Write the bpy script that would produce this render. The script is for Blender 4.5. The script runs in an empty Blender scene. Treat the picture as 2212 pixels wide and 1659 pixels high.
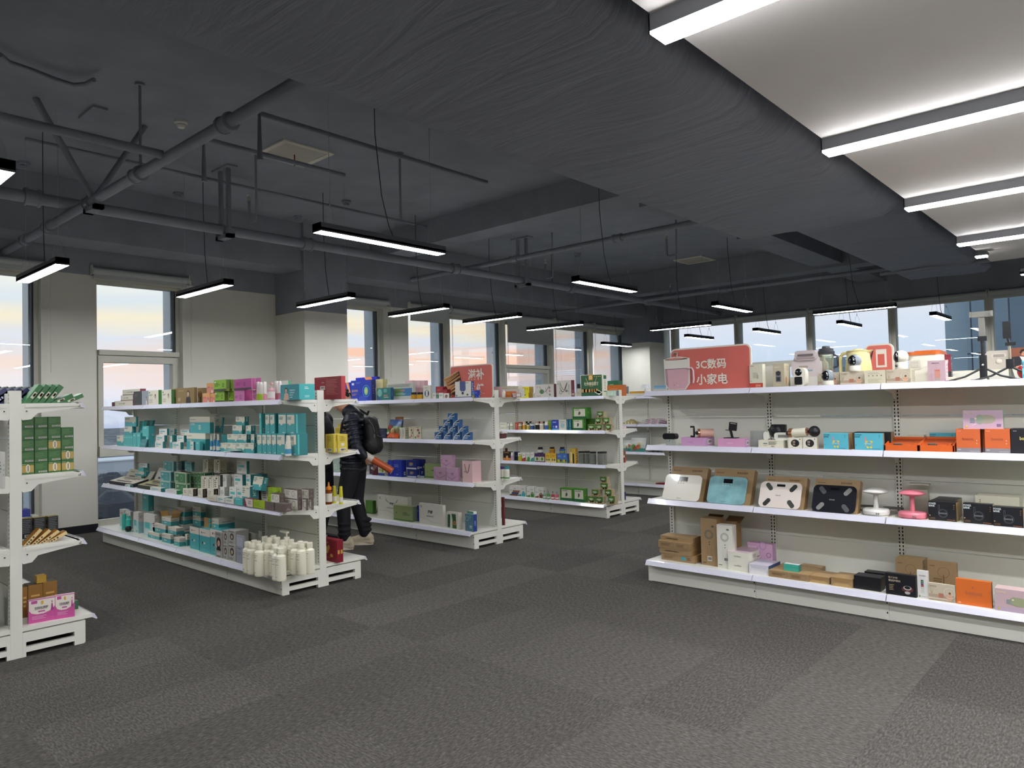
import bpy, bmesh, math, random
from mathutils import Vector, Matrix, Euler
random.seed(7)
SC = bpy.context.scene
C = SC.collection
PI = math.pi
# ------------------------------------------------------------------ camera
H = 1.48                       # eye height, metres
FPX = 1565.0                   # focal length in pixels of the 2212 px wide frame
PITCH, ROLL, YAW = math.radians(1.59), math.radians(-1.34), math.radians(-42.04)
_f = Vector((math.sin(YAW), math.cos(YAW), 0)); _r = Vector((math.cos(YAW), -math.sin(YAW), 0)); _u = Vector((0, 0, 1))
FWD = _f * math.cos(PITCH) + _u * math.sin(PITCH)
_up = _u * math.cos(PITCH) - _f * math.sin(PITCH)
RGT = _r * math.cos(ROLL) + _up * math.sin(ROLL)
UPV = _up * math.cos(ROLL) - _r * math.sin(ROLL)
cam_d = bpy.data.cameras.new('camera'); cam = bpy.data.objects.new('camera', cam_d); C.objects.link(cam)
cam_d.sensor_width = 36.0; cam_d.lens = 36.0 * FPX / 2212.0; cam_d.clip_start = 0.05; cam_d.clip_end = 3000
M = Matrix((RGT, UPV, -FWD)).transposed().to_4x4(); M.translation = Vector((0, 0, H)); cam.matrix_world = M
SC.camera = cam
SC.view_settings.view_transform = 'Standard'; SC.view_settings.look = 'None'
SC.view_settings.gamma = 1.0; SC.view_settings.use_curve_mapping = False
SC.view_settings.exposure = 0.35
SC.cycles.max_bounces = 6; SC.cycles.diffuse_bounces = 4; SC.cycles.glossy_bounces = 3
SC.cycles.transparent_max_bounces = 12; SC.cycles.use_denoising = True; SC.cycles.sample_clamp_indirect = 4
SC.cycles.caustics_reflective = False; SC.cycles.caustics_refractive = False
LAMP = 46.0                    # radiance of the strip lamps
# ------------------------------------------------------------------ sky at dusk
def lin(h):
    if not isinstance(h, str): return tuple(h)[:3]
    h = h.lstrip('#'); v = [int(h[i:i+2], 16) / 255 for i in (0, 2, 4)]
    return tuple(x / 12.92 if x <= .04045 else ((x + .055) / 1.055) ** 2.4 for x in v)
def rgba(h): return (*lin(h), 1.0)
class NT:
    def __init__(s, tree): s.t = tree
    def n(s, typ, **kw):
        o = s.t.nodes.new(typ)
        for k, v in kw.items():
            if k.startswith('_'): setattr(o, k[1:], v)
            else: s.set(o, k, v)
        return o
    def set(s, o, k, v):
        i = o.inputs[int(k[1:])] if (k[0] == 'i' and k[1:].isdigit()) else o.inputs[k.replace('__', ' ')]
        if isinstance(v, bpy.types.NodeSocket): s.t.links.new(v, i)
        else: i.default_value = v
    def math(s, op, a, b=0.5, c=0.5):
        return s.n('ShaderNodeMath', _operation=op, i0=a, i1=b, i2=c).outputs[0]
    def ramp(s, fac, pts, interp='LINEAR'):
        r = s.n('ShaderNodeValToRGB', Fac=fac); r.color_ramp.interpolation = interp
        e = r.color_ramp.elements
        while len(e) > 1: e.remove(e[-1])
        e[0].position = pts[0][0]; e[0].color = rgba(pts[0][1])
        for p, c in pts[1:]: q = e.new(p); q.color = rgba(c)
        return r.outputs[0]
    def mix(s, fac, a, b, blend='MIX'):
        m = s.n('ShaderNodeMix', _data_type='RGBA', _blend_type=blend)
        s.set(m, 'i0', fac); s.set(m, 'i6', a); s.set(m, 'i7', b); return m.outputs[2]
def build_world():
    w = bpy.data.worlds.new('dusk_sky'); SC.world = w; w.use_nodes = True; w.node_tree.nodes.clear(); t = NT(w.node_tree)
    g = t.n('ShaderNodeNewGeometry'); sp = t.n('ShaderNodeSeparateXYZ', Vector=g.outputs['Incoming'])
    tc = t.n('ShaderNodeTexCoord').outputs['Generated']
    sp = t.n('ShaderNodeSeparateXYZ', Vector=tc)
    mp = t.n('ShaderNodeMapping', Vector=tc); mp.inputs['Scale'].default_value = (3, 3, 16)
    nz = t.n('ShaderNodeTexNoise', Vector=mp.outputs[0], Scale=1.6, Detail=3.0, Roughness=.55).outputs['Fac']
    el = t.math('ADD', sp.outputs['Z'], t.math('MULTIPLY', t.math('SUBTRACT', nz, .5), .07))
    f = t.math('MULTIPLY_ADD', el, 2.0, .4)            # -0.2..0.3 -> 0..1
    west = t.ramp(f, [(0, '#8c96ab'), (.3, '#9aa6c0'), (.385, '#b6c0d6'), (.41, '#d2d6e2'), (.47, '#e2dce0'), (.52, '#ecd8cc'), (.57, '#d8dce2'), (.62, '#f0e4c8'), (.68, '#d6dde0'), (.75, '#ecebde'), (.86, '#e6e9e6'), (1, '#c6d2dc')])
    north = t.ramp(f, [(0, '#8c9ab0'), (.36, '#a4b6cc'), (.42, '#bccbde'), (.52, '#cbd6e4'), (.62, '#d9dbe2'), (.68, '#d0d9e3'), (.8, '#c6d5e2'), (1, '#b6c8d8')])
    fac = t.ramp(sp.outputs['Y'], [(0.0, '#000000'), (.81, '#000000'), (.87, '#ffffff')])
    mp2 = t.n('ShaderNodeMapping', Vector=tc); mp2.inputs['Scale'].default_value = (2.2, 2.2, 34)
    n2 = t.n('ShaderNodeTexNoise', Vector=mp2.outputs[0], Scale=2.0, Detail=4.0, Roughness=.5).outputs['Fac']
    band = t.n('ShaderNodeMapRange', Value=sp.outputs['Z'], i1=.015, i2=.06, i3=0.0, i4=1.0).outputs[0]
    band2 = t.n('ShaderNodeMapRange', Value=sp.outputs['Z'], i1=.12, i2=.08, i3=0.0, i4=1.0).outputs[0]
    az = t.n('ShaderNodeMapRange', Value=sp.outputs['Y'], i1=.35, i2=.55, i3=0.15, i4=1.0).outputs[0]
    k = t.math('MULTIPLY', t.math('MULTIPLY', band, band2), az)
    k = t.math('MULTIPLY', k, t.n('ShaderNodeMapRange', Value=n2, i1=.47, i2=.6, i3=0.0, i4=1.0).outputs[0])
    col = t.mix(fac, west, north)
    k = t.math('MULTIPLY', k, t.math('SUBTRACT', 1.0, fac))
    col = t.mix(t.math('MULTIPLY', k, .75), col, rgba('#fbbf98'))
    bg = t.n('ShaderNodeBackground', Color=col, Strength=1.0)
    t.n('ShaderNodeOutputWorld', Surface=bg.outputs[0])
build_world()
# ------------------------------------------------------------------ pixel -> place helpers (2212 x 1659 frame)
def ray(x, y): return FWD + RGT * ((x - 1106) / FPX) - UPV * ((y - 829.5) / FPX)
O = Vector((0, 0, H))
def onZ(x, y, z): d = ray(x, y); return O + d * ((z - H) / d.z)
def onY(x, y, Y): d = ray(x, y); return O + d * (Y / d.y)
def rad(x, y, Y): return (onY(x, y, Y)-O).dot(FWD)/FPX     # metres per pixel at that plane
def onX(x, y, X): d = ray(x, y); return O + d * (X / d.x)
CR = dict(a=(200,780,7.373), b=(430,780,7.373), c=(210,960,7.373), d=(430,960,5.978), e=(200,1060,7.373), f=(400,1090,5.53),
  g=(0,780,5.53), h=(0,1060,4.366), i=(680,800,3.95), j=(730,780,9.215), k=(880,770,8.295), l=(780,960,6.9125), m=(1070,780,9.217),
  n=(1200,780,9.217), o=(1070,940,6.9125), p=(1320,780,4.366), q=(1400,720,7.9), r=(1640,720,7.9), s=(1900,640,7.09),
  t=(1400,880,5.53), u=(1760,870,4.894), v=(1400,990,4.706), w=(1840,1030,5.946), x=(1390,1100,5.978), y=(1700,1180,4.32), z=(0,0,1))
def cp(c, x, y): ox, oy, s = CR[c]; return ox + x / s, oy + y / s
# ------------------------------------------------------------------ materials
MATS = {}
def mat(col, rough=.55, metal=0.0, coat=0.0, noise=0.0, nscale=30, bump=0.0, name=None, alpha=1.0, emit=0.0, spec=.4):
    key = (str(col), rough, metal, coat, noise, nscale, bump, alpha, emit, spec)
    if key in MATS: return MATS[key]
    m = bpy.data.materials.new(name or 'surface'); m.use_nodes = True; t = NT(m.node_tree)
    b = m.node_tree.nodes['Principled BSDF']; c = rgba(col)
    b.inputs['Roughness'].default_value = rough; b.inputs['Metallic'].default_value = metal
    b.inputs['Coat Weight'].default_value = coat; b.inputs['Alpha'].default_value = alpha
    b.inputs['Specular IOR Level'].default_value = spec
    b.inputs['Base Color'].default_value = c
    if noise or bump:
        tc = t.n('ShaderNodeTexCoord').outputs['Object']
        nz = t.n('ShaderNodeTexNoise', Vector=tc, Scale=float(nscale), Detail=4.0)
        if noise:
            lo = tuple(x * (1 - noise) for x in c[:3]) + (1,); hi = tuple(min(1, x * (1 + noise)) for x in c[:3]) + (1,)
            r = t.n('ShaderNodeValToRGB', Fac=nz.outputs['Fac']); e = r.color_ramp.elements
            e[0].position = .3; e[0].color = lo; e[1].position = .7; e[1].color = hi
            t.set(b, 'Base__Color', r.outputs[0])
        if bump:
            bp = t.n('ShaderNodeBump', Height=nz.outputs['Fac'], Strength=bump, Distance=.02); t.set(b, 'Normal', bp.outputs[0])
    if emit:
        b.inputs['Emission Color'].default_value = c; b.inputs['Emission Strength'].default_value = emit
    MATS[key] = m; return m
def glassy(name, tint, refl, rough=0.0, base=None, opac=0.0):
    m = bpy.data.materials.new(name); m.use_nodes = True; m.node_tree.nodes.clear(); t = NT(m.node_tree)
    tr = t.n('ShaderNodeBsdfTransparent', Color=rgba(tint)); gl = t.n('ShaderNodeBsdfGlossy', Color=(1, 1, 1, 1), Roughness=rough)
    lw = t.n('ShaderNodeLayerWeight', Blend=.25)
    fac = t.math('MULTIPLY_ADD', lw.outputs['Fresnel'], .6, refl)
    sh = t.n('ShaderNodeMixShader', i0=fac, i1=tr.outputs[0], i2=gl.outputs[0]).outputs[0]
    if opac:
        df = t.n('ShaderNodeBsdfDiffuse', Color=rgba(base)); sh = t.n('ShaderNodeMixShader', i0=opac, i1=sh, i2=df.outputs[0]).outputs[0]
    t.n('ShaderNodeOutputMaterial', Surface=sh); return m
GLASS = glassy('window_glass', '#fbfdff', .035)
CLEAR = glassy('clear_plastic', '#eef2f2', .05, .05, '#dfe6e6', .12)
JAR = glassy('jar_plastic', '#dfe4e0', .05, .05, '#c9cdc6', .25)
def carpet():
    m = bpy.data.materials.new('carpet_tiles'); m.use_nodes = True; t = NT(m.node_tree); b = m.node_tree.nodes['Principled BSDF']
    pos = t.n('ShaderNodeTexCoord').outputs['Object']
    sn = t.n('ShaderNodeVectorMath', _operation='DIVIDE', i0=pos, i1=(.5, 1.0, 1.0)).outputs[0]
    fl = t.n('ShaderNodeVectorMath', _operation='FLOOR', i0=sn).outputs[0]
    wn = t.n('ShaderNodeTexWhiteNoise', Vector=fl).outputs['Value']
    ma = t.n('ShaderNodeMapping', Vector=pos); ma.inputs['Scale'].default_value = (110, 34, 1)
    mb = t.n('ShaderNodeMapping', Vector=pos); mb.inputs['Scale'].default_value = (34, 110, 1)
    na = t.n('ShaderNodeTexNoise', Vector=ma.outputs[0], Scale=1.0, Detail=3.0, Roughness=.7).outputs['Fac']
    nb = t.n('ShaderNodeTexNoise', Vector=mb.outputs[0], Scale=1.0, Detail=3.0, Roughness=.7).outputs['Fac']
    g = t.math('GREATER_THAN', wn, .5)
    fib = t.n('ShaderNodeMix', i0=g, i2=na, i3=nb).outputs[0]
    big = t.n('ShaderNodeTexNoise', Vector=pos, Scale=.6, Detail=2.0).outputs['Fac']
    v = t.math('ADD', t.math('MULTIPLY', t.math('SUBTRACT', fib, .5), .95), t.math('MULTIPLY', t.math('SUBTRACT', wn, .5), .1))
    v = t.math('ADD', t.math('ADD', v, t.math('MULTIPLY', t.math('SUBTRACT', big, .5), .1)), .5)
    col = t.ramp(v, [(0, '#211f1e'), (.3, '#383634'), (.5, '#504d49'), (.7, '#6a6762'), (1, '#9c978e')])
    t.set(b, 'Base__Color', col); b.inputs['Roughness'].default_value = .95; b.inputs['Specular IOR Level'].default_value = .15
    bp = t.n('ShaderNodeBump', Height=fib, Strength=.5, Distance=.004); t.set(b, 'Normal', bp.outputs[0])
    return m
CARPET = carpet()
WALLW = mat('#d9d7cc', .8, noise=.02, nscale=3, bump=.05, name='white_wall_paint')
DARK = mat('#82868f', .85, noise=.1, nscale=2.5, bump=.25, name='dark_ceiling_paint')
DARKP = mat('#7c808a', .6, noise=.06, nscale=6, name='dark_pipe_paint')
DUCT = mat('#6a6d78', .65, noise=.06, nscale=2, bump=.5, name='wrapped_duct_fabric')
CEILW = mat('#dfdbd7', .85, noise=.015, nscale=1.5, name='white_ceiling_board')
STEEL = mat('#e3e2d8', .38, noise=.015, nscale=4, name='white_powder_coated_steel')
PANEL = mat('#dcdcd2', .42, noise=.015, nscale=3, name='white_back_panel_steel')
RAIL = mat('#d6d6e4', .18, coat=.4, name='price_rail_plastic')
SLOT = mat('#1c1c1c', .8, name='slot_shadow')
FRAME = mat('#c9c8bb', .4, name='window_frame_aluminium')
FIN = mat('#d3dee8', .35, name='outer_fin_aluminium')
GASK = mat('#3a4048', .6, name='dark_gasket')
BLIND = mat('#b4b8b8', .7, name='roller_blind_fabric')
BASEB = mat('#15171f', .5, name='black_baseboard')
# ------------------------------------------------------------------ mesh builder
class MB:
    def __init__(s): s.v = []; s.f = []; s.mi = []; s.ms = []; s.sm = []
    def m(s, mt):
        if mt not in s.ms: s.ms.append(mt)
        return s.ms.index(mt)
    def poly(s, pts, mt, smooth=False):
        i = len(s.v); s.v += [tuple(p) for p in pts]; s.f.append(tuple(range(i, i + len(pts)))); s.mi.append(s.m(mt)); s.sm.append(smooth)
    def mesh(s, vs, fs, mt, smooth=False):
        i = len(s.v); s.v += [tuple(p) for p in vs]; k = s.m(mt)
        for f in fs: s.f.append(tuple(i + j for j in f)); s.mi.append(k); s.sm.append(smooth)
    def box(s, x0, x1, y0, y1, z0, z1, mt, mt_side=None, mt_top=None, R=None):
        P = [(x0,y0,z0),(x1,y0,z0),(x1,y1,z0),(x0,y1,z0),(x0,y0,z1),(x1,y0,z1),(x1,y1,z1),(x0,y1,z1)]
        if R is not None: P = [R @ Vector(p) for p in P]
        i = len(s.v); s.v += [tuple(p) for p in P]; a = s.m(mt); b = s.m(mt_side or mt); c = s.m(mt_top or mt)
        for f, k in (((0,1,5,4),a),((1,2,6,5),b),((2,3,7,6),a),((3,0,4,7),b),((4,5,6,7),c),((3,2,1,0),a)):
            s.f.append(tuple(i + j for j in f)); s.mi.append(k); s.sm.append(False)
    def rbox(s, x0, x1, y0, y1, z0, z1, r, mt, axis='z', seg=5, R=None):
        # box with rounded vertical edges about an axis
        def rr(a0, a1, b0, b1):
            o = []
            for ca, cb, st in ((a1-r, b1-r, 0), (a0+r, b1-r, 1), (a0+r, b0+r, 2), (a1-r, b0+r, 3)):
                for k in range(seg+1):
                    an = (st + k/seg) * PI/2; o.append((ca + r*math.cos(an), cb + r*math.sin(an)))
            return o
        if axis == 'z': q = rr(x0,x1,y0,y1); lo = [(a,b,z0) for a,b in q]; hi = [(a,b,z1) for a,b in q]
        elif axis == 'y': q = rr(x0,x1,z0,z1); lo = [(a,y1,b) for a,b in q]; hi = [(a,y0,b) for a,b in q]
        else: q = rr(y0,y1,z0,z1); lo = [(x0,a,b) for a,b in q]; hi = [(x1,a,b) for a,b in q]
        n = len(q); V = lo + hi
        if R is not None: V = [R @ Vector(p) for p in V]
        s.mesh(V, [tuple(range(n-1,-1,-1)), tuple(range(n, 2*n))], mt)
        s.mesh(V, [(i, (i+1)%n, n+(i+1)%n, n+i) for i in range(n)], mt, True)
    def tube(s, p, q, r, mt, seg=10, r2=None, caps=True):
        p, q = Vector(p), Vector(q); d = (q-p).normalized(); a = d.orthogonal().normalized(); b = d.cross(a); r2 = r if r2 is None else r2
        V = [p + (a*math.cos(t)+b*math.sin(t))*r for t in [2*PI*k/seg for k in range(seg)]] + [q + (a*math.cos(t)+b*math.sin(t))*r2 for t in [2*PI*k/seg for k in range(seg)]]
        s.mesh(V, [(i, (i+1)%seg, seg+(i+1)%seg, seg+i) for i in range(seg)], mt, True)
        if caps: s.mesh(V, [tuple(range(seg-1,-1,-1)), tuple(range(seg, 2*seg))], mt)
    def path(s, pts, r, mt, seg=8):
        P = [Vector(p) for p in pts]; n = len(P); rings = []; a = None
        for i in range(n):
            d = (P[min(i+1,n-1)] - P[max(i-1,0)]).normalized()
            a = d.orthogonal().normalized() if a is None else (a - d*a.dot(d)).normalized()
            b = d.cross(a); rings.append([P[i] + (a*math.cos(2*PI*k/seg)+b*math.sin(2*PI*k/seg))*r for k in range(seg)])
        V = [v for g in rings for v in g]
        s.mesh(V, [(i*seg+k, i*seg+(k+1)%seg, (i+1)*seg+(k+1)%seg, (i+1)*seg+k) for i in range(n-1) for k in range(seg)], mt, True)
        s.mesh(V, [tuple(range(seg-1,-1,-1)), tuple(range((n-1)*seg, n*seg))], mt)
    def lathe(s, c, prof, mt, seg=20, R=None, sx=1, sy=1, smooth=True, mts=None):
        c = Vector(c); V = []
        for r, z in prof:
            for k in range(seg):
                t = 2*PI*k/seg; v = Vector((r*math.cos(t)*sx, r*math.sin(t)*sy, z)); V.append((R @ v if R is not None else v) + c)
        n = len(prof)
        for i in range(n-1):
            mm = mts[i] if mts else mt
            s.mesh(V[i*seg:(i+2)*seg], [(k, (k+1)%seg, seg+(k+1)%seg, seg+k) for k in range(seg)], mm, smooth)
        s.mesh(V[:seg], [tuple(range(seg-1,-1,-1))], mts[0] if mts else mt); s.mesh(V[(n-1)*seg:], [tuple(range(seg))], mts[-1] if mts else mt)
    def prism(s, prof, axis, a0, a1, mt):
        # prof = list of 2D pts, extruded on axis between a0, a1
        def P(u, v, a): return {'x': (a, u, v), 'y': (u, a, v), 'z': (u, v, a)}[axis]
        n = len(prof); V = [P(u, v, a0) for u, v in prof] + [P(u, v, a1) for u, v in prof]
        s.mesh(V, [tuple(range(n-1,-1,-1)), tuple(range(n, 2*n))] + [(i, (i+1)%n, n+(i+1)%n, n+i) for i in range(n)], mt)
    def ball(s, c, r, mt, seg=16, sz=1.0, sx=1.0, sy=1.0, R=None):
        prof = [(max(1e-4, r*math.sin(PI*i/10)), -r*math.cos(PI*i/10)*sz) for i in range(11)]
        s.lathe(c, prof, mt, seg, sx=sx, sy=sy, R=R)
    def build(s, name, parent=None, loc=None, rotz=0.0, fix=False, bevel=0.0):
        me = bpy.data.meshes.new(name); me.from_pydata(s.v, [], s.f)
        for m_ in s.ms: me.materials.append(m_)
        me.polygons.foreach_set('material_index', s.mi); me.polygons.foreach_set('use_smooth', s.sm)
        if fix:
            bm = bmesh.new(); bm.from_mesh(me); bmesh.ops.remove_doubles(bm, verts=bm.verts, dist=1e-5); bmesh.ops.recalc_face_normals(bm, faces=bm.faces); bm.to_mesh(me); bm.free()
        me.update(); o = bpy.data.objects.new(name, me); C.objects.link(o)
        if parent: o.parent = parent
        if loc is not None: o.location = loc
        o.rotation_euler = (0, 0, rotz)
        if bevel:
            b = o.modifiers.new('bevel', 'BEVEL'); b.width = bevel; b.segments = 2; b.limit_method = 'ANGLE'
        return o
def tag(o, label, cat, group=None, kind=None):
    if label: o['label'] = label
    if cat: o['category'] = cat
    if group: o['group'] = group
    if kind: o['kind'] = kind
    return o
def thing(name, label, cat, loc=(0,0,0), rotz=0.0, group=None):
    o = bpy.data.objects.new(name, None); o.empty_display_size = .05; C.objects.link(o); o.location = loc; o.rotation_euler = (0,0,rotz)
    return tag(o, label, cat, group)
def struct(mb, name, parent=None):
    o = mb.build(name, parent, fix=False)
    if parent is None: o['kind'] = 'structure'
    return o
def dup(root, loc, label=None, rotz=None, group=None):
    r = root.copy(); C.objects.link(r); r.location = loc
    if rotz is not None: r.rotation_euler = (0,0,rotz)
    if label: r['label'] = label
    if group: r['group'] = group
    for ch in list(root.children):
        c = ch.copy(); C.objects.link(c); c.parent = r
        for g in list(ch.children):
            d = g.copy(); C.objects.link(d); d.parent = c
    return r
# text as meshes
TX = {}
def textmesh(s):
    if s in TX: return TX[s]
    cu = bpy.data.curves.new('text', 'FONT'); cu.body = s; cu.resolution_u = 2; cu.offset = .022 if len(s) < 5 else .012
    o = bpy.data.objects.new('text', cu); C.objects.link(o)
    dg = bpy.context.evaluated_depsgraph_get(); me = bpy.data.meshes.new_from_object(o.evaluated_get(dg))
    V = [(v.co.x, v.co.y) for v in me.vertices]; F = [tuple(p.vertices) for p in me.polygons]
    bpy.data.objects.remove(o); bpy.data.curves.remove(cu); bpy.data.meshes.remove(me)
    if V:
        x0 = min(v[0] for v in V); x1 = max(v[0] for v in V); y0 = min(v[1] for v in V); y1 = max(v[1] for v in V)
        h = max(y1-y0, 1e-6); V = [((x-x0)/h, (y-y0)/h) for x, y in V]; w = (x1-x0)/h
    else: w = 1
    TX[s] = (V, F, w); return TX[s]
# ================================================================== SETTING
XW, YW, XR, YB = -10.05, 15.95, 6.0, -5.0
ZW, ZS = 3.235, 4.2           # top of the white paint, underside of the slab
mb = MB(); mb.box(XW-.3, XR, YB, YW+.3, -.2, 0, CARPET); struct(mb, 'floor')
mb = MB(); mb.box(XW-.3, XR, YB, YW+.3, ZS, ZS+.2, DARK); struct(mb, 'ceiling')
mb = MB(); mb.box(-1.45, XR, YB, 9.94, 3.0, 3.1, CEILW); o = struct(mb, 'ceiling_white_board')
# left wall: (y0, y1, blind drop z, transom)
WL = [(1.59,2.68,3.2,False), (3.29,4.38,3.2,True), (6.76,7.85,3.2,False), (8.40,9.40,3.04,False), (9.42,10.95,3.2,False), (10.98,12.52,2.77,True), (12.56,14.02,3.2,False), (14.06,15.5,3.2,False), (-1.4,-.3,3.2,False), (-3.6,-2.5,3.2,False)]
mb = MB(); ys = sorted((a, b) for a, b, _, _ in WL); y = YB
for a, b in ys + [(YW, YW)]:
    if a > y + .001: mb.box(XW-.3, XW, y, a, 0, ZW, WALLW)
    y = max(y, b)
for a, b in ys: mb.box(XW-.3, XW, a, b, 3.2, ZW, WALLW); mb.box(XW-.3, XW, a, b, 0, .05, WALLW)
mb.box(XW-.3, XW+.002, YB, YW, ZW, ZS, DARK)
struct(mb, 'wall_left')
mb = MB(); mb.box(XR, XR+.2, YB, YW, 0, ZS, WALLW); struct(mb, 'wall_right')
mb = MB(); mb.box(XW, XR, YB-.2, YB, 0, ZS, WALLW); struct(mb, 'wall_back')
mb = MB(); y = YB
for a, b in ys + [(YW, YW)]:
    if a > y + .05: mb.box(XW, XW+.015, y, a, 0, .1, BASEB)
    y = max(y, b)
struct(mb, 'baseboard_left')
def window_x(n, y0, y1, transom):        # window in the left wall
    f = MB(); X0, X1 = XW-.2, XW-.12; w = .045
    f.box(X0, X1, y0, y0+w, .05, 3.2, FRAME); f.box(X0, X1, y1-w, y1, .05, 3.2, FRAME)
    f.box(X0, X1, y0+w, y1-w, .05, .12, FRAME); f.box(X0, X1, y0+w, y1-w, 3.155, 3.2, FRAME)
    if transom:
        f.box(X0, XW-.04, y0+w, y1-.03, 2.235, 2.3, FRAME); f.box(X0, XW-.08, y0+w, y1-w, 2.14, 2.225, FRAME)
        f.box(X0, XW-.08, y0+w, y0+w+.06, 1.06, 2.14, FRAME); f.box(X0, XW-.08, y1-w-.06, y1-w, 1.06, 2.14, FRAME)
        f.box(X0, XW-.04, y0+w, y1-.03, .93, 1.06, FRAME)
    f.box(X0+.02, X1-.01, y1-w-.02, y1-w, .12, 3.155, GASK)
    o = struct(f, 'window_%d' % n)
    g = MB(); g.box(XW-.17, XW-.162, y0+w, y1-w, .12, 3.155, GLASS); g.build('glass_pane', o)
    g = MB(); g.box(XW-.45, XW-.205, y1-.08, y1-.04, -.4, 3.6, FIN); g.build('outer_fin', o)
for i, (a, b, d, tr) in enumerate(WL): window_x(i+1, a, b, tr)
# far wall in the north: full width curtain wall with mullions
MUL = [-8.965, -7.315, -5.675, -4.04, -2.39, -.75, .9, 2.55, 4.2, 5.85]
mb = MB(); mb.box(XW, XR, YW, YW+.3, 0, .05, WALLW); mb.box(XW, XR, YW-.002, YW+.3, 3.34, ZS, DARK); mb.box(XW-.3, -9.25, YW, YW+.3, 0, ZS, WALLW)
struct(mb, 'wall_far')
edges = [-9.25] + MUL
for i in range(len(edges)-1):
    x0, x1 = edges[i], edges[i+1]; f = MB()
    f.box(x1-.065, x1-.02, YW-.04, YW+.15, .05, 3.34, FRAME); f.box(x1-.02, x1+.02, YW-.02, YW+.2, .05, 3.34, FRAME); f.box(x1+.02, x1+.065, YW-.04, YW+.15, .05, 3.34, FRAME)
    f.box(x0+.065, x1-.065, YW, YW+.1, 3.24, 3.34, FRAME); f.box(x0+.065, x1-.065, YW, YW+.1, .05, .12, FRAME)
    if i == 2: f.box(x0+.065, x1-.065, YW-.03, YW+.1, 2.16, 2.3, FRAME); f.box(x0+.065, x1-.065, YW-.03, YW+.1, .9, 1.03, FRAME)
    o = struct(f, 'window_%d' % (i+11)); g = MB(); g.box(x0+.065, x1-.065, YW+.05, YW+.058, .12, 3.24, GLASS); g.build('glass_pane', o)
# columns, white below the dark band
for n, (y0, y1) in enumerate(((5.79, 6.53), (15.27, YW))):
    mb = MB(); mb.box(XW, -9.25, y0, y1, 0, 2.912, WALLW); mb.box(XW, -9.25, y0, y1, 2.912, ZS, DARK); o = struct(mb, 'trim_%d' % (n+1))
    o['label'] = 'square white column painted dark above head height'
# beams
mb = MB(); mb.box(XW, XR, 7.02, 7.45, 3.85, ZS, DARK); struct(mb, 'ceiling_beam')
mb = MB(); mb.box(-9.85, -9.3, YB, YW, 3.52, ZS, DARK); struct(mb, 'ceiling_beam')
mb = MB(); mb.box(XW, XR, 13.2, 13.6, 3.75, ZS, DARK); struct(mb, 'ceiling_beam')
mb = MB(); mb.box(XW, XR, .2, .6, 3.85, ZS, DARK); struct(mb, 'ceiling_beam')
mb = MB(); mb.box(-4.6, -4.1, 7.45, YW, 3.8, ZS, DARK); struct(mb, 'ceiling_beam')
# ------------------------------------------------------------------ ductwork
def duct_mat():
    m = bpy.data.materials.new('wrapped_duct'); m.use_nodes = True; t = NT(m.node_tree); b = m.node_tree.nodes['Principled BSDF']
    tc = t.n('ShaderNodeTexCoord').outputs['Object']; mp = t.n('ShaderNodeMapping', Vector=tc); mp.inputs['Scale'].default_value = (.8, 5.5, 1.6); mp.inputs['Rotation'].default_value = (0, 0, .25)
    nz = t.n('ShaderNodeTexNoise', Vector=mp.outputs[0], Scale=1.0, Detail=4.0, Roughness=.55, Distortion=1.2).outputs['Fac']
    b.inputs['Base Color'].default_value = rgba('#7d818d'); b.inputs['Roughness'].default_value = .6
    t.set(b, 'Normal', t.n('ShaderNodeBump', Height=nz, Strength=.55, Distance=.09).outputs[0]); return m
DUCTM = duct_mat()
def duct(x0, x1, z0, z1, y0, y1, label, r=.16):
    prof = []
    for cx, cz, st in ((x1-r, z0+r, 3), (x1-r, z1-.05, 0)):
        pass
    P = [(x0, z1), (x0, z0+.03)] + [(x0+.03, z0)] + [(x0+(x1-r-x0)*k/6, z0) for k in range(1, 6)]
    P += [(x1-r+r*math.sin(a), z0+r-r*math.cos(a)) for a in [PI/2*k/6 for k in range(7)]] + [(x1, z1)]
    n = len(P); ny = max(2, int((y1-y0)/.12)); V = []
    for j in range(ny+1):
        y = y0+(y1-y0)*j/ny
        for i, (x, z) in enumerate(P):
            s = .018*math.sin(y*2.1+x*3)+.012*math.sin(y*5.3+i)+.01*random.uniform(-1, 1) if 2 < i < n-1 else 0
            V.append((x, y, z-s*.8))
    m = MB(); m.mesh(V, [(j*n+i, j*n+i+1, (j+1)*n+i+1, (j+1)*n+i) for j in range(ny) for i in range(n-1)], DUCTM, True)
    m.poly([(x, y1, z) for x, z in P], DUCTM); m.poly([(x, y0, z) for x, z in P], DUCTM); m.poly([(x0, y0, z1), (x1, y0, z1), (x1, y1, z1), (x0, y1, z1)], DUCTM)
    return tag(m.build('air_duct', fix=False), label, 'duct')
duct(-3.24, -1.72, 3.14, 3.95, YB, 7.25, 'large dark fabric wrapped air duct running beside the white ceiling board')
duct(-3.05, -1.9, 3.35, 3.9, 7.5, 13.1, 'narrower dark duct section continuing beyond the end of the large wrapped duct', r=.1)
m = MB(); m.box(-3.3, -1.85, 7.25, 7.3, 3.16, 3.97, DARKP); m.box(-3.1, -1.95, 7.3, 7.5, 3.3, 3.92, DARKP); tag(m.build('duct_flange'), 'dark metal flange joining the two duct sections', 'duct flange')
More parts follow.
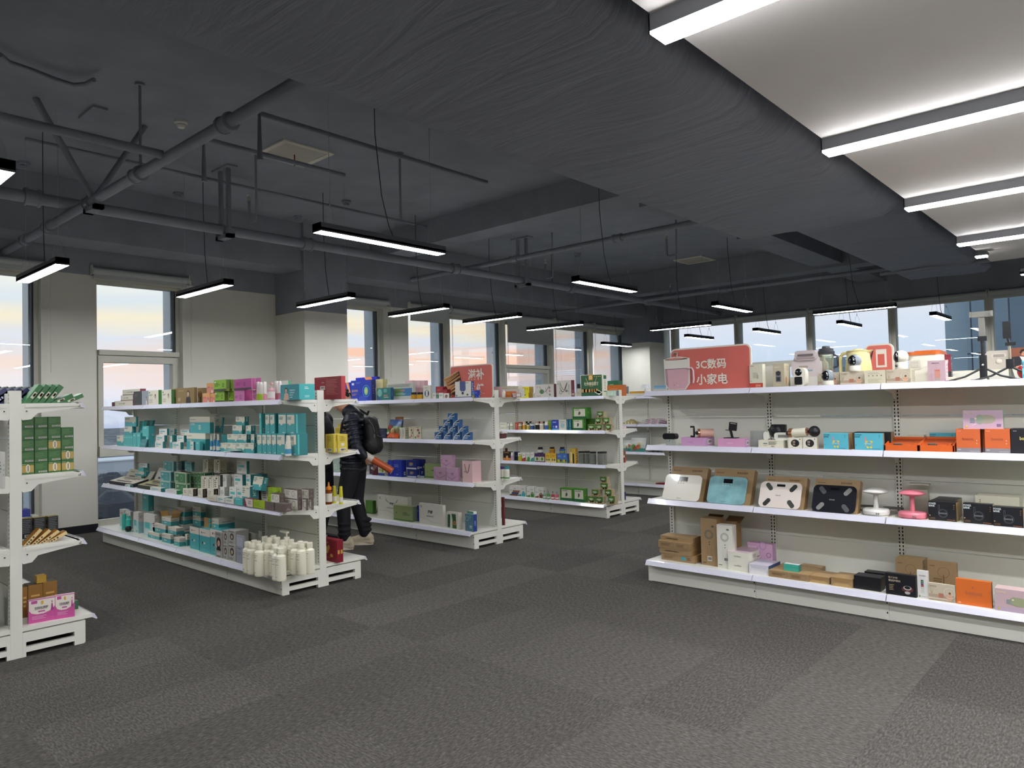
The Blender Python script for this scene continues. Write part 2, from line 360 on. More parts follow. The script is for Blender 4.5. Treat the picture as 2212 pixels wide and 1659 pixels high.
def pipe(pts, r, label, name='ceiling_pipe', joints=()):
    m = MB(); m.path(pts, r, DARKP, 12); t = m.build(name, fix=False); tag(t, label, 'pipe')
    for p, d in joints:
        j = MB(); p = Vector(p); d = Vector(d); j.tube(p-d*.06, p+d*.06, r*1.3, DARKP, 12); j.tube(p-d*.065, p-d*.045, r*1.5, DARKP, 12); j.tube(p+d*.045, p+d*.065, r*1.5, DARKP, 12); j.build('coupling', t)
    return t
ex, ey = (1,0,0), (0,1,0)
pipe([(XW, 2.31, 3.4), (-3.3, 2.31, 3.4)], .042, 'dark fire main running from the window wall to the large duct', joints=[((-6.1,2.31,3.4),ex), ((-8.4,2.31,3.4),ex), ((-7.2,2.31,3.4),ex), ((-9.2,2.31,3.4),ex), ((-4.6,2.31,3.4),ex)])
pipe([(-7.75, YB, 3.5), (-7.75, YW, 3.5)], .055, 'long thick dark pipe parallel to the window wall under the slab', joints=[((-7.75,y,3.5),ey) for y in (-1,2.0,4.9,7.4,10.2,12.8)])
pipe([(-5.55, YB, 3.42), (-5.55, 2.28, 3.42)], .033, 'thin dark pipe branching off the fire main towards the camera', joints=[((-5.55,1.0,3.42),ey)])
for px_, lb in ((1220, 'dark cross pipe above the second row of shelves'),):
    yy = onZ(1220, 537, 3.6).y; pipe([(XW, yy, 3.6), (-3.2, yy, 3.6)], .035, lb, joints=[((-7.0,yy,3.6),ex), ((-5.2,yy,3.6),ex)])
yy = onZ(1377, 651, 3.5).y; pipe([(XW, yy, 3.5), (XR, yy, 3.5)], .035, 'dark cross pipe furthest towards the far windows', joints=[((-6.0,yy,3.5),ex)])
yy = onZ(1900, 592, 3.35).y; pipe([(-3.2, yy, 3.35), (XR, yy, 3.35)], .03, 'thin dark pipe just beyond the white ceiling board')
pipe([(onZ(440,300,4.0).x, onZ(440,300,4.0).y, 3.6), (onZ(440,300,4.0).x, onZ(440,300,4.0).y, 4.0), (onZ(440,300,4.0).x, 4.6, 4.0)], .024, 'thin conduit beside the square ceiling vent, left one of two')
pipe([(onZ(560,245,4.0).x, onZ(560,245,4.0).y, 3.6), (onZ(560,245,4.0).x, onZ(560,245,4.0).y, 4.0), (onZ(560,245,4.0).x, 5.9, 4.0)], .024, 'thin conduit beside the square ceiling vent, right one of two')
p0 = onZ(55, 300, 4.1); pipe([(p0.x, p0.y, 4.1), (p0.x, p0.y+5.2, 4.1)], .018, 'thin conduit on the slab left of the smoke detector')
p0 = onZ(10, 132, 4.12); pts = [onZ(x, y, 4.12) for x, y in ((0,118),(20,135),(70,152),(120,172),(160,184),(185,182),(203,172))]; pipe([tuple(p) for p in pts], .018, 'curved flexible conduit on the slab at the top left corner', 'flexible_conduit')
def hanger(x, y, z0, label, w=.09, vee=False):
    t = thing('pipe_hanger', label, 'hanger', (x, y, z0))
    m = MB()
    if vee:
        for s in (-1, 1): m.tube((0, 0, 0), (0, s*.45, ZS-z0), .028, DARKP, 6)
    else:
        for s in (-1, 1): m.box(s*w-.02, s*w+.02, -.02, .02, 0, ZS-z0, DARKP)
    m.box(-w-.06, w+.06, -.04, .04, -.1, -.06, DARKP); m.box(-w-.06, -w, -.04, .04, -.1, 0, DARKP); m.box(w, w+.06, -.04, .04, -.1, 0, DARKP); m.build('strut', t)
    m = MB(); m.box(-w-.1, w+.1, -.06, .06, ZS-z0-.02, ZS-z0, DARKP); m.build('ceiling_plate', t); return t
hanger(-7.75, onX(485, 400, -7.75).y, 3.5, 'pair of dark struts dropping to the thick pipe left of the square vent')
hanger(-7.75, onX(1128, 560, -7.75).y, 3.5, 'pair of dark struts dropping to the thick pipe above the far lamps')
hanger(-7.1, 2.31, 3.4, 'dark v shaped brace carrying the fire main near the window wall', vee=True)
for (x, y, lb) in ((302, 250, 'thin dark threaded rod hanging down to the fire main'), (863, 400, 'thin dark threaded rod hanging right of the square ceiling vent')):
    p = onZ(x, y-70, ZS); m = MB(); m.tube((p.x, p.y, 3.45), (p.x, p.y, ZS), .012, DARKP, 6); m.tube((p.x, p.y, ZS-.02), (p.x, p.y, ZS), .04, DARKP, 8); tag(m.build('threaded_rod'), lb, 'rod')
DETW = mat('#e4e2da', .5, name='detector_white')
for k, (x, y, mt, lb) in enumerate(((391,262,DETW,'white round smoke detector on the dark slab'), (52,351,DARKP,'dark round sensor on the slab near the left edge'), (385,417,DARKP,'dark round sensor on the slab below the white detector'), (643,467,DARKP,'dark round sensor above the long lamp, left of two'), (748,434,DARKP,'dark round sensor above the long lamp, right of two'), (1247,548,DARKP,'dark round sensor beyond the ceiling beam'))):
    p = onZ(x, y, ZS); t = thing('smoke_detector', lb, 'smoke detector', (p.x, p.y, ZS), group='ceiling sensors')
    m = MB(); m.lathe((0,0,0), [(.06,0),(.06,-.02),(.045,-.03)], mt, 20); m.build('mount_plate', t)
    m = MB(); m.lathe((0,0,0), [(.04,-.03),(.03,-.034),(.042,-.042),(.03,-.062),(.005,-.064)], mt, 18); m.build('sensor_head', t)
BRASS = mat('#d0cbc0', .3, .8, name='sprinkler_metal')
for x, y, lb in ((538,428,'upright sprinkler head on a thin pipe left of the long lamp'), (366,566,'sprinkler head above the roller blind of the near window'), (1178,566,'sprinkler head between the ceiling beam and the long lamp'), (1440,512,'sprinkler head near the second square vent'), (1448,618,'sprinkler head right of the middle lamp')):
    p = onZ(x, y, 3.75); t = thing('sprinkler', lb, 'sprinkler', (p.x, p.y, 3.75)); m = MB(); m.tube((0,0,-.25),(0,0,-.03),.015,DARKP,8); m.path([(0,0,-.25),(.03,0,-.27),(.12,0,-.27),(.15,0,-.25),(.15,0,ZS-3.75)],.012,DARKP,7); m.build('riser', t)
    m = MB(); m.lathe((0,0,0), [(.018,-.03),(.018,0),(.008,.005),(.006,.03),(.022,.032),(.022,.036)], BRASS, 10); m.build('head', t)
VENTW = mat('#dedacb', .6, name='vent_white'); VENTS = mat('#bdb9ac', .6, name='vent_slats')
for x, y, lb in ((636,334,'square white louvred ceiling vent nearest the camera'), (1500,563,'square white ceiling vent beyond the large duct end'), (1250,606,'square white ceiling vent half hidden by the lamp below it'), (1764,628,'square white ceiling vent nearest the far windows'), (1540,656,'square white ceiling vent behind the bright lamp')):
    p = onZ(x, y, 4.185); t = thing('ceiling_vent', lb, 'vent', (p.x, p.y, 4.185), group=None); m = MB(); a, b = .3, .245
    m.box(-a, a, -a, -b, 0, .015, VENTW); m.box(-a, a, b, a, 0, .015, VENTW); m.box(-a, -b, -b, b, 0, .015, VENTW); m.box(b, a, -b, b, 0, .015, VENTW); m.build('frame', t)
    m = MB(); m.box(-b, b, -b, b, .012, .015, SLOT)
    for k in range(16):
        q = -b+2*b*(k+.5)/16; m.poly([(q-.013,-b,.002),(q-.013,b,.002),(q+.012,b,.01),(q+.012,-b,.01)], VENTS)
    m.build('louvre', t, fix=False)
    if x == 636: m = MB(); m.box(-.002,.002,-.006,.006,-.12,.0, mat('#8c2f2c',.7)); m.build('red_ribbon', t)
# ------------------------------------------------------------------ lamps
LED = mat('#fbfcff', .5, emit=LAMP, name='lamp_diffuser'); HOUS = mat('#34363c', .45, name='lamp_housing'); WIRE = mat('#a9abad', .3, .7, name='steel_wire'); CAB = mat('#34363b', .6, name='black_cable')
LZ = 2.8
def hang_lamp(cx, cy, ln, axis, label, cable=True):
    t = thing('pendant_lamp', label, 'lamp', (cx, cy, LZ), 0 if axis == 'x' else PI/2, 'hanging strip lamps'); h = ln/2
    m = MB(); m.box(-h, h, -.055, .055, .012, .065, HOUS); m.box(-h, -h+.006, -.055, .055, 0, .065, HOUS); m.box(h-.006, h, -.055, .055, 0, .065, HOUS); m.box(-h, h, -.055, -.052, 0, .03, HOUS); m.box(-h, h, .052, .055, 0, .03, HOUS); m.build('housing', t)
    m = MB(); m.box(-h+.006, h-.006, -.052, .052, 0, .012, LED); m.build('diffuser', t)
    for s in (-1, 1):
        m = MB(); q = s*(h-.12); m.path([(q, -.045, .065), (q, -.03, .18), (q, 0, .23), (q, .03, .18), (q, .045, .065)], .0016, WIRE, 5); m.tube((q, 0, .22), (q, 0, .25), .006, WIRE, 6); m.tube((q, 0, .24), (q, 0, ZS-LZ), .0014, WIRE, 4); m.build('suspension_wire', t, fix=False)
    if cable:
        m = MB(); m.path([(.1, 0, .065), (.06, .01, .16), (.0, .02, .4), (-.05, .03, .9), (-.05, .03, ZS-LZ)], .0042, CAB, 6); m.build('power_cable', t, fix=False)
    return t
for k, (y, x0, x1, lb) in enumerate(((2.08,-8.39,-7.17,'nearest of the lamps in front of the window wall'), (3.65,-8.42,-7.26,'lamp hanging in front of the near tall window'), (5.15,-8.33,-7.19,'lamp hanging in front of the white column'), (6.69,-8.39,-7.19,'fourth lamp in the row along the window wall'), (8.2,-8.39,-7.2,'fifth lamp in the row along the window wall'), (9.9,-8.5,-7.3,'sixth lamp in the row, half below a lowered blind'))):
    hang_lamp((x0+x1)/2, y, x1-x0, 'x', lb)
for y, x, lb in ((11.88,-6.55,'lamp switched on left of the red appliance sign seen edge on'), (11.88,-3.55,'long lamp before the far windows above the bread maker'), (9.9,-.57,'lamp at the right edge beyond the white ceiling board')): hang_lamp(x, y, 1.2, 'x', lb)
p = onZ(8, 368, LZ); hang_lamp(p.x-.6, p.y, 1.2, 'x', 'lamp cut off by the left edge of the photo')
for y0, y1, x, lb in ((3.03,4.29,-4.66,'long lamp crossing above the first aisle'), (6.33,7.5,-4.74,'middle lamp crossing above the centre aisle'), (9.5,10.65,-4.68,'third lamp in the line of lamps over the centre aisle')): hang_lamp(x, (y0+y1)/2, y1-y0, 'y', lb)
for x, lb in ((-9.55,'leftmost of the small lamps at the far windows'), (-7.42,'small far lamp above the pot on the red sign'), (-5.93,'small far lamp right of the red sign'), (-4.35,'small far lamp above the cream kettle'), (-2.85,'small far lamp above the rice cooker'), (-1.3,'small far lamp at the right end of the far windows')): hang_lamp(x, 14.3, 1.15, 'y', lb)
for x, y in ((-4.66,-.2), (-7.8,.55), (-4.66,-3.0), (-7.8,-2.2), (1.0, 11.9), (4.0, 11.9)): hang_lamp(x, y, 1.2, 'x', 'strip lamp behind the camera')
for k, y in enumerate((2.53, 4.45, 6.27, 8.16, .6)):
    lb = ['surface strip lamp on the white ceiling nearest the camera','second surface strip lamp on the white ceiling','third surface strip lamp on the white ceiling','fourth, furthest surface strip lamp on the white ceiling'][k] if k < 4 else 'surface strip lamp behind the camera'
    t = thing('ceiling_strip_lamp', lb, 'lamp', (-1.46, y, 2.92), group='strip lamps on the white ceiling board'); L = 7.0
    m = MB(); m.box(0, L, -.06, .06, .012, .08, mat('#8b8d94', .5)); m.box(0, .006, -.06, .06, 0, .08, HOUS); m.build('housing', t)
    m = MB(); m.box(.006, L, -.058, .058, 0, .012, LED); m.build('diffuser', t)
    m = MB(); m.tube((.02, -.02, .08), (.14, -.02, .08), .012, BRASS, 6); m.build('clip', t)
m = MB(); m.box(0, .1, -.05, .05, 0, .012, LED); m.box(-.01, .11, -.055, .055, .012, .05, HOUS); tag(m.build('spot_lamp', loc=(-1.46, 9.1, 2.93)), 'small square lamp at the far corner of the white ceiling', 'lamp')
# ------------------------------------------------------------------ roller blinds
def blind(p, ln, axis, drop, label):
    t = thing('roller_blind', label, 'roller blind', p, 0 if axis == 'y' else -PI/2)
    m = MB(); m.tube((0,0,0), (0,ln,0), .045, BLIND, 14); m.build('roll', t)
    m = MB(); m.box(-.012,-.008,.02,ln-.02,drop-p[2],0,BLIND); m.box(-.018,0,.02,ln-.02,drop-p[2]-.02,drop-p[2],FRAME); m.build('hanging_cloth', t)
    for s in (-.01, ln): m = MB(); m.box(-.05, .03, s, s+.01, -.05, .07, WALLW); m.build('bracket', t)
    m = MB(); m.tube((.03, ln+.015, 0), (.03, ln+.015, -1.3), .003, WALLW, 5); m.tube((.05, ln+.015, 0), (.05, ln+.015, -1.3), .003, WALLW, 5); m.build('bead_chain', t, fix=False)
BL = ['nearest, left edge', 'near tall window with a crossbar', 'window just right of the white column', 'half lowered over the narrow window', 'wide window behind the tonic sign', 'lowered furthest, over the window with the cream crossbar', 'next to last window before the corner', 'last window before the corner column']
for (a, b, d, tr), lb in zip(WL[:8], BL): blind((XW+.055, a-(.06 if b-a<.99 or 1.05<b-a<1.2 else -.0), 3.29), b-a+.12 if 1.05<b-a<1.2 else b-a-.02, 'y', d if d > 3.1 else d, 'grey roller blind on window wall, ' + lb)
for i in range(len(edges)-1):
    if i < 7: blind((edges[i]+.02, YW-.075, 3.33), edges[i+1]-edges[i]-.04, 'x', 3.235, 'grey rolled up blind over far window, ' + ['beside the corner column','left of the red sign top','right of the red sign','above the kettle','above the tripod stand','at the right edge of view','just out of view'][i])
# ------------------------------------------------------------------ outside
def tower_mat():
    m = bpy.data.materials.new('curtain_wall_facade'); m.use_nodes = True; t = NT(m.node_tree); b = m.node_tree.nodes['Principled BSDF']
    tc = t.n('ShaderNodeTexCoord').outputs['Object']; s = t.n('ShaderNodeSeparateXYZ', Vector=tc)
    h = t.n('ShaderNodeCombineXYZ', X=t.math('ADD', s.outputs['X'], s.outputs['Y']), Y=s.outputs['Z'], Z=0.0).outputs[0]
    br = t.n('ShaderNodeTexBrick', Vector=h, Color1=rgba('#8fa7b8'), Color2=rgba('#6a8396'), Mortar=rgba('#35465a'), Scale=1.0, Mortar__Size=.035, Brick__Width=1.55, Row__Height=3.4)
    br.offset = 0.0; t.set(b, 'Base__Color', br.outputs['Color']); b.inputs['Roughness'].default_value = .25; return m
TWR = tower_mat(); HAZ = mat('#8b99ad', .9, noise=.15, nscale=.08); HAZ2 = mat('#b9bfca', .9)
m = MB(); m.box(-7.1, 16, 41, 60, -46, 40, TWR); m.box(-8.3, -7.1, 42.5, 60, -46, 40, mat('#a9c0cf', .3)); tag(m.build('office_tower'), 'blue glass office tower standing outside the far windows at right', 'building')
def ground_mat():
    m = bpy.data.materials.new('hazy_city_ground'); m.use_nodes = True; t = NT(m.node_tree); b = m.node_tree.nodes['Principled BSDF']
    tc = t.n('ShaderNodeTexCoord').outputs['Object']
    n1 = t.n('ShaderNodeTexNoise', Vector=tc, Scale=.03, Detail=6.0, Roughness=.65).outputs['Fac']
    v = t.n('ShaderNodeTexVoronoi', Vector=tc, Scale=.05); v.distance = 'CHEBYCHEV'
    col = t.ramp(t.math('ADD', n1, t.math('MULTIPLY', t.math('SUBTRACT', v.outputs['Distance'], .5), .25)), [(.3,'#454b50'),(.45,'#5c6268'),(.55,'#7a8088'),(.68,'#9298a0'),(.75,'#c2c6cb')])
    t.set(b, 'Base__Color', col); b.inputs['Roughness'].default_value = 1; return m
m = MB(); m.box(-2500, 2500, -2500, 2500, -47, -46, ground_mat()); o = m.build('city_ground'); o['kind'] = 'structure'
rb = random.Random(3)
for k in range(34):
    row = k % 4; x = -(700+260*row+rb.uniform(-60, 60)); y = -80+(k//4)*190*(1+row*.35)+rb.uniform(-40, 40); w, l, hh = rb.uniform(20, 50), rb.uniform(30, 90), rb.uniform(6, 20)
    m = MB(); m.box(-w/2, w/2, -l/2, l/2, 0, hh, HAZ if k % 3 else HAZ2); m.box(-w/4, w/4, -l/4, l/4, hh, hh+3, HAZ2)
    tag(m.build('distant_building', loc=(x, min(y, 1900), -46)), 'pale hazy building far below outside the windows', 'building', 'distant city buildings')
m = MB(); m.box(-20, 20, -70, 60, 0, 9, mat('#c3cad4', .8)); m.box(-21, 21, -71, 61, 9, 10, mat('#dfe4ea', .8)); tag(m.build('warehouse', loc=(-650, 215, -46)), 'long white flat roofed building beyond the road outside the near window', 'building')
tr = [];
for k in range(420): tr.append((-rb.uniform(325, 500), rb.uniform(-20, 560), rb.uniform(4, 9)))
m = MB(); TRM = [mat('#4b4f55', .95), mat('#41454c', .95), mat('#585a5c', .95)]
for k, (x, y, r) in enumerate(tr): m.lathe((x, y, -46), [(r*.3, 0), (r, r*.6), (r*.9, r*1.2), (r*.3, r*1.7)], TRM[k % 3], 7)
o = m.build('tree_belt'); tag(o, 'grey winter tree belt far below the near windows', 'trees', kind='stuff')
m = MB(); m.box(-3.5, 3.5, -8, 8, 0, 57, TWR); tag(m.build('distant_tower', loc=(-59.5, 190, -46)), 'blue tower seen between the blender and the cream kettle', 'building')
m = MB(); m.box(-570, -518, -200, 700, -45.98, -45.8, mat('#8b929c', .9)); o = m.build('road_outside'); tag(o, 'pale wide road far below the near window', 'road')
for k in range(16):
    m = MB(); m.box(-1.0, 1.0, -2.3, 2.3, .2, 1.0, mat(['#d8dadd','#3a3d42','#a9adb3'][k % 3], .4)); m.box(-.9, .9, -1.2, 1.4, 1.0, 1.6, mat('#4a4f57', .3))
    tag(m.build('distant_car', loc=(-525-12*(k % 4), 120+14*k+rb.uniform(-4, 4), -45.8)), 'tiny car on the road far below outside', 'car', 'cars on the road outside')
# ================================================================== SHELVING
LV = [.18, .67, 1.11, 1.555]; BAY = .905; PH = .0315; SD = .365
def bracket_prof(s, y0, yt, z):     # side outline of a shelf bracket, s = +1 / -1 direction outwards
    L = yt-y0
    return [(y0, z-.004), (yt, z-.004), (yt+s*.004, z-.03), (y0+L*.62, z-.045), (y0+L*.26, z-.062), (y0+L*.16, z-.1), (y0+L*.02, z-.104), (y0, z-.09)]
def gondola(name_label, xe, yc, bays, sides=(-1, 1), endface=1, levels=LV):
    """xe = x of the near end, bays run towards -x (or the list of bay widths), yc = centre line"""
    t = thing('shelving_unit', name_label, 'shelving unit', (xe, yc, 0)); xs = [0.0]
    for b in bays: xs.append(xs[-1]-b)
    n = len(xs)
    for i, x in enumerate(xs):
        w = .04; a, b = (x-w, x) if i == 0 else ((x, x+w) if i == n-1 else (x-w/2, x+w/2)); m = MB(); m.box(a, b, -PH, PH, 0, 1.634, STEEL)
        cs = ([(a+b)/2] if i in (0, n-1) else [(a+b)/2-.011, (a+b)/2+.011])
        for k in range(57):
            z = .2+k*.025
            for c in cs:
                for s in (-1, 1): m.poly([(c-.004, s*(PH+.0006), z), (c+.004, s*(PH+.0006), z), (c+.004, s*(PH+.0006), z+.015), (c-.004, s*(PH+.0006), z+.015)], SLOT)
        m.build('upright_post', t, fix=False)
    for i in range(n-1):
        a, b = xs[i+1]+(.02 if i < n-2 else .04), xs[i]-(.04 if i == 0 else .02)
        m = MB()
        for z0, z1 in ((.15,.42),(.425,.885),(.89,1.335),(1.34,1.62)): m.box(a, b, -.012, .012, z0, z1, PANEL)
        m.build('back_panel', t)
        for s in sides:
            Y = lambda v: s*v
            a2, b2 = xs[i+1]+.003, xs[i]-.003
            m = MB(); y0, y1 = sorted((Y(.014), Y(.42))); m.box(a2, b2, y0, y1, .155, .18, STEEL); d = m.build('base_deck', t)
            m = MB(); m.prism([(Y(.42), .182), (Y(.434), .176), (Y(.452), .143), (Y(.446), .138), (Y(.42), .155)], 'x', a2, b2, RAIL); m.build('price_rail', d)
            m = MB(); y0, y1 = sorted((Y(.374), Y(.38))); m.box(a2, b2, y0, y1, .004, .147, STEEL)
            for z in (.045, .11): yy = Y(.3805); m.poly([(b2-.012, yy, z), (b2-.004, yy, z), (b2-.004, yy, z+.012), (b2-.012, yy, z+.012)], SLOT)
            m.build('kick_panel', t, fix=False)
            for lv in levels[1:]:
                m = MB(); y0, y1 = sorted((Y(.034), Y(SD-.012))); m.box(a2, b2, y0, y1, lv-.006, lv, STEEL); yy0, yy1 = sorted((Y(SD-.03), Y(SD))); m.box(a2, b2, yy0, yy1, lv-.03, lv, STEEL)
                d = m.build('shelf', t)
                m = MB(); m.prism([(Y(SD), lv+.006), (Y(SD+.006), lv+.006), (Y(SD+.03), lv-.034), (Y(SD+.024), lv-.037), (Y(SD), lv-.03)], 'x', a2, b2-.001, RAIL); m.build('price_rail', d)
    for i, x in enumerate(xs):
        for s in sides:
            for lv in levels[1:]:
                m = MB(); x0 = x-.006 if i == 0 else (x+.002 if i == n-1 else x-.002); m.prism(bracket_prof(s, s*.03, s*SD, lv), 'x', x0, x0+.004, STEEL)
                if i == 0:
                    m.prism([(s*.05, lv-.004), (s*(SD-.03), lv-.004), (s*(SD-.03), lv-.02), (s*.05, lv-.026)], 'x', x0+.004, x0+.007, STEEL)
                    m.box(x0+.0045, x0+.0075, *sorted((s*(SD-.02), s*(SD-.006))), lv-.026, lv-.022, SLOT); m.box(x0+.0045, x0+.0075, *sorted((s*(SD-.01), s*(SD-.006))), lv-.018, lv-.014, SLOT); m.box(x0+.0045, x0+.0075, *sorted((s*.055, s*.062)), lv-.052, lv-.045, SLOT)
                m.build('shelf_bracket', t)
            # foot frame below the deck
            m = MB(); x0 = x-.03 if i == 0 else x-.015; x1 = x0+.03
            y0, y1 = sorted((s*.0505, s*.316)); m.box(x0, x1, y0, y1, .088, .147, STEEL); m.box(x0, x1, y0, y1, .027, .059, STEEL)
            y0, y1 = sorted((s*.316, s*.374)); m.box(x0, x1, y0, y1, 0, .147, STEEL); y0, y1 = sorted((s*.032, s*.0505)); m.box(x0, x1, y0, y1, .0, .147, STEEL)
            m.build('foot_frame', t)
    return t
GA = gondola('long white double sided shelving unit stocked with teal cartons', -5.262, 3.435, [.905,.905,.905,1.2])
GL = gondola('white shelving unit cut by the left edge of the photo', -5.25, 1.262, [.905,.905,.905,1.2])
GB = gondola('white shelving unit with blue boxes behind the standing person', -5.318, 5.647, [.905,.905,.905,1.2])
GC = gondola('white shelving unit with jars and snack packs, third from camera', -5.32, 8.02, [.905,.905,.905,1.2])
GD = gondola('white shelving unit at right with bathroom scales and small appliances', -3.21+.905*5, 5.58, [.905]*5)
GE = gondola('furthest white shelving unit seen through the gap', -6.257+.9*3, 10.26, [.9]*6)
# ================================================================== PACKAGES
def face_geo(m, P0, U, V, N, W, Hh, decals):
    """decals in u,v of 0..1 on the face with origin P0, unit axes U,V, outward N"""
    e = .0006
    def pt(u, v, k): return P0 + U*(u*W) + V*(v*Hh) + N*(e*k)
    lay = 1
    for d in decals:
        k = d[0]
        if k == 'r': _, u0, v0, u1, v1, c = d; m.poly([pt(u0,v0,lay), pt(u1,v0,lay), pt(u1,v1,lay), pt(u0,v1,lay)], mat(c, .45))
        elif k == 'e':
            _, cu, cv, ru, rv, c = d; m.poly([pt(cu+ru*math.cos(2*PI*i/20), cv+rv*math.sin(2*PI*i/20), lay) for i in range(20)], mat(c, .45))
        elif k == 'o':    # ring: centre, radii as share of height, thickness
            _, cu, cv, rv, th, c = d; ru = rv*Hh/W; rat = (rv-th)/rv; n = 24; A = [pt(cu+ru*math.cos(2*PI*i/n), cv+rv*math.sin(2*PI*i/n), lay) for i in range(n)]; B = [pt(cu+ru*rat*math.cos(2*PI*i/n), cv+rv*rat*math.sin(2*PI*i/n), lay) for i in range(n)]
            m.mesh(A+B, [(i, (i+1)%n, n+(i+1)%n, n+i) for i in range(n)], mat(c, .45))
        elif k == 'p': m.poly([pt(u, v, lay) for u, v in d[1]], mat(d[2], .45))
        elif k == 'l':    # lines of unreadable small print
            _, u0, v0, u1, v1, n, c = d; rr = random.Random(int(u0*97+v0*31+n))
            for i in range(n):
                vv = v1-(v1-v0)*(i+.2)/n; h = (v1-v0)/n*.45; ue = u1-(u1-u0)*rr.uniform(0,.4); m.poly([pt(u0,vv-h,lay), pt(ue,vv-h,lay), pt(ue,vv,lay), pt(u0,vv,lay)], mat(c, .5))
        elif k == 'bc':
            _, u0, v0, u1, v1 = d; m.poly([pt(u0,v0,lay), pt(u1,v0,lay), pt(u1,v1,lay), pt(u0,v1,lay)], mat('#e8e6de', .5))
            for i in range(9):
                a = u0+(u1-u0)*(.1+.8*i/9); b = a+(u1-u0)*(.03+.03*(i % 3)); m.poly([pt(a,v0+(v1-v0)*.2,lay+1), pt(b,v0+(v1-v0)*.2,lay+1), pt(b,v1-(v1-v0)*.15,lay+1), pt(a,v1-(v1-v0)*.15,lay+1)], mat('#2a2a2a', .5))
        elif k == 't':    # real words: text, u left, v bottom, height share, colour, (max width share)
            s, u, v, h, c = d[1:6]; TV, TF, tw = textmesh(s); hh = h*Hh; sx = 1.0
            if len(d) > 6 and tw*hh > d[6]*W: sx = d[6]*W/(tw*hh)
            if TV: m.mesh([P0+U*(u*W+x*hh*sx)+V*(v*Hh+y*hh)+N*(e*(lay+1)) for x, y in TV], TF, mat(c, .45))
        elif k == 'tv':   # words running down the face
            s, u, v, h, c = d[1:6]; TV, TF, tw = textmesh(s); hh = h*W
            if TV: m.mesh([P0+U*(u*W+y*hh)+V*(v*Hh-x*hh)+N*(e*(lay+1)) for x, y in TV], TF, mat(c, .45))
        lay += 1 if k not in ('t', 'l', 'tv') else 0
        if lay > 6: lay = 6
def woman(cu, skin='#d8b49c', hair='#2c2320', dress='#e8e2da', s=1.0, v0=0.0):
    return [('p', [(cu-.16*s, v0), (cu+.16*s, v0), (cu+.12*s, v0+.42*s), (cu+.03*s, v0+.5*s), (cu-.03*s, v0+.5*s), (cu-.12*s, v0+.42*s)], dress), ('e', cu, v0+.7*s, .085*s, .17*s, hair), ('e', cu, v0+.66*s, .06*s, .13*s, skin), ('r', cu-.025*s, v0+.45*s, cu+.025*s, v0+.56*s, skin)]
TE, TE2, TED, CRM, WH, GR = '#4aa7ab', '#57bdbb', '#2f7f83', '#e9e4d2', '#e9e8e2', '#8f928f'
KR, KR2 = '#9b8160', '#745b3e'
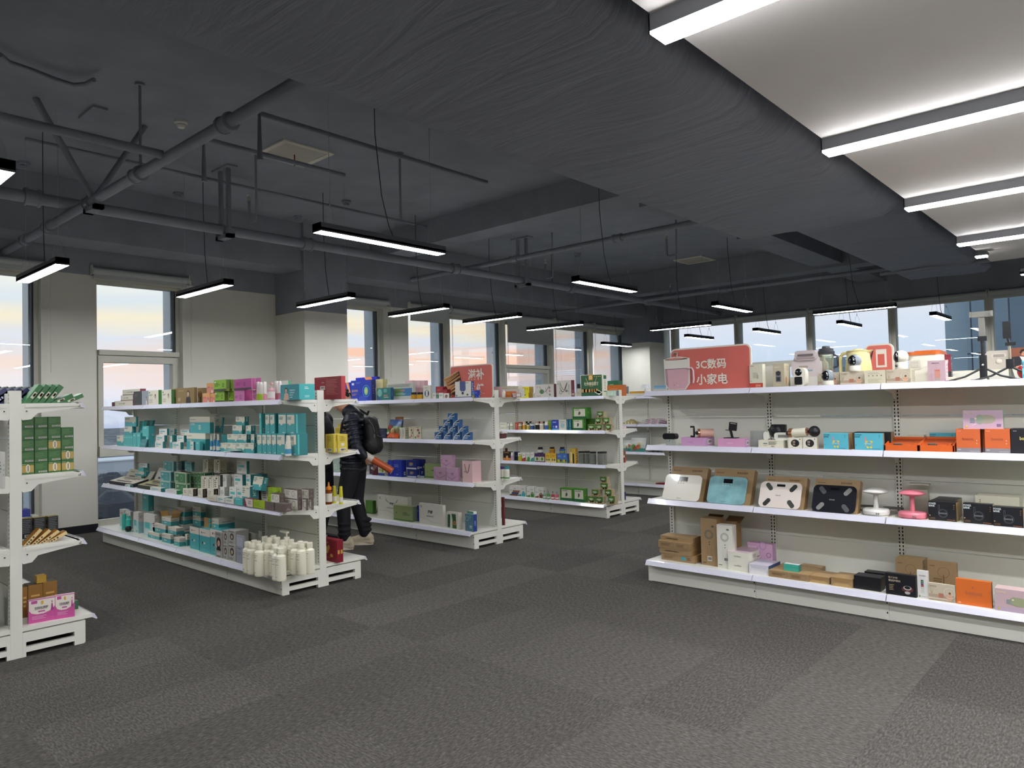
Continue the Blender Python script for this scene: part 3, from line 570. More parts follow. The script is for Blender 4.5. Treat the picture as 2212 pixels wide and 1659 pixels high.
# style -> body, side(+x), top, front decals, side decals
S = {
 'teal_cream': (TE, TED, CRM, [('r',0,.45,1,1,CRM),('e',.78,.5,.1,.2,CRM),('l',.08,.7,.5,.9,3,TED)], [('r',.1,.1,.3,.9,TE2)]),
 'bsm': (TE, TED, CRM, [('r',0,.42,1,1,CRM),('e',.8,.45,.09,.2,CRM),('l',.08,.6,.45,.92,3,'#5c7c7c'),('l',.6,.85,.95,.92,1,'#5c7c7c')], [('tv','BSM',.3,.95,.42,'#a9cfcd')]),
 'tall_teal': (TE, TED, TE2, [('r',.06,.5,.94,.93,CRM),('e',.4,.5,.16,.07,CRM),('l',.12,.68,.75,.85,3,TED),('r',.55,.05,.85,.09,CRM)], [('r',.1,.05,.25,.95,TE2)]),
 'teal_plain': (TE2, TE, TE2, [('l',.2,.75,.8,.88,2,'#d8efec'),('r',.45,.1,.6,.14,'#d8efec')], [('bc',.5,.08,.85,.25)]),
 'teal_dark': (TED, '#1f5c60', TED, [('l',.2,.3,.8,.5,2,TE2)], []),
 'kit_big': (TE, TED, CRM, [('r',0,.66,1,1,CRM),('l',.06,.8,.3,.86,1,GR),('t','CICHER',.06,.5,.12,CRM,.4),('l',.45,.2,.6,.5,4,CRM)], [('r',0,.66,1,1,'#c9c3ae')]),
 'white_teal': (WH, TED, WH, [('r',.12,.5,.75,.68,TE2),('l',.12,.2,.6,.4,2,GR),('l',.12,.78,.5,.88,1,GR)], [('l',.3,.1,.6,.9,6,TE2)]),
 'bulb_teal': ('#3f8f90', '#2c6f72', CRM, [('r',.03,.03,.97,.97,CRM),('r',.06,.06,.94,.94,'#3f8f90'),('o',.6,.52,.24,.025,'#dcb488'),('l',.15,.6,.4,.8,2,CRM),('r',.12,.14,.3,.2,CRM)], [('r',.05,.03,.95,.97,CRM),('r',.12,.06,.88,.94,'#2c6f72')]),
 'bulb_green': ('#3d7a4f', '#2f6340', CRM, [('r',.03,.03,.97,.97,CRM),('r',.06,.06,.94,.94,'#3d7a4f'),('o',.6,.5,.24,.025,'#cfd6a8'),('l',.15,.6,.4,.8,2,CRM),('r',.12,.14,.3,.2,CRM)], [('r',.05,.03,.95,.97,CRM),('r',.12,.06,.88,.94,'#2f6340')]),
 'noir': (CRM, '#cfc8b4', CRM, [('r',.3,.08,.36,.85,'#4a4642'),('l',.45,.2,.8,.8,5,'#5a5652'),('e',.75,.88,.12,.06,'#3a3632')], [('bc',.55,.08,.85,.22),('e',.25,.2,.06,.05,'#2a2626'),('l',.15,.4,.8,.85,4,'#a8a28e')]),
 'noir_dark': ('#5a5a5a', '#3c3836', CRM, [('r',.2,.1,.7,.9,'#d8d4c8')], [('bc',.45,.2,.85,.7)]),
 'noir_front': (CRM, '#3c302c', CRM, [('l',.15,.3,.8,.8,4,'#a29a8a')], [('l',.3,.15,.7,.85,5,'#8d8578')]),
 'tea': ('#dfdcd0', '#5d504c', '#6a5d58', [('o',.68,.5,.3,.05,'#8d8578'),('l',.08,.3,.45,.8,4,'#8d8578'),('r',0,.92,1,1,'#5d504c')], [('p',[(.1,.1),(.5,.5),(.9,.1),(.5,.2)],'#756763'),('p',[(.1,.9),(.5,.55),(.9,.9),(.5,.75)],'#6f625e')]),
 'brown': ('#6a5d58', '#5d504c', '#6f625e', [], [('p',[(.1,.1),(.5,.5),(.9,.1),(.5,.2)],'#857874')]),
 'lime': ('#a2bf2e', '#87a022', '#a9c637', [('l',.1,.2,.8,.75,5,'#6f8a1c'),('l',.1,.85,.8,.93,1,'#5f7a16')], [('e',.5,.6,.12,.1,'#5f6d1a')]),
 'maroon_w': ('#7c3443', '#6a2b3a', '#7c3443', [('p',[(.0,0),(.6,0),(.35,1),(0,1)],'#7c3443'),('p',[(.35,0),(1,0),(1,1),(.15,1)],'#ddd5cc'),('l',.5,.3,.9,.8,4,'#9b6a70')], [('r',.1,.1,.9,.9,'#d6ccc2')]),
 'cream_maroon': (CRM, '#6d2c3c', CRM, [('r',0,0,1,.12,'#5d2230'),('l',.25,.35,.6,.6,1,'#b0a890'),('t','伊丽莎',.5,.38,.24,'#4a4038',.4)], [('r',.2,.2,.8,.8,'#7c3443')]),
 'black_tall': ('#3a3b3c', '#4a4a4a', '#2c2d2e', [('r',0,0,1,.06,'#c9a184'),('l',.08,.6,.6,.85,3,'#6a6b6c')], []),
 'grey_tall': ('#9aa2ad', '#8a929d', '#aab2bd', [('r',0,0,1,.06,'#c9a184')]+woman(.75,s=.7), []),
 'herb_white': (CRM, '#3f7a3c', CRM, [('e',.12,.85,.06,.05,'#2f7a4c'),('l',.08,.62,.5,.75,3,'#5a8a6a'),('l',.08,.15,.5,.42,4,'#b0ab98')]+woman(.7,s=.85), []),
 'gold': ('#8d7648', '#75603a', '#9b8352', [('t','IOI',.05,.2,.2,'#d8cfae',.3),('l',.08,.78,.4,.86,1,'#b9a878'),('r',0,0,1,.02,'#6b5632')]+woman(.66,dress='#2b2a30',hair='#221d1c',s=.95), [('r',.1,0,.16,1,'#86703f')]),
 'peach': ('#e0907e', '#cf7c70', '#e6b46e', [('r',0,.6,1,1,'#e2a86a'),('l',.1,.5,.6,.65,2,'#c0525a')]+woman(.75,s=.6), []),
 'acid_green': ('#8fbf35', '#6d7f2c', '#8fbf35', [('r',0,0,1,.2,'#3c4a34'),('o',.75,.52,.17,.05,'#20241f'),('l',.06,.4,.5,.75,4,'#4c6e1c'),('e',.12,.8,.06,.08,'#cfe6ea')], [('r',0,.2,.4,1,'#5b7030')]),
 'magenta': ('#b84f96', '#a8447f', '#a53f80', [('r',0,0,1,.18,'#4a3a48'),('o',.6,.52,.17,.05,'#3a1f33'),('l',.1,.4,.5,.7,3,'#8c2f70')], [('r',0,0,.06,1,'#d8c8cc')]),
 'magenta_plain': ('#cf7ab4', '#a8447f', '#b84f96', [('o',.6,.4,.17,.05,'#4a2f43'),('l',.06,.3,.45,.55,2,'#93407a')], []),
 'sleeping': ('#3f95a0', '#45b3b6', '#57bdbb', [('t','SLEEPING',.5,.42,.1,'#d8efec',.4),('t','PANTS',.5,.26,.1,'#d8efec',.4),('r',.5,.58,.78,.66,'#a8d4d6'),('l',.5,.12,.7,.2,1,'#d8efec')]+woman(.32,dress='#d8b49c',s=.92), [('l',.35,.66,.7,.84,2,'#d8f4f0'),('l',.35,.12,.7,.28,2,'#bfeae6')]),
 'white_green': (WH, '#3a9a6c', WH, [('l',.2,.55,.8,.8,3,'#b9bfb4')], []),
 'red_big': ('#87212f', '#b03b42', '#9b2a38', [('r',.06,.93,.94,.935,'#b58a5a'),('bc',.22,.45,.4,.6),('l',.45,.2,.92,.88,11,'#a8605c'),('l',.28,.72,.4,.78,1,'#c9a08c')], []),
 'yellow_bc': ('#cdb43c', '#d2bb48', '#d8c85a', [('l',.2,.6,.8,.9,4,'#a08a28'),('bc',.2,.05,.8,.22)], [('l',.2,.6,.8,.9,4,'#a08a28'),('bc',.2,.05,.8,.22),('r',.35,.35,.65,.5,'#e8e0d0')]),
 'red_gift': ('#8c2030', '#7b1826', '#9b2a38', [('e',.52,.5,.1,.16,'#c8a24c'),('e',.62,.62,.05,.1,'#c8a24c'),('e',.75,.28,.07,.08,'#c8a24c'),('l',.42,.8,.62,.86,1,'#c8a24c'),('l',.4,.14,.75,.2,1,'#b8705c')], [('r',.1,.38,.4,.55,'#c8a24c'),('r',.6,.38,.9,.55,'#c8a24c')]),
 'blue_energy': ('#2b3fae', '#1c2560', '#3648b0', [('r',.05,.78,.16,.88,'#e8e8ee'),('t','氢化细合',.05,.45,.12,'#c5a08a',.45),('l',.05,.26,.3,.38,2,'#b08a80'),('l',.25,.82,.5,.92,2,'#6a80d8'),('o',.75,.48,.28,.02,'#5fc0e8'),('e',.75,.48,.1,.2,'#7fc8b0'),('e',.75,.48,.05,.12,'#e0e070'),('p',[(.3,0),(.45,.25),(.6,.28),(.9,0)],'#3d55c4')], [('l',.3,.3,.6,.75,4,'#5a62a0')]),
 'blue_orange': ('#2430b8', '#1c2690', '#2430b8', [('p',[(.42,1),(.75,1),(.98,.5),(.9,0),(.7,0),(.75,.5)],'#e8945a')], []),
 'green_sea': ('#2f7a74', '#2b4f86', '#38867f', [('e',.22,.62,.16,.3,'#7fb8ae'),('e',.62,.78,.12,.15,'#6aa5a0'),('p',[(0,0),(.45,0),(0,.5)],'#2c5f8e'),('t','益生元片',.52,.34,.12,'#e8a078',.42),('r',.52,.24,.85,.28,'#d0e0d8')], [('l',.3,.3,.6,.8,4,'#7f90c0')]),
 'green_long': ('#bfc2ba', '#a9aca4', '#c9ccc4', [('r',.12,.25,.95,.7,'#4f8a5c'),('r',.6,.25,.95,.7,'#3f78a8'),('e',.13,.48,.05,.24,'#c9ccc0'),('t','益生元复合益生菌',.32,.52,.11,'#e08a70',.5),('l',.35,.3,.8,.45,3,'#b8d0c0'),('l',.05,.78,.9,.95,2,'#8a8d86')], []),
 'badge_white': ('#dcd9ca', '#bdbaab', CRM, [('o',.5,.42,.25,.03,'#3f5686'),('e',.5,.42,.3,.2,'#3f5686'),('r',.38,.24,.62,.62,'#e6e3d8'),('l',.3,.8,.75,.85,1,'#3a3a3a')], []),
 'pale_yellow': ('#d8cf94', '#b5ac78', '#ded6a2', [('l',.1,.72,.4,.82,1,'#5a563c')], [('l',.4,.7,.9,.9,2,'#d0c89c')]),
 'pinkish': ('#d6b4b8', '#c49aa2', '#dcbcc0', [('l',.2,.3,.8,.6,4,'#c08a94')], []),
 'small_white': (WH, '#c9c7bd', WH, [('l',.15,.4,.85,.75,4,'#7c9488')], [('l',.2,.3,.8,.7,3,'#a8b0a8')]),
 'small_green': ('#3f7a58', '#326448', '#3f7a58', [('l',.2,.3,.8,.7,3,'#a8c8a8')], []),
 'goat': (WH, '#7aa594', '#5a9a8a', [('e',.5,.45,.28,.32,'#8a6f5e'),('e',.3,.3,.12,.12,'#c25b4e'),('e',.68,.62,.1,.12,'#3b4a44')], []),
 'red_small': ('#a53840', '#8c2c34', '#b34650', [('l',.2,.6,.8,.8,2,'#d0787c')], []),
 'navy_emblem': ('#dcdad0', '#3a4678', CRM, [('r',0,.04,1,.08,'#2f3a66'),('p',[(.3,1),(.66,1),(.66,.5),(.48,.3),(.3,.5)],'#4a5688'),('e',.48,.3,.11,.13,'#d8d6cc'),('e',.48,.3,.07,.09,'#2f3a66'),('e',.1,.16,.05,.05,'#7a7d58'),('e',.78,.2,.05,.06,'#4a4440'),('l',.68,.86,.95,.93,1,'#6a6d7c')], [('l',.3,.3,.7,.9,6,'#d0d4e4')]),
 'blue_pyr': ('#2f5d92', '#2a5488', '#3a6aa0', [('p',[(0,.0),(.12,.42),(.4,.75),(.8,.98),(1,1),(.82,.9),(.45,.68),(.2,.38),(.08,0)],'#dbe0da'),('r',.3,.5,1,.6,'#c8cfc8'),('p',[(.3,.62),(.9,.9),(.95,.62)],'#13283c'),('l',.2,.1,.9,.4,2,'#b8c4cc')], [('e',.4,.4,.14,.12,'#1d3c64')]),
 'dark_blue_small': ('#272b48', '#20243c', '#30344f', [('l',.15,.4,.85,.6,1,'#6a6f90')], []),
 'white_sachet': ('#d8d4c4', '#b8b4a2', CRM, [('l',.2,.2,.45,.85,5,'#4a4a44')], [('l',.2,.2,.7,.8,3,'#8a8674')]),
 'floral': ('#dcd4b8', '#8a9a78', CRM, [('e',.6,.72,.16,.1,'#a8505c'),('e',.6,.25,.18,.12,'#d08a94'),('e',.75,.5,.12,.1,'#3f6a44'),('e',.25,.15,.1,.1,'#5a8a58'),('r',.1,.2,.25,.7,'#ece8d0'),('l',.3,.9,.9,.95,1,'#3a3a3a')], []),
 'yellow_top': ('#e3dfc4', '#bdb9a0', '#e3dfc4', [('r',0,0,1,.2,'#3a4a96'),('e',.3,.42,.14,.1,'#b9b060'),('e',.68,.38,.18,.14,'#8a9a3c'),('l',.1,.64,.9,.76,2,'#5a5a52')], []),
 'blue_rect': ('#2237a8', '#1d2f90', '#2a3fb4', [('l',.15,.55,.8,.75,2,'#8a98dc'),('r',.4,.12,.6,.18,'#8a98dc')], [('bc',.5,.1,.85,.3)]),
 'navy_gold': ('#1b2a78', '#18246a', '#1b2a78', [('r',0,.04,1,.2,'#cdd0dc'),('e',.5,.66,.2,.1,'#b08a50'),('l',.3,.4,.7,.55,2,'#c0c4d8')], [('bc',.3,.08,.9,.3)]),
 'sage': ('#8c9c68', '#57664a', '#9aa878', [('r',0,0,1,.13,'#5f7a42'),('l',.42,.48,.9,.6,1,'#3f4f34'),('e',.18,.45,.03,.04,'#7a6a4a')], []),
 'sage_big': ('#8f9d6a', '#5a6a58', '#a6b184', [('r',0,0,1,.1,'#4f7a3c'),('t','益生菌固体',.5,.5,.09,'#33452c',.4),('r',.5,.4,.85,.46,'#5a7a58'),('e',.17,.5,.03,.04,'#7a5a4a')], []),
 'lilac': ('#c9a4bd', '#b48ea9', '#cfaec4', [('e',.1,.55,.05,.1,'#b888a8'),('t','艾维丽',.42,.52,.1,'#4a3440',.3),('l',.45,.44,.7,.5,1,'#8a6a7c'),('p',[(.05,.42),(.5,.16),(.95,.42),(.95,.4),(.5,.13),(.05,.4)],'#5d3f58')], [('e',.6,.5,.05,.04,'#7a5a70')]),
 'clinic_white': ('#d9d7c9', '#c6c4b5', CRM, [('o',.09,.84,.05,.02,'#33353a'),('p',[(.05,.27),(.3,.3),(.6,.18),(.95,.24),(.95,.235),(.6,.17),(.3,.29),(.05,.262)],'#8a8c90'),('t','芦魅',.42,.55,.14,'#4a4c52',.2),('l',.32,.4,.66,.46,2,'#8a8c90'),('p',[(.28,.9),(.3,.74),(.42,.64),(.6,.64),(.7,.88),(.66,.72),(.6,.66),(.42,.66),(.32,.76)],'#7a7c82')], []),
 'clinic_white2': ('#dddbd0', '#cac8bb', CRM, [('o',.09,.84,.05,.02,'#33353a'),('p',[(.05,.3),(.3,.27),(.6,.12),(.95,.14),(.95,.135),(.6,.11),(.3,.262),(.05,.292)],'#8a8c90'),('t','芦魅',.38,.52,.18,'#4a4c52',.22),('l',.32,.36,.7,.44,2,'#8a8c90')], []),
 'leaf_green': ('#4f7d2c', '#3f6a22', '#5a8a34', [('r',0,0,1,.12,'#2f5a1c'),('l',.4,.3,.6,.7,3,'#6a9a4a')], []),
 'coffee_slim': ('#dedccf', '#c9c7b9', '#e2e0d4', [('p',[(.08,.05),(.3,.05),(.34,.85),(.12,.85)],'#2f5a3c'),('p',[(.5,.02),(.86,.02),(.8,.9),(.45,.9),(.52,.5)],'#3b5f3a'),('e',.7,.35,.12,.12,'#c08a4a'),('e',.7,.35,.06,.06,'#6a3f22')], []),
 'beeswim': ('#5a7f8e', '#23408a', '#7a9aa4', [('o',.25,.75,.14,.03,'#a8c0c8'),('o',.6,.85,.08,.02,'#a8c0c8'),('r',.55,.28,.85,.34,'#d0dcdc'),('r',.55,.2,.85,.24,'#d0dcdc')], [('tv','BEEY',.3,.62,.35,'#a8b8dc')]),
 'teal_w_top': ('#4a8c6c', WH, WH, [('r',0,0,1,.9,WH)], []),
 'maroon': ('#7a2e3c', '#6a2634', '#843644', [('l',.2,.3,.8,.5,2,'#a8646c')], []),
 'lotion': (CRM, '#4f9c98', CRM, [('o',.82,.5,.28,.08,'#d8b85a'),('r',.1,.44,.65,.56,'#7aa898')], []),
 'bright_yellow': ('#d8cb2c', '#b08f2c', '#cfc23c', [('l',.15,.4,.3,.8,3,'#4a4a1c'),('e',.6,.62,.07,.1,'#4a4a1c')], [('e',.5,.5,.1,.08,'#8a6f22')]),
 'duzhong': ('#cbc8be', '#5d2230', '#d6d3c8', [('o',.13,.8,.07,.02,'#a85a5c'),('e',.37,.46,.12,.17,'#4f7a4c'),('t','杜',.74,.66,.16,'#2f2f30'),('t','仲',.74,.4,.16,'#a84a48'),('t','鸡',.74,.14,.16,'#2f2f30'),('p',[(.56,.75),(.6,.4),(.66,.3),(.7,.36),(.66,.34),(.62,.42),(.58,.75)],'#8d8a84'),('l',.1,.1,.35,.17,1,'#8a5a58')], []),
 'huangqi': ('#cbc8be', '#6a2533', '#d6d3c8', [('o',.1,.8,.05,.02,'#4a4a4a'),('p',[(.2,.9),(.24,.55),(.38,.36),(.5,.36),(.64,.55),(.72,.9),(.62,.52),(.48,.32),(.38,.32),(.22,.52)],'#5d3a34'),('o',.28,.3,.11,.03,'#7a7a5c'),('t','鸡蛋',.6,.3,.15,'#33332f',.16),('l',.82,.15,.88,.75,6,'#4a4a46')], [('r',.15,.1,.85,.24,'#c0a4a4'),('r',.4,.3,.55,.42,'#c0a4a4')]),
 'green_gift': ('#2f5c3c', '#dcd9c8', CRM, [('r',0,0,1,.02,CRM),('r',0,.98,1,1,CRM),('r',0,0,.025,1,CRM),('r',.975,0,1,1,CRM),('r',.38,.75,.57,1,'#d09a3c'),('o',.475,.87,.07,.03,'#e8e2c8'),('t','杜仲猴菇膳食',.18,.5,.17,'#e3e0c8',.65),('r',.05,.2,.8,.34,'#c89a54'),('r',.15,.2,.22,.34,'#6a3f2c'),('r',.3,.2,.37,.34,'#c25b44'),('r',.45,.2,.5,.34,'#22385c'),('r',.55,.2,.6,.34,'#7a2f2c'),('r',.65,.2,.7,.34,'#4f8a3c'),('p',[(.62,.2),(.82,.28),(.98,.18),(.84,.06)],'#e4dfd0'),('e',.82,.18,.1,.05,'#a8623c'),('e',.66,.9,.02,.02,'#e0c860'),('e',.74,.9,.02,.02,'#e0c860'),('e',.82,.9,.02,.02,'#e0c860'),('e',.9,.9,.02,.02,'#e0c860')], [('r',.2,.78,.85,.95,'#2f5c3c'),('r',.2,.2,.85,.24,'#2f5c3c'),('l',.4,.3,.65,.72,6,'#5a5a4c')]),
 'green_deep': ('#2f6f50', '#265c42', '#3a7c5c', [('l',.2,.7,.7,.78,1,'#a8c8a0')], []),
 'orange_flat': ('#c8712f', '#b5622a', '#cf7a38', [('l',.2,.4,.85,.7,2,'#e0a070')], []),
 'blue_zinc': ('#3340a8', '#28328c', '#3a48b0', [('r',0,0,1,.18,'#4f9cd8'),('l',.1,.72,.8,.84,1,'#dfe2f2'),('e',.65,.34,.16,.12,'#dfe2f2'),('e',.22,.34,.1,.08,'#8fa0e0')], []),
 'white_egg': ('#dcdcd0', '#c4c4b8', CRM, [('o',.5,.45,.22,.03,'#4f9aa8'),('e',.5,.45,.2,.15,'#9accd0'),('l',.15,.75,.85,.85,2,'#6aa0a0')], []),
 'teal_spine': ('#2f7486', '#28637a', '#2f7486', [('l',.3,.3,.7,.8,4,'#8ac0c8')], []),
 'herb_green': ('#4a8a2c', '#3a7a2c', '#5a9a3a', [('r',0,0,1,.2,'#245c38'),('r',.12,.22,.88,.88,'#dcdac8'),('t','蒲公英根茶',.18,.74,.1,'#2f3a2c',.64),('e',.5,.5,.07,.14,'#3a4a2c'),('e',.46,.4,.05,.08,'#5a6a3c'),('l',.7,.28,.84,.33,1,'#7a7a68')], [('e',.35,.55,.08,.06,'#c89a4c')]),
 'gold_black': ('#b5883c', '#8a642a', '#3a2f22', [('r',.25,.05,.85,.9,'#3a3328'),('e',.55,.5,.2,.3,'#6a6f78'),('l',.35,.72,.75,.84,1,'#d8b46a')], [('l',.2,.3,.8,.7,3,'#caa05a')]),
 'black_gold': ('#23262a', '#1b1e22', '#b59438', [('r',.25,.85,.75,1,'#b59438'),('t','鹿鞭帝',.3,.5,.16,'#c8a23c',.6),('e',.62,.2,.14,.14,'#8f9496')], [('l',.1,.35,.9,.95,8,'#5a5d60'),('bc',.3,.18,.9,.3),('bc',.1,.04,.9,.14)]),
 'pink_med': ('#c9569b', '#b84a8c', '#ecc8dc', [('p',[(.02,.97),(.98,.97),(.98,.62),(.8,.45),(.55,.36),(.3,.36),(.12,.42),(.02,.55)],'#ece4da'),('r',.1,.82,.32,.95,'#c05a9c'),('e',.5,.84,.05,.08,'#dcae3c'),('t','妇科检康酶',.22,.55,.14,'#4a4450',.5),('r',.35,.44,.6,.5,'#c05a9c'),('l',.12,.14,.7,.3,3,'#e0a0c8'),('e',.86,.62,.03,.14,'#b0428c'),('e',.86,.82,.02,.04,'#b0428c'),('p',[(.8,.45),(.92,.45),(.89,.62),(.84,.62)],'#a03c88')], [('tv','妇科检康酶',.3,.8,.3,'#e4b4d4')]),
 'green_grass': ('#3f6e3a', '#3a6a36', '#46763f', [('l',.1,.3,.9,.8,4,'#6a8f5c')], [('l',.08,.4,.92,.85,4,'#5f8a54'),('bc',.3,.1,.6,.24),('bc',.64,.1,.95,.24)]),
 'green_grass_face': ('#3f6e3a', '#3f6e3a', '#46763f', [], [('r',.02,.15,.98,.8,'#b89c54'),('e',.52,.5,.18,.38,'#e4dcc4'),('r',.5,.25,.56,.75,'#4a3c2c'),('l',.05,.84,.35,.92,1,'#a8c09a')]),
 'yel_fan': ('#c88a22', '#d8b05a', '#c88a22', [('l',.1,.3,.9,.6,2,'#8a5a14')], [('l',.2,.1,.8,.55,4,'#4a4238')]),
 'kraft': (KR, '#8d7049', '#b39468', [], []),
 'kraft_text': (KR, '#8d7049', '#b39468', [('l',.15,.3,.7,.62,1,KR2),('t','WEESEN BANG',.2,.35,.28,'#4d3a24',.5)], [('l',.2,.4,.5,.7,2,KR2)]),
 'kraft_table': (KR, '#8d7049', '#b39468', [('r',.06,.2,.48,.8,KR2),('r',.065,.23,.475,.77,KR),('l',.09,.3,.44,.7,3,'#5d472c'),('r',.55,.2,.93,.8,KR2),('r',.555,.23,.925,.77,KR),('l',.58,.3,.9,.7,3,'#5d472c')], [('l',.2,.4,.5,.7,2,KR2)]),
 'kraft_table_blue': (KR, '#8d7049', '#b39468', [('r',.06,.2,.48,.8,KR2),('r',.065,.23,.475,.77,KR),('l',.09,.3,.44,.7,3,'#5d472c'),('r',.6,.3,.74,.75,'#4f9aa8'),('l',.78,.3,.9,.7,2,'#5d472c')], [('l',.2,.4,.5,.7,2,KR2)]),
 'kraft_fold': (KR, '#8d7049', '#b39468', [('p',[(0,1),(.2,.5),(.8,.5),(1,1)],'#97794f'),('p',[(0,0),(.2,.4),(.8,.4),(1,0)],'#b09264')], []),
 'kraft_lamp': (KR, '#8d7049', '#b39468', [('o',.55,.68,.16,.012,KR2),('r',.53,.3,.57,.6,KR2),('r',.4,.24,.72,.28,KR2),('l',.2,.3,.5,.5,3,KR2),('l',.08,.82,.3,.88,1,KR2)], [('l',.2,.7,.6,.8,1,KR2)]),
 'kraft_fan': (KR, '#8d7049', '#b39468', [('o',.5,.66,.1,.02,'#6c6a60'),('o',.5,.66,.072,.012,'#6c6a60'),('e',.52,.5,.03,.012,'#3b3227'),('e',.52,.45,.03,.012,'#3b3227'),('r',.4,.2,.41,.42,KR2),('r',.62,.2,.63,.42,KR2),('bc',.4,.1,.66,.2),('l',.08,.04,.4,.07,1,'#3b3227'),('e',.75,.84,.09,.02,'#5a554a')], []),
 'white_fan': ('#dfddd2', '#cfcdc2', '#e2e0d6', [('o',.5,.72,.1,.02,'#a9a9a2'),('o',.5,.72,.072,.012,'#a9a9a2'),('e',.52,.54,.03,.012,'#3b3b3b'),('e',.52,.48,.03,.012,'#3b3b3b'),('r',.36,.2,.37,.5,'#b9b7ac'),('r',.66,.2,.67,.5,'#b9b7ac'),('bc',.42,.16,.7,.26),('l',.08,.06,.4,.09,1,'#3b3b3b'),('e',.72,.9,.1,.02,'#6a6a66')], []),
 'toothfairy': ('#e2e0d2', '#d4d2c4', '#d4bcc8', [('t','toothfairy',.3,.4,.2,'#77766e',.35)], [('l',.3,.3,.6,.7,3,'#8a897e'),('bc',.6,.15,.85,.4)]),
 'lav_white': ('#dcdae0', '#24406c', '#d8d2e2', [('p',[(0,1),(.15,.6),(.85,.6),(1,1)],'#cccad4'),('p',[(0,0),(.15,.4),(.85,.4),(1,0)],'#e4e2e8')], []),
 'pink_swirl': ('#cfa6c4', '#b893b8', '#b78fae', [('o',.33,.62,.2,.05,'#b795bf'),('o',.62,.9,.16,.05,'#b795bf'),('o',.6,.2,.16,.05,'#b795bf'),('t','boocce',.06,.8,.1,'#ece4ec',.3),('o',.85,.55,.1,.02,'#6a5a78')], []),
 'mint_case': ('#3faa98', '#2c6f66', '#e0e6e2', [('r',0,.48,1,.5,'#1f5a50'),('t','R-T',.45,.68,.1,'#1f5a50',.2)], []),
 'black_plain': ('#16171b', '#1c1d22', '#26272c', [], [('l',.2,.3,.8,.7,5,'#6a5d4c')]),
 'black_eye': ('#17181d', '#1c1d22', '#2a2b30', [('t','智能护眼',.1,.76,.1,'#9c8f82',.4),('t','微波护眼仪',.1,.62,.1,'#c0b4a0',.45),('l',.12,.2,.3,.5,4,'#8a7a60'),('e',.72,.34,.19,.15,'#5a2f34'),('e',.72,.4,.13,.1,'#b9b4ae'),('e',.72,.42,.1,.07,'#17181d'),('e',.72,.18,.09,.07,'#a9a6a2')], []),
 'therm': ('#dedcda', '#c8c6c2', '#e4e2de', [('r',.3,.18,.62,.7,'#d0cecc'),('r',.34,.42,.56,.66,'#22302c'),('e',.45,.6,.08,.03,'#5fb060'),('e',.45,.53,.08,.03,'#8a7ad0'),('e',.45,.46,.08,.03,'#d0505c'),('t','红外体温计',.2,.8,.05,'#5a2f34',.6),('e',.2,.07,.08,.03,'#5f8a3c'),('l',.35,.05,.9,.08,1,GR)], []),
 'fan_scene': ('#c4b9a4', '#d9d6c0', '#dcd9c8', [('r',0,0,1,.38,'#a89684'),('r',0,.1,.85,.18,'#c9bfae'),('r',.38,.2,.56,.46,'#a9705f'),('e',.78,.3,.12,.18,'#d0a486'),('o',.8,.52,.3,.02,'#dcd8cc'),('o',.8,.52,.15,.012,'#dcd8cc'),('e',.8,.52,.04,.06,'#6d4838'),('p',[(.1,.4),(.12,.42),(.06,.85)],'#8a8a5c'),('p',[(.12,.42),(.14,.42),(.2,.8)],'#8a8a5c'),('t','boocce',.06,.8,.12,'#8a7f6c',.25)], [('l',.2,.1,.8,.9,6,'#b8b4a0')]),
 'fan_back': ('#cfc9b0', '#bfb9a2', '#d9d6c0', [('l',.15,.7,.85,.85,2,'#b0ab94'),('l',.15,.1,.85,.4,4,'#b0ab94'),('e',.2,.62,.03,.04,'#6a665a'),('e',.4,.62,.03,.04,'#6a665a'),('e',.6,.62,.03,.04,'#6a665a'),('e',.8,.62,.03,.04,'#4a463a')], []),
 'orange_flatbox': ('#d36c2e', '#5a3a28', '#e4742c', [('t','boocce',.28,.42,.16,'#a8664a',.46),('l',.35,.3,.6,.36,1,'#c86a3c'),('e',.48,.7,.03,.03,'#a8664a'),('r',.06,.05,.14,.1,'#e8b090')], []),
 'pig_box': ('#c4aab0', '#a9aab0', '#dcc0c0', [('r',0,0,1,.2,'#b8a4b8'),('e',.62,.48,.26,.2,'#9aa07e'),('e',.5,.5,.12,.19,'#9aa07e'),('r',.3,.38,.42,.56,'#8a9490'),('e',.46,.56,.03,.04,'#d8d8b0'),('t','boocce',.05,.82,.1,'#dcd0a0',.24),('e',.1,.12,.03,.05,'#c8b44c')], []),
 'platypus': ('#c4a9bc', '#8fb89c', '#c9b0c2', [('e',.6,.52,.22,.24,'#a9a491'),('e',.42,.52,.1,.26,'#98a391'),('r',.18,.34,.3,.58,'#8a8f9a'),('e',.32,.56,.03,.05,'#d8d8c0'),('t','boocce',.04,.84,.1,'#dcd69c',.22),('l',.84,.12,.96,.28,2,'#5a4a90'),('e',.09,.14,.03,.05,'#d8c040'),('p',[(.15,.12),(.34,.3),(.33,.26)],'#e8e0e8')], []),
 'power_cyan': ('#5cb8cc', KR, '#6cc4d6', [('t','POWER',.02,.86,.08,'#1d3f58',.24),('t','BANK',.02,.74,.08,'#1d3f58',.2),('r',.36,.5,.41,.78,'#d88a90'),('o',.5,.36,.2,.04,'#e0a8a0'),('e',.42,.5,.04,.06,'#e4d850'),('e',.6,.5,.04,.06,'#e4d850'),('e',.46,.18,.04,.06,'#e4d850'),('e',.58,.18,.04,.06,'#e4d850'),('t','boocce',.36,.36,.09,'#d0e8ec',.3),('l',.62,.06,.95,.11,1,'#2f6a80'),('l',.86,.7,.9,.9,3,'#2f6a80'),('e',.05,.3,.015,.02,'#1d3f58')], []),
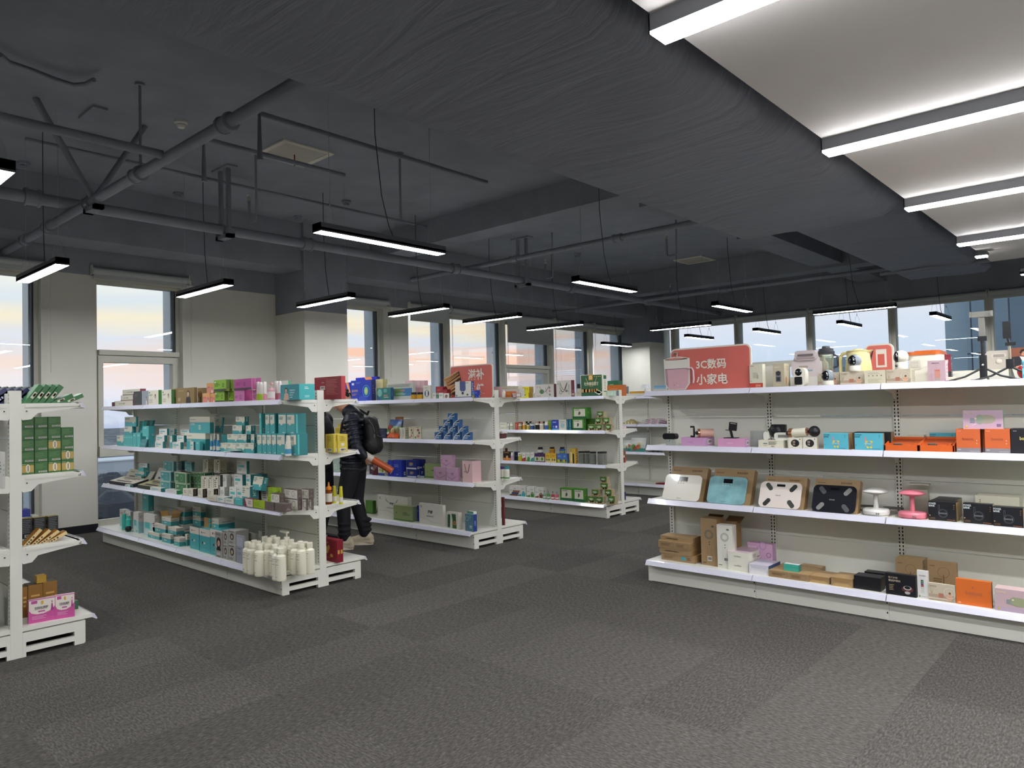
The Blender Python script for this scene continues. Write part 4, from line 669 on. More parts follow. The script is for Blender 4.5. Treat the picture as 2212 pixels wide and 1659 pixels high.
 'power_black': ('#1d1e23', '#a8905f', '#2a2b30', [('t','POWER',.02,.84,.1,'#d8e4e4',.26),('t','BANK',.02,.72,.1,'#d8e4e4',.22),('o',.52,.4,.22,.008,'#7d828a'),('o',.52,.4,.18,.006,'#7d828a'),('r',.355,.5,.36,.82,'#7d828a'),('r',.405,.56,.41,.82,'#7d828a'),('r',.355,.82,.41,.83,'#7d828a'),('t','boocce',.38,.36,.12,'#8f949c',.28),('t','10000',.04,.06,.11,'#7a5a44',.2),('l',.66,.05,.96,.1,1,'#a8704c'),('l',.9,.6,.95,.9,3,'#8a6a4c'),('e',.05,.26,.02,.03,'#d8a878')], []),
 'power_black_back': ('#1d1e23', '#8d7a5a', '#2a2b30', [], []),
 'orange_case': ('#d0683a', '#6a2f1c', '#e07038', [('r',0,0,1,.2,'#85828a'),('t','boocce',.26,.53,.12,'#a8543a',.46),('t','boocce',.06,.9,.04,'#f0c8a8',.16),('e',.85,.4,.02,.02,'#f4d8c0'),('e',.85,.52,.02,.02,'#f4d8c0'),('l',.05,.1,.2,.15,1,'#d8d4d0'),('l',.55,.05,.95,.08,1,'#c8c4c0')], []),
 'black_case': ('#24242a', '#1d1d22', '#2c2c32', [('t','boocce',.36,.55,.14,'#d8d070',.5),('l',.1,.88,.3,.93,1,'#a8a8a8')], []),
 'pinkbox': ('#c99ac4', '#b98fbc', '#c492c0', [('t','boocce',.3,.4,.16,'#b07fae',.3)], [('bc',.35,.25,.75,.75)]),
 'pinkbox2': ('#d49ac0', '#b98fb4', '#cf94bc', [('t','boocce',.36,.4,.16,'#ecc4de',.3)], [('bc',.35,.25,.75,.75)]),
 'white_label': ('#dedac6', '#c9c5b2', '#e2decb', [('r',.2,.5,.36,.62,'#5a7a80'),('r',.2,.3,.36,.34,'#b06a60'),('l',.42,.4,.75,.85,4,'#7a786c'),('bc',.5,.12,.66,.3)], []),
 'watchbox': ('#e0dccd', '#cbc7b6', '#e4e0d2', [('e',.5,.5,.3,.34,'#1f2328'),('t','08',.33,.52,.18,'#c8a894',.34),('t','36',.33,.3,.18,'#c8a894',.34),('l',.1,.06,.4,.1,1,GR),('e',.85,.88,.05,.04,'#5a3a3a')], []),
 'beige_small': ('#d6d0be', '#bdb7a5', '#dcd6c4', [('l',.2,.3,.8,.6,2,'#a8a290')], []),
 'swan_white': ('#d9d5c0', '#bdbbaa', '#e0dccb', [('p',[(.45,0),(.5,.4),(.68,.62),(.6,.3),(.55,0)],'#5a8a84'),('p',[(.62,0),(.64,.35),(.7,.6),(.7,0)],'#8a8e88'),('l',.1,.6,.13,.85,4,'#3a3a34')], []),
 'charger': ('#d6d1bd', '#e0dcc8', '#dcd8c8', [('r',0,0,1,.22,'#c23f38'),('t','10W',.45,.05,.12,'#e8b088',.4),('r',.25,.42,.62,.66,'#bdb9a8'),('r',.55,.4,.68,.56,'#aaa698'),('e',.12,.3,.03,.02,'#a03028'),('l',.08,.9,.4,.95,1,'#c26a60')], []),
 'dark_photo': ('#4a4d4e', '#3a3d3e', '#b33a38', [('r',0,.72,1,1,'#b33a38'),('e',.6,.25,.35,.18,'#8f9294')], []),
 'cambox': ('#bdb49a', '#d6cdb2', '#c8bfa6', [('t','boocce',.16,.84,.05,'#e8e4d8',.55),('r',.24,.24,.72,.68,'#7d7c82'),('e',.48,.6,.2,.1,'#35353c'),('r',.32,.28,.64,.44,'#35353c'),('l',.35,.1,.9,.14,1,'#d8d0bc')], [('e',.3,.3,.16,.16,'#d09a6c'),('l',.3,.7,.9,.9,3,'#bdb49a')]),
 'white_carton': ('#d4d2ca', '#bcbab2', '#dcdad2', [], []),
 'pinkblend': ('#bda0a8', '#d4bcc0', '#c8b0b4', [('t','boocce',.25,.86,.07,'#5f4f80',.52),('r',.4,.1,.68,.56,'#c08a7c'),('r',.4,.52,.68,.58,'#c86a54'),('r',.42,.1,.66,.2,'#a8a098'),('r',.48,.58,.49,.82,'#a88a84'),('l',.18,.08,.26,.4,4,'#a88a92')], [('l',.4,.2,.7,.85,4,'#8a6f7c')]),
 'insure_red': ('#7a2838', '#3a3d42', '#4a4d52', [('t','吉种保险',.3,.7,.12,'#d8c8c8',.5),('r',0,0,1,.4,'#2a2b30'),('e',.15,.75,.06,.06,'#d8c8c8')], [('l',.25,.2,.6,.7,6,'#b8b8b8'),('e',.3,.86,.1,.06,'#d8d8d8')]),
 'cyan_tall': ('#6cc8da', '#5ab4c6', '#7cd2e2', [('r',.1,.75,.25,.92,'#1d3f58'),('r',.1,.6,.25,.7,'#1d3f58'),('l',.1,.1,.5,.3,3,'#2f6a80')], []),
 'cream_lid': (CRM, '#d8d4c0', WH, [('r',0,0,1,.35,TE2),('l',.2,.5,.8,.8,3,GR)], []),
 'grad_tall': ('#b9dad8', '#8fb6ba', WH, [('r',0,.6,1,1,'#e4dcd4'),('r',.1,.35,.55,.62,TE2),('r',.1,.08,.9,.3,'#c5e2e0'),('l',.55,.06,.9,.14,2,'#4a4a4a')], [('r',0,.55,1,1,'#c9c2ba'),('l',.2,.7,.8,.85,2,'#8a8680')]),
 'tall_product': ('#e4dfd6', '#9da2a2', WH, [('r',0,0,1,.55,'#a9d2d0'),('l',.2,.7,.8,.85,2,'#b06a60')], []),
 'msi': (TE, TED, CRM, [('r',0,.52,1,1,'#e2d8cc'),('r',.08,.62,.13,.8,'#2c3038'),('l',.17,.7,.4,.78,1,'#4a4f55'),('r',.32,.2,.4,.4,CRM),('l',.45,.22,.62,.38,1,CRM)], [('r',0,.52,1,1,'#b8b4ac'),('l',.2,.62,.8,.74,1,'#6a6a6a')]),
 'msi_tall': (TE, TED, TE, [('r',0,.7,1,1,'#e2d8cc'),('r',.2,.8,.27,.88,'#2c3038'),('l',.32,.82,.6,.86,1,'#4a4f55'),('r',.25,.36,.4,.44,'#33404a'),('r',.4,.36,.56,.44,CRM),('l',.3,.1,.7,.16,2,'#7fc4c4')], []),
 'hairdye': ('#a3a29e', '#8a8985', '#b5b4b0', [('l',.1,.86,.9,.97,2,'#5a5856'),('e',.5,.6,.3,.2,'#2c1f1c'),('e',.5,.56,.17,.12,'#d2a890'),('p',[(.18,.28),(.82,.28),(.7,.42),(.3,.42)],'#1b1b20'),('r',.25,.1,.75,.2,'#c4c3bd'),('r',.25,.04,.75,.07,'#3a3a3a')], []),
 'hairdye_small': ('#b0aea8', '#8f8d88', '#c0beb8', [('e',.5,.56,.26,.24,'#3a3432'),('e',.5,.54,.13,.13,'#c8b090'),('l',.1,.84,.9,.95,1,'#5a5856'),('l',.15,.08,.85,.2,2,'#4a4846')], []),
 'silver': ('#9ea1ad', '#8b8e9a', '#b0b3bd', [('r',.1,.62,.9,.95,'#b4b7c2'),('l',.2,.5,.8,.56,1,'#6a6d7a'),('l',.2,.3,.8,.4,2,'#7c7f8c')], []),
 'grey_small': ('#8f9288', '#7c7f76', '#a4a69c', [('l',.2,.4,.8,.8,3,'#6a6c64')], []),
 'gold_line': ('#c8a23c', '#b08c30', '#cfa948', [('l',.1,.3,.5,.6,1,'#e0c880')], []),
 'mint_pale': ('#b5cdbd', '#6c7474', '#c0d4c6', [('o',.5,.4,.16,.04,'#e8f0ea')], []),
 'duo_blue': (WH, '#c4c2b8', WH, [('p',[(0,0),(1,0),(1,.22),(0,.1)],'#2c4a8c'),('r',.2,.5,.8,.6,'#c0beb4')], []),
 'duo_teal': (WH, '#c4c2b8', WH, [('p',[(0,0),(1,0),(1,.22),(0,.1)],'#2c8ca0'),('r',.2,.5,.8,.6,'#c0beb4')], []),
 'duo_green': (WH, '#c4c2b8', WH, [('p',[(0,0),(1,0),(1,.22),(0,.1)],'#3f7a2c'),('r',.2,.5,.8,.6,'#c0beb4')], []),
 'duo_brown': (WH, '#c4c2b8', WH, [('p',[(0,0),(1,0),(1,.22),(0,.1)],'#7a4f34'),('r',.2,.5,.8,.6,'#c0beb4')], []),
 'duo_p_blue': (WH, '#c4c2b8', WH, [('r',.1,0,.9,.35,'#2c4a9c'),('e',.5,.4,.3,.12,'#7c8cb8'),('l',.15,.6,.85,.8,2,'#b0aea4')], []),
 'duo_p_teal': (WH, '#c4c2b8', WH, [('r',.1,0,.9,.35,'#3a9cac'),('e',.5,.4,.3,.12,'#6fa8b0'),('l',.15,.6,.85,.8,2,'#b0aea4')], []),
 'duo_p_green': (WH, '#c4c2b8', WH, [('r',.1,0,.9,.35,'#3f7a34'),('e',.5,.4,.3,.12,'#7a9c70'),('l',.15,.6,.85,.8,2,'#b0aea4')], []),
 'duo_p_brown': (WH, '#c4c2b8', WH, [('r',.1,0,.9,.35,'#6a3f2c'),('e',.5,.4,.3,.12,'#9c8070'),('l',.15,.6,.85,.8,2,'#b0aea4')], []),
 'quad_yel': (WH, '#b8b6ac', WH, [('p',[(0,0),(1,0),(1,.8),(0,.55)],'#b9b52c'),('r',.2,.75,.8,.85,'#8a8c4c')], []),
 'quad_red': (WH, '#b8b6ac', WH, [('p',[(0,0),(1,0),(1,.5),(0,.3)],'#b03a3c'),('r',.2,.65,.8,.75,'#c8a8a8')], []),
 'quad_green': (WH, '#b8b6ac', WH, [('p',[(0,0),(1,0),(1,.45),(.5,.6)],'#4f9a3c'),('r',.2,.7,.8,.8,'#a8c8a0')], []),
 'quad_teal': (WH, '#b8b6ac', WH, [('p',[(0,0),(1,0),(1,.5),(.3,.35)],'#3c9c94'),('r',.2,.7,.8,.8,'#a8c8c4')], []),
 'purple_w': ('#dcd8c0', '#4a2c5c', '#4a2c5c', [('r',0,.62,1,1,'#4a2c5c'),('e',.5,.36,.26,.2,'#5a8a3c'),('r',0,0,1,.1,'#4a2c5c')], []),
 'yellow_fl': ('#e0b43c', '#c08f2c', '#e4bc4c', [('r',0,0,1,.45,'#e4d090'),('e',.3,.3,.16,.12,'#8a7a2c'),('e',.7,.3,.16,.12,'#4f7a3c'),('l',.2,.65,.8,.8,2,'#a8702c')], []),
 'blue_fl': ('#4f78c0', '#3f64a8', '#5a84c8', [('r',0,0,1,.4,'#8ca04c'),('e',.3,.25,.14,.14,'#e0c040'),('e',.7,.28,.14,.14,'#2c3a6c'),('l',.2,.62,.8,.8,2,'#a8c0e8')], []),
 'yellow_bee': ('#d8b03c', '#b88c28', '#4f8a6c', [('r',.15,.1,.35,.75,'#ece4c0'),('r',.5,.0,.75,.65,'#2c2a22'),('e',.62,.82,.16,.1,'#c8b060'),('l',.15,.8,.4,.95,2,'#4f8a6c')], [('l',.2,.2,.8,.8,4,'#e8d8a0')]),
 'black_orange': ('#26221f', '#1f1b18', '#2c2824', [('r',0,0,1,.3,'#d88a3c'),('e',.5,.35,.14,.22,'#e0b070'),('l',.1,.8,.9,.92,1,'#c08a4c')], []),
}
SEEN = {}
def box(c, x0, x1, xs, yt, yb, st, label, Y=None, z=None, name='carton', cat='box', d=.1, group=None, lean=0.0):
    """a carton: front face between crop columns x0..x1, top at yt, (yb only where the base height is read off), right side face ends at xs"""
    (X0, ya), (X1, _), (_, yB) = cp(c, x0, yt), cp(c, x1, yt), cp(c, x0, yb)
    if Y is None: Y = onZ((X0+X1)/2, yB, z).y
    xm = (X0+X1)/2; ym = (ya+yB)/2
    a, b = onY(X0, ym, Y).x, onY(X1, ym, Y).x
    if z is None: z = onY(xm, yB, Y).z
    h = max(.01, onY(xm, ya, Y).z - z)
    if xs is not None:
        Xs = cp(c, xs, yt)[0]; d = min(.5, max(.012, onX(Xs, ym, b).y - Y))
    for lo, hi in ((3.0, 3.418), (5.15, 5.563 if a > -4 else 5.63), (7.55, 8.003)):      # keep clear of the back panel
        if lo < Y < hi: d = min(d, hi-.002-Y)
    return carton(a, b-a, Y, d, z, h, st, label, name, cat, group, lean)
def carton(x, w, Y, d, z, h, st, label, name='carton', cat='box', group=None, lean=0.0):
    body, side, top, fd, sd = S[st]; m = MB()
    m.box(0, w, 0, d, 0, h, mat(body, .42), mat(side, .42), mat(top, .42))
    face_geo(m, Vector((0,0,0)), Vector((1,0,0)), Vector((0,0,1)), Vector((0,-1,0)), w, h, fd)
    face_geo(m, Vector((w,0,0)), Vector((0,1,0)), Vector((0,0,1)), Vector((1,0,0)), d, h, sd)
    o = m.build(name, loc=(x, Y, z), fix=False)
    if lean: o.rotation_euler = (-lean, 0, 0)
    tag(o, label, cat, group); o_top = z+h; SEEN[o.name] = (x, w, Y, d, z, h); return o
def top(o): x, w, Y, d, z, h = SEEN[o.name]; return z+h
def lathe_item(c, xc, yt, w, prof, label, Y, z, name='bottle', cat='bottle', group=None, parts=None, seg=20, h=None):
    """round thing: centre column xc, top yt, width w in crop pixels; prof = list of (r share, z share, material)"""
    X, yy = cp(c, xc, yt); s = CR[c][2]
    if h is None: h = onY(X, yy, Y).z - z
    x = onY(X, yy, Y).x; r = w/s/2*rad(X, yy, Y)
    t = thing(name, label, cat, (x, Y, z), group=group)
    for pname, pts, mt in prof:
        m = MB(); m.lathe((0,0,0), [(q*r, v*h) for q, v in pts], mt, seg); m.build(pname, t, fix=False)
    return t
# ------------------------------------------------------------------ unit A (teal cartons): front plane y=3.07, panel y=3.40
T0, T1, T2, T3 = LV
fa = lambda off: 3.075+off
ZT = T3
b1 = box('a',345,640,None,632,700,'cream_maroon','cream carton with maroon end, lowest of the left stack of three',fa(.08),ZT,d=.06)
m = MB(); m.box(-.01,.07,0,.06,0,.055,mat('#5d2230')); p = cp('a',312,660); tag(m.build('open_sleeve', loc=(onY(*p,3.15).x,3.15,ZT)),'dark maroon sleeve lying left of the cream cartons','sleeve')
b2 = box('a',445,640,None,543,0,'cream_maroon','cream carton with maroon end, middle of the left stack of three',fa(.08),top(b1),d=.06)
b3 = box('a',475,755,None,450,0,'cream_maroon','cream carton with maroon end, topmost of the left stack of three',fa(.09),top(b2),d=.06)
box('a',650,775,None,483,0,'black_tall','black carton beside the stack of cream cartons',fa(.06),ZT,d=.04)
box('a',780,882,None,473,0,'grey_tall','grey portrait carton between black and white cartons',fa(.06),ZT,d=.04)
box('a',886,1045,1100,465,0,'herb_white','white portrait carton with green side, left one of two',fa(.06),ZT)
box('a',1103,1250,None,458,0,'herb_white','white portrait carton with green side, right one of two',fa(.06),ZT,d=.04)
box('a',1256,1342,None,440,0,'gold','narrow visible gold brown carton behind the large gold carton',fa(.1),ZT,d=.05)
box('a',1346,1615,1665,428,0,'gold','large gold brown portrait carton in front on the top shelf',fa(.04),ZT)
box('a',1670,1740,None,428,0,'gold','gold brown carton second from the right of its group',fa(.12),ZT,d=.06)
box('a',1745,1785,None,430,0,'gold','gold brown carton at the right of its group',fa(.16),ZT,d=.06)
q = box('a',1750,1865,None,512,0,'peach','peach and pink small carton, lower left of three',fa(.06),ZT,d=.07)
box('a',1872,1950,None,512,0,'peach','peach and pink small carton, lower right of three',fa(.06),ZT,d=.07)
box('a',1815,1930,None,350,0,'peach','peach and pink small carton, top of three',fa(.06),top(q),d=.07)
q = box('b',252,400,465,483,0,'acid_green','bright green carton, lower left of its pile',fa(.06),ZT); box('b',468,540,555,478,0,'acid_green','bright green carton, lower right of its pile',fa(.1),ZT)
box('b',235,430,None,300,0,'acid_green','bright green carton upper left above another green carton',fa(.04),top(q),d=.1); box('b',436,520,555,300,0,'acid_green','open bright green carton upper right showing a sachet',fa(.08),top(q))
q = box('b',560,720,848,462,0,'magenta_plain','magenta carton, lower left of the pink pile',fa(.05),ZT); box('b',852,905,925,462,0,'magenta_plain','magenta carton, lower right of the pink pile',fa(.1),ZT)
box('b',556,835,890,283,0,'magenta','large open magenta carton lying on the pink pile',fa(.04),top(q)); box('b',895,960,985,268,0,'magenta_plain','magenta carton upper right behind the open one',fa(.14),top(q))
def cyl(pname, r, z0, z1, mt): return (pname, [(r, z0), (r, z1)], mt)
PKB, PKW = mat('#dca8b0', .35), mat('#e9e3de', .35)
for x, cc, yt, lb in ((940,'#a2bf2e',330,'white tube with lime base left of the pink pump bottle'), (985,'#9fc030',335,'second white tube with lime base'), (1045,'#d88aa0',330,'white and pink tube left of the pump bottle'), (1235,'#c8788c',320,'white and pink tube right of the pump bottle'), (1285,'#c8788c',318,'white and pink tube beside the white green box')):
    lathe_item('b',x,yt,62,[('tube',[(.9,.0),(.9,.38)],mat(cc,.4)),('tube_top',[(.9,.38),(.92,.92),(.7,1)],PKW)],lb,fa(.1),ZT,'cream_tube','tube')
lathe_item('b',1148,345,112,[('body',[(.9,0),(1,.03),(1,.6),(.85,.68)],PKB),('label',[(1.01,.15),(1.01,.5)],PKW),('neck',[(.4,.68),(.4,.78)],PKB),('pump',[(.16,.78),(.16,.9),(.55,.92),(.55,1)],PKB)],'pink pump bottle on the top shelf between white and pink tubes',fa(.04),ZT,'pump_bottle')
box('b',1315,1418,1450,312,0,'white_green','white carton with green side behind the teal woman carton',fa(.16),ZT)
box('b',1293,1590,1836,372,0,'sleeping','teal carton showing a woman at the right end of the top shelf',fa(.04),ZT)
box('z',672.8,730,739,814.5,0,'red_big','large dark red carton standing up on the far side of the top shelf',3.535,ZT)
box('z',700,714,None,848,0,'small_white','white sliver of a carton on the far side beside the end post',3.6,ZT,d=.05)
# second shelf
Z = T2; r0, r1, r2 = fa(.06), fa(.14), fa(.21)
q = box('a',383,487,None,1188,0,'teal_cream','cream faced teal carton at the left end of the second shelf',r0,Z,d=.07)
for k,(a,b) in enumerate(((488,525),(526,562),(563,599),(600,632))): box('a',a,b,None,1186,0,'teal_plain',['first','second','third','fourth'][k]+' of four narrow teal cartons standing in a row',r0,Z,d=.12)
q2 = box('a',500,625,690,1042,0,'teal_cream','cream faced teal carton, middle of the left stack',r0+.02,top(q)); box('a',508,685,722,888,0,'teal_cream','cream faced teal carton, top of the left stack',r0+.02,top(q2))
box('a',636,692,None,1145,0,'teal_plain','narrow tall teal carton left of two side by side',r0,Z,d=.1); q3=box('a',698,756,None,1145,0,'teal_plain','narrow tall teal carton right of two side by side',r0,Z,d=.1)
q4 = box('a',842,884,985,1200,0,'teal_plain','teal cube carton at the bottom beside white boxes',r0,Z); q5 = box('a',790,888,992,1036,0,'teal_plain','teal cube carton stacked above the other one',r0,top(q4))
for k,(a,b) in enumerate(((800,848),(852,895),(898,943))): box('a',a,b,None,940,0,'teal_dark',['left','middle','right'][k]+' of three dark teal booklets leaning at the back',r2,top(q5)-.0,d=.02,lean=.25,name='booklet',cat='booklet')
box('a',720,790,None,955,0,'teal_plain','teal carton leaning against the dark booklets',r1,top(q3),d=.03,lean=.15)
box('a',735,830,None,1240,0,'teal_dark','teal and black sachet leaning at the shelf front',fa(.02),Z,d=.012,lean=.3,name='sachet',cat='sachet')
a1 = box('a',988,1110,1155,1283,0,'white_teal','small white and teal carton, lowest of a stack of three',r0,Z); a2 = box('a',1003,1135,1178,1180,0,'white_teal','small white and teal carton, second of a stack of three',r0+.01,top(a1)); box('a',1055,1178,1215,1078,0,'white_teal','small white and teal carton, top of a stack of three',r0+.02,top(a2))
box('a',1218,1296,1330,1080,0,'white_teal','small white and teal carton behind the stack of three',r2,top(a2)+.0); box('a',1218,1290,1325,1180,0,'white_teal','small white and teal carton low behind the stack of three',r2,Z)
box('a',1226,1262,None,1180,0,'tall_teal','slim white and teal upright carton between small stacks',r0+.02,Z,d=.05)
a1 = box('a',1265,1392,1440,1290,0,'white_teal','small white carton, lower one right of the slim upright carton',fa(.04),Z); a2 = box('a',1336,1446,1490,1186,0,'white_teal','small white carton, upper one right of the slim upright carton',fa(.06),top(a1)); box('a',1400,1535,None,1085,0,'white_teal','small white carton resting on top behind the large teal kits',r1,top(a2)-.0,d=.06)
a1 = box('a',1490,1790,1862,1148,0,'kit_big','large teal and cream kit carton, lower of two',r0+.01,Z); box('a',1540,1862,1925,888,0,'kit_big','large teal and cream kit carton, upper of two',r0+.02,top(a1))
box('a',1545,1600,None,1285,0,'white_teal','tiny white carton in front of the large kit, left',fa(.02),Z,d=.03); box('a',1632,1700,None,1280,0,'teal_plain','tiny teal carton in front of the large kit, right',fa(.02),Z,d=.03)
box('a',1936,2035,None,895,0,'teal_cream','teal and cream booklet leaning against the panel behind kits',r2,top(a1),d=.02,lean=.12,name='booklet',cat='booklet')
BLU = mat('#3a8ec0', .35)
for x, yt, w, lb in ((197,1182,46,'blue and white spray bottle, left of three'), (246,1150,40,'blue and white spray bottle, middle of three'), (305,1165,60,'blue and white foam bottle, right of three')):
    lathe_item('b',x,yt,w,[('body',[(.9,0),(1,.04),(1,.55),(.6,.66)],BLU),('label',[(1.01,.08),(1.01,.3)],mat(WH)),('cap',[(.5,.66),(.55,.7),(.5,1)],mat('#ece8dc',.3))],lb,fa(.05),Z)
box('b',345,440,None,1170,0,'teal_dark','dark teal carton with pale top behind the spray bottles',r1,Z,d=.08)
P = []
for k,(a,b) in enumerate(((288,436),(440,576),(581,720),(724,864))): P.append(box('b',a,b,913 if k==3 else None,1305,0,'bsm',['first','second','third','fourth'][k]+' cream toothpaste carton in the bottom row of the pyramid',r0,Z,d=.1))
zz = top(P[0]); P2 = [box('b',a,b,x,1165,0,'bsm',lb,r0+.01,zz,d=.1) for a,b,x,lb in ((443,612,None,'cream toothpaste carton, left one in the second row of the pyramid'),(616,748,815,'cream toothpaste carton, middle one in the second row'),(820,871,905,'cream toothpaste carton, right one in the second row'))]
zz = top(P2[0]); P3 = [box('b',a,b,x,1027,0,'bsm',lb,r0+.02,zz) for a,b,x,lb in ((527,676,733,'cream toothpaste carton, left one in the third row'),(747,820,892,'cream toothpaste carton, right one in the third row'))]
box('b',583,720,788,887,0,'bsm','cream toothpaste carton crowning the pyramid',r0+.03,top(P3[0]))
for k,(x,y) in enumerate(((430,1418),(480,1445),(560,1440),(500,1405))):
    p = onZ(*cp('b',x,y),Z); m = MB(); m.box(-.07,.07,-.025,.025,.0,.006,mat('#a9cfcd',.3)); m.box(-.03,.05,-.02,.02,.006,.008,mat('#e8e6de')); tag(m.build('sachet', loc=(onY(*cp('b',x,y),fa(.02)).x, fa(.02)+.008*k, Z+.0082*k), rotz=.2*(k-1.5)),['lowest','second','third','uppermost'][k]+' flat pale sachet lying before the toothpaste pyramid','sachet','sachets before the pyramid')
TL = []
for k,(a,b) in enumerate(((915,990),(995,1064),(1068,1143),(1147,1219))): TL.append(box('b',a,b,None,1155,0,'tall_teal',['first','second','third','fourth'][k]+' tall teal carton in the lower row right of the pyramid',r0,Z,d=.12))
TL.append(box('b',1226,1360,None,1155,0,'tall_teal','wider tall teal carton in the lower row, fifth from left',r0,Z,d=.12)); box('b',1445,1541,None,1153,0,'tall_teal','tall teal carton at the right end behind the white bottle',r0,Z,d=.1); box('b',1364,1442,None,1160,0,'teal_plain','plain teal carton between tall cartons behind the white bottle',r0+.03,Z,d=.08)
zz = top(TL[0])
for k,(a,b,x) in enumerate(((952,985,1045),(1047,1115,None),(1120,1197,1250),(1254,1381,None),(1386,1518,None))): box('b',a,b,x,835,0,'tall_teal' if k else 'teal_plain',['first','second','third','fourth','fifth'][k]+' tall teal carton in the upper row right of the pyramid',r0+.02,zz,d=.1)
WB = mat('#e6e2d4', .3)
lathe_item('b',1417,1182,100,[('body',[(.95,0),(1,.04),(.98,.55),(.7,.62)],WB),('label',[(1.01,.1),(1.01,.34)],mat('#4f9cc0')),('cap',[(.8,.62),(.8,.7),(.72,.72),(.62,.98),(.5,1)],WB)],'white mouthwash bottle with blue label at the shelf front',fa(.02),Z)
# third shelf
Z = T1
def book(c, x0, x1, yt, cols, label, Y, back, zz=None):
    (a, ya), (b, _) = cp(c,x0,yt), cp(c,x1,yt); zz = T1 if zz is None else zz; xa, xb = onY(a,ya,Y).x, onY(b,ya,Y).x; w = xb-xa; t = thing('display_box', label, 'display box', (xa,Y,zz)); dd = .16
    m = MB(); m.box(0,w,0,dd,0,.035,mat(cols[2])); m.poly([(0.01,-.0,.036),(w-.01,-.0,.036),(w-.01,dd,.075),(.01,dd,.075)],mat(cols[0])); m.poly([(0,0,.036),(0,dd,.036),(0,dd,.075)],mat(cols[2])); m.poly([(w,0,.036),(w,dd,.036),(w,dd,.075)],mat(cols[2]))
    e = .0015; P = lambda u,v: (0.01+u*(w-.02), v*dd, .036+.039*v+e)
    for i,(u0,v0,u1,v1) in enumerate(((.25,.55,.75,.62),(.2,.68,.85,.78),(.35,.42,.6,.47),(.2,.12,.8,.3))): m.poly([P(u0,v0),P(u1,v0),P(u1,v1),P(u0,v1)],mat(cols[3]))
    m.build('tray', t, fix=False)
    m = MB(); hh = back; m.mesh([(0,dd,.04),(w,dd,.04),(w,dd+.07,hh),(0,dd+.07,hh),(0,dd+.008,.04),(w,dd+.008,.04),(w,dd+.078,hh),(0,dd+.078,hh)],[(0,1,2,3),(5,4,7,6),(3,2,6,7),(0,3,7,4),(1,5,6,2)],mat(cols[1]))
    for u0,v0,u1,v1 in ((.15,.3,.8,.42),(.1,.75,.3,.8)):
        f = lambda u,v: (u*w, dd+.07*v-.002, .04+(hh-.04)*v); m.poly([f(u0,v0),f(u1,v0),f(u1,v1),f(u0,v1)],mat(cols[3]))
    m.build('open_lid', t, fix=False); return t
book('c',190,575,560,('#dcd8c6','#d4d0be','#26282a','#6a5450'),'white and black open display box at the left end of the third shelf',fa(.03),.15)
book('c',640,990,690,('#b9b48c','#d4cfc6','#3a3d34','#3a3a44'),'olive and white open display box beside the teal stack',fa(.03),.2)
zz = Z
for k,(a,b,x,yt,st) in enumerate(((590,690,830,570,'white_teal'),(598,700,832,500,'teal_cream'),(600,745,835,428,'teal_cream'),(655,735,832,362,'teal_plain'),(672,795,828,300,'white_teal'))): q = box('c',a,b,x,yt,0,st,['lowest','second','third','fourth','topmost'][k]+' teal carton of the leaning stack between display boxes',fa(.19),zz); zz = top(q)
q = box('c',1000,1160,1222,588,0,'bulb_teal','teal carton with bulb drawing, lowest of three',r0,Z); q2 = box('c',1002,1165,1225,430,0,'bulb_teal','teal carton with bulb drawing, middle of three',r0+.01,top(q)); box('c',1053,1210,1262,263,0,'bulb_teal','teal carton with bulb drawing, top of three',r0+.03,top(q2)); box('c',1282,1330,None,263,0,'bulb_teal','teal carton edge behind the top bulb carton',r2,top(q2),d=.06)
q = box('c',1236,1428,1478,622,0,'bulb_green','green carton with bulb drawing, lower one in front',fa(.05),Z); q2 = box('c',1230,1418,1478,448,0,'bulb_green','green carton with bulb drawing, upper one in front',fa(.055),top(q)); box('c',1396,1492,1552,274,0,'bulb_teal','teal carton with bulb drawing standing high on the green ones',r1,top(q2))
for k,(a,b) in enumerate(((1488,1540),(1543,1592),(1597,1652),(1658,1690))):
    o1 = box('c',a,b,None,618,0,'bulb_green','green carton in the lower side row, place %s from left' % ['one','two','three','four'][k],r1,Z,d=.1); box('c',a,b,None,450,0,'bulb_green','green carton in the upper side row, place %s from left' % ['one','two','three','four'][k],r1,top(o1),d=.1)
box('c',840,1010,1180,688,0,'white_teal','flat white and teal carton lying at the shelf front',fa(.0),Z); box('c',1080,1260,1380,722,0,'white_green','flat white and green carton lying at the shelf front',fa(.0),Z); box('c',440,520,615,642,0,'white_teal','small flat carton lying left at the shelf front',fa(.0),Z)
q = [box('c',a,b,x,510,0,'noir',lb,r0+.03,Z+.052) for a,b,x,lb in ((1652,1735,None,'cream carton with black marks, left of a row of three'),(1740,1814,None,'cream carton with black marks, middle of a row of three'),(1820,1920,None,'cream carton with black marks, right of a row of three'))]
f = [box('c',a,b,x,705,0,'noir_front',lb,fa(.03),Z) for a,b,x,lb in ((1360,1445,None,'small cream carton at the front, first of four'),(1448,1522,1590,'small cream carton at the front, second of four'),(1598,1675,1745,'small cream carton at the front, third of four'),(1748,1850,1940,'small cream carton at the front, fourth of four'))]
zq = Z; g1 = box('c',1676,1765,1850,440,0,'noir_dark','grey carton under the cream pair, left',r2,Z,d=.1); g2 = box('c',1850,1935,2055,450,0,'noir_dark','grey carton under the cream pair, right',r2,Z,d=.1)
box('c',1680,1762,1852,238,0,'noir','cream carton with black marks standing high, left of a pair',r2,top(g1)); box('c',1856,1948,2056,243,0,'noir','cream carton with black marks standing high, right of a pair',r2,top(g1))
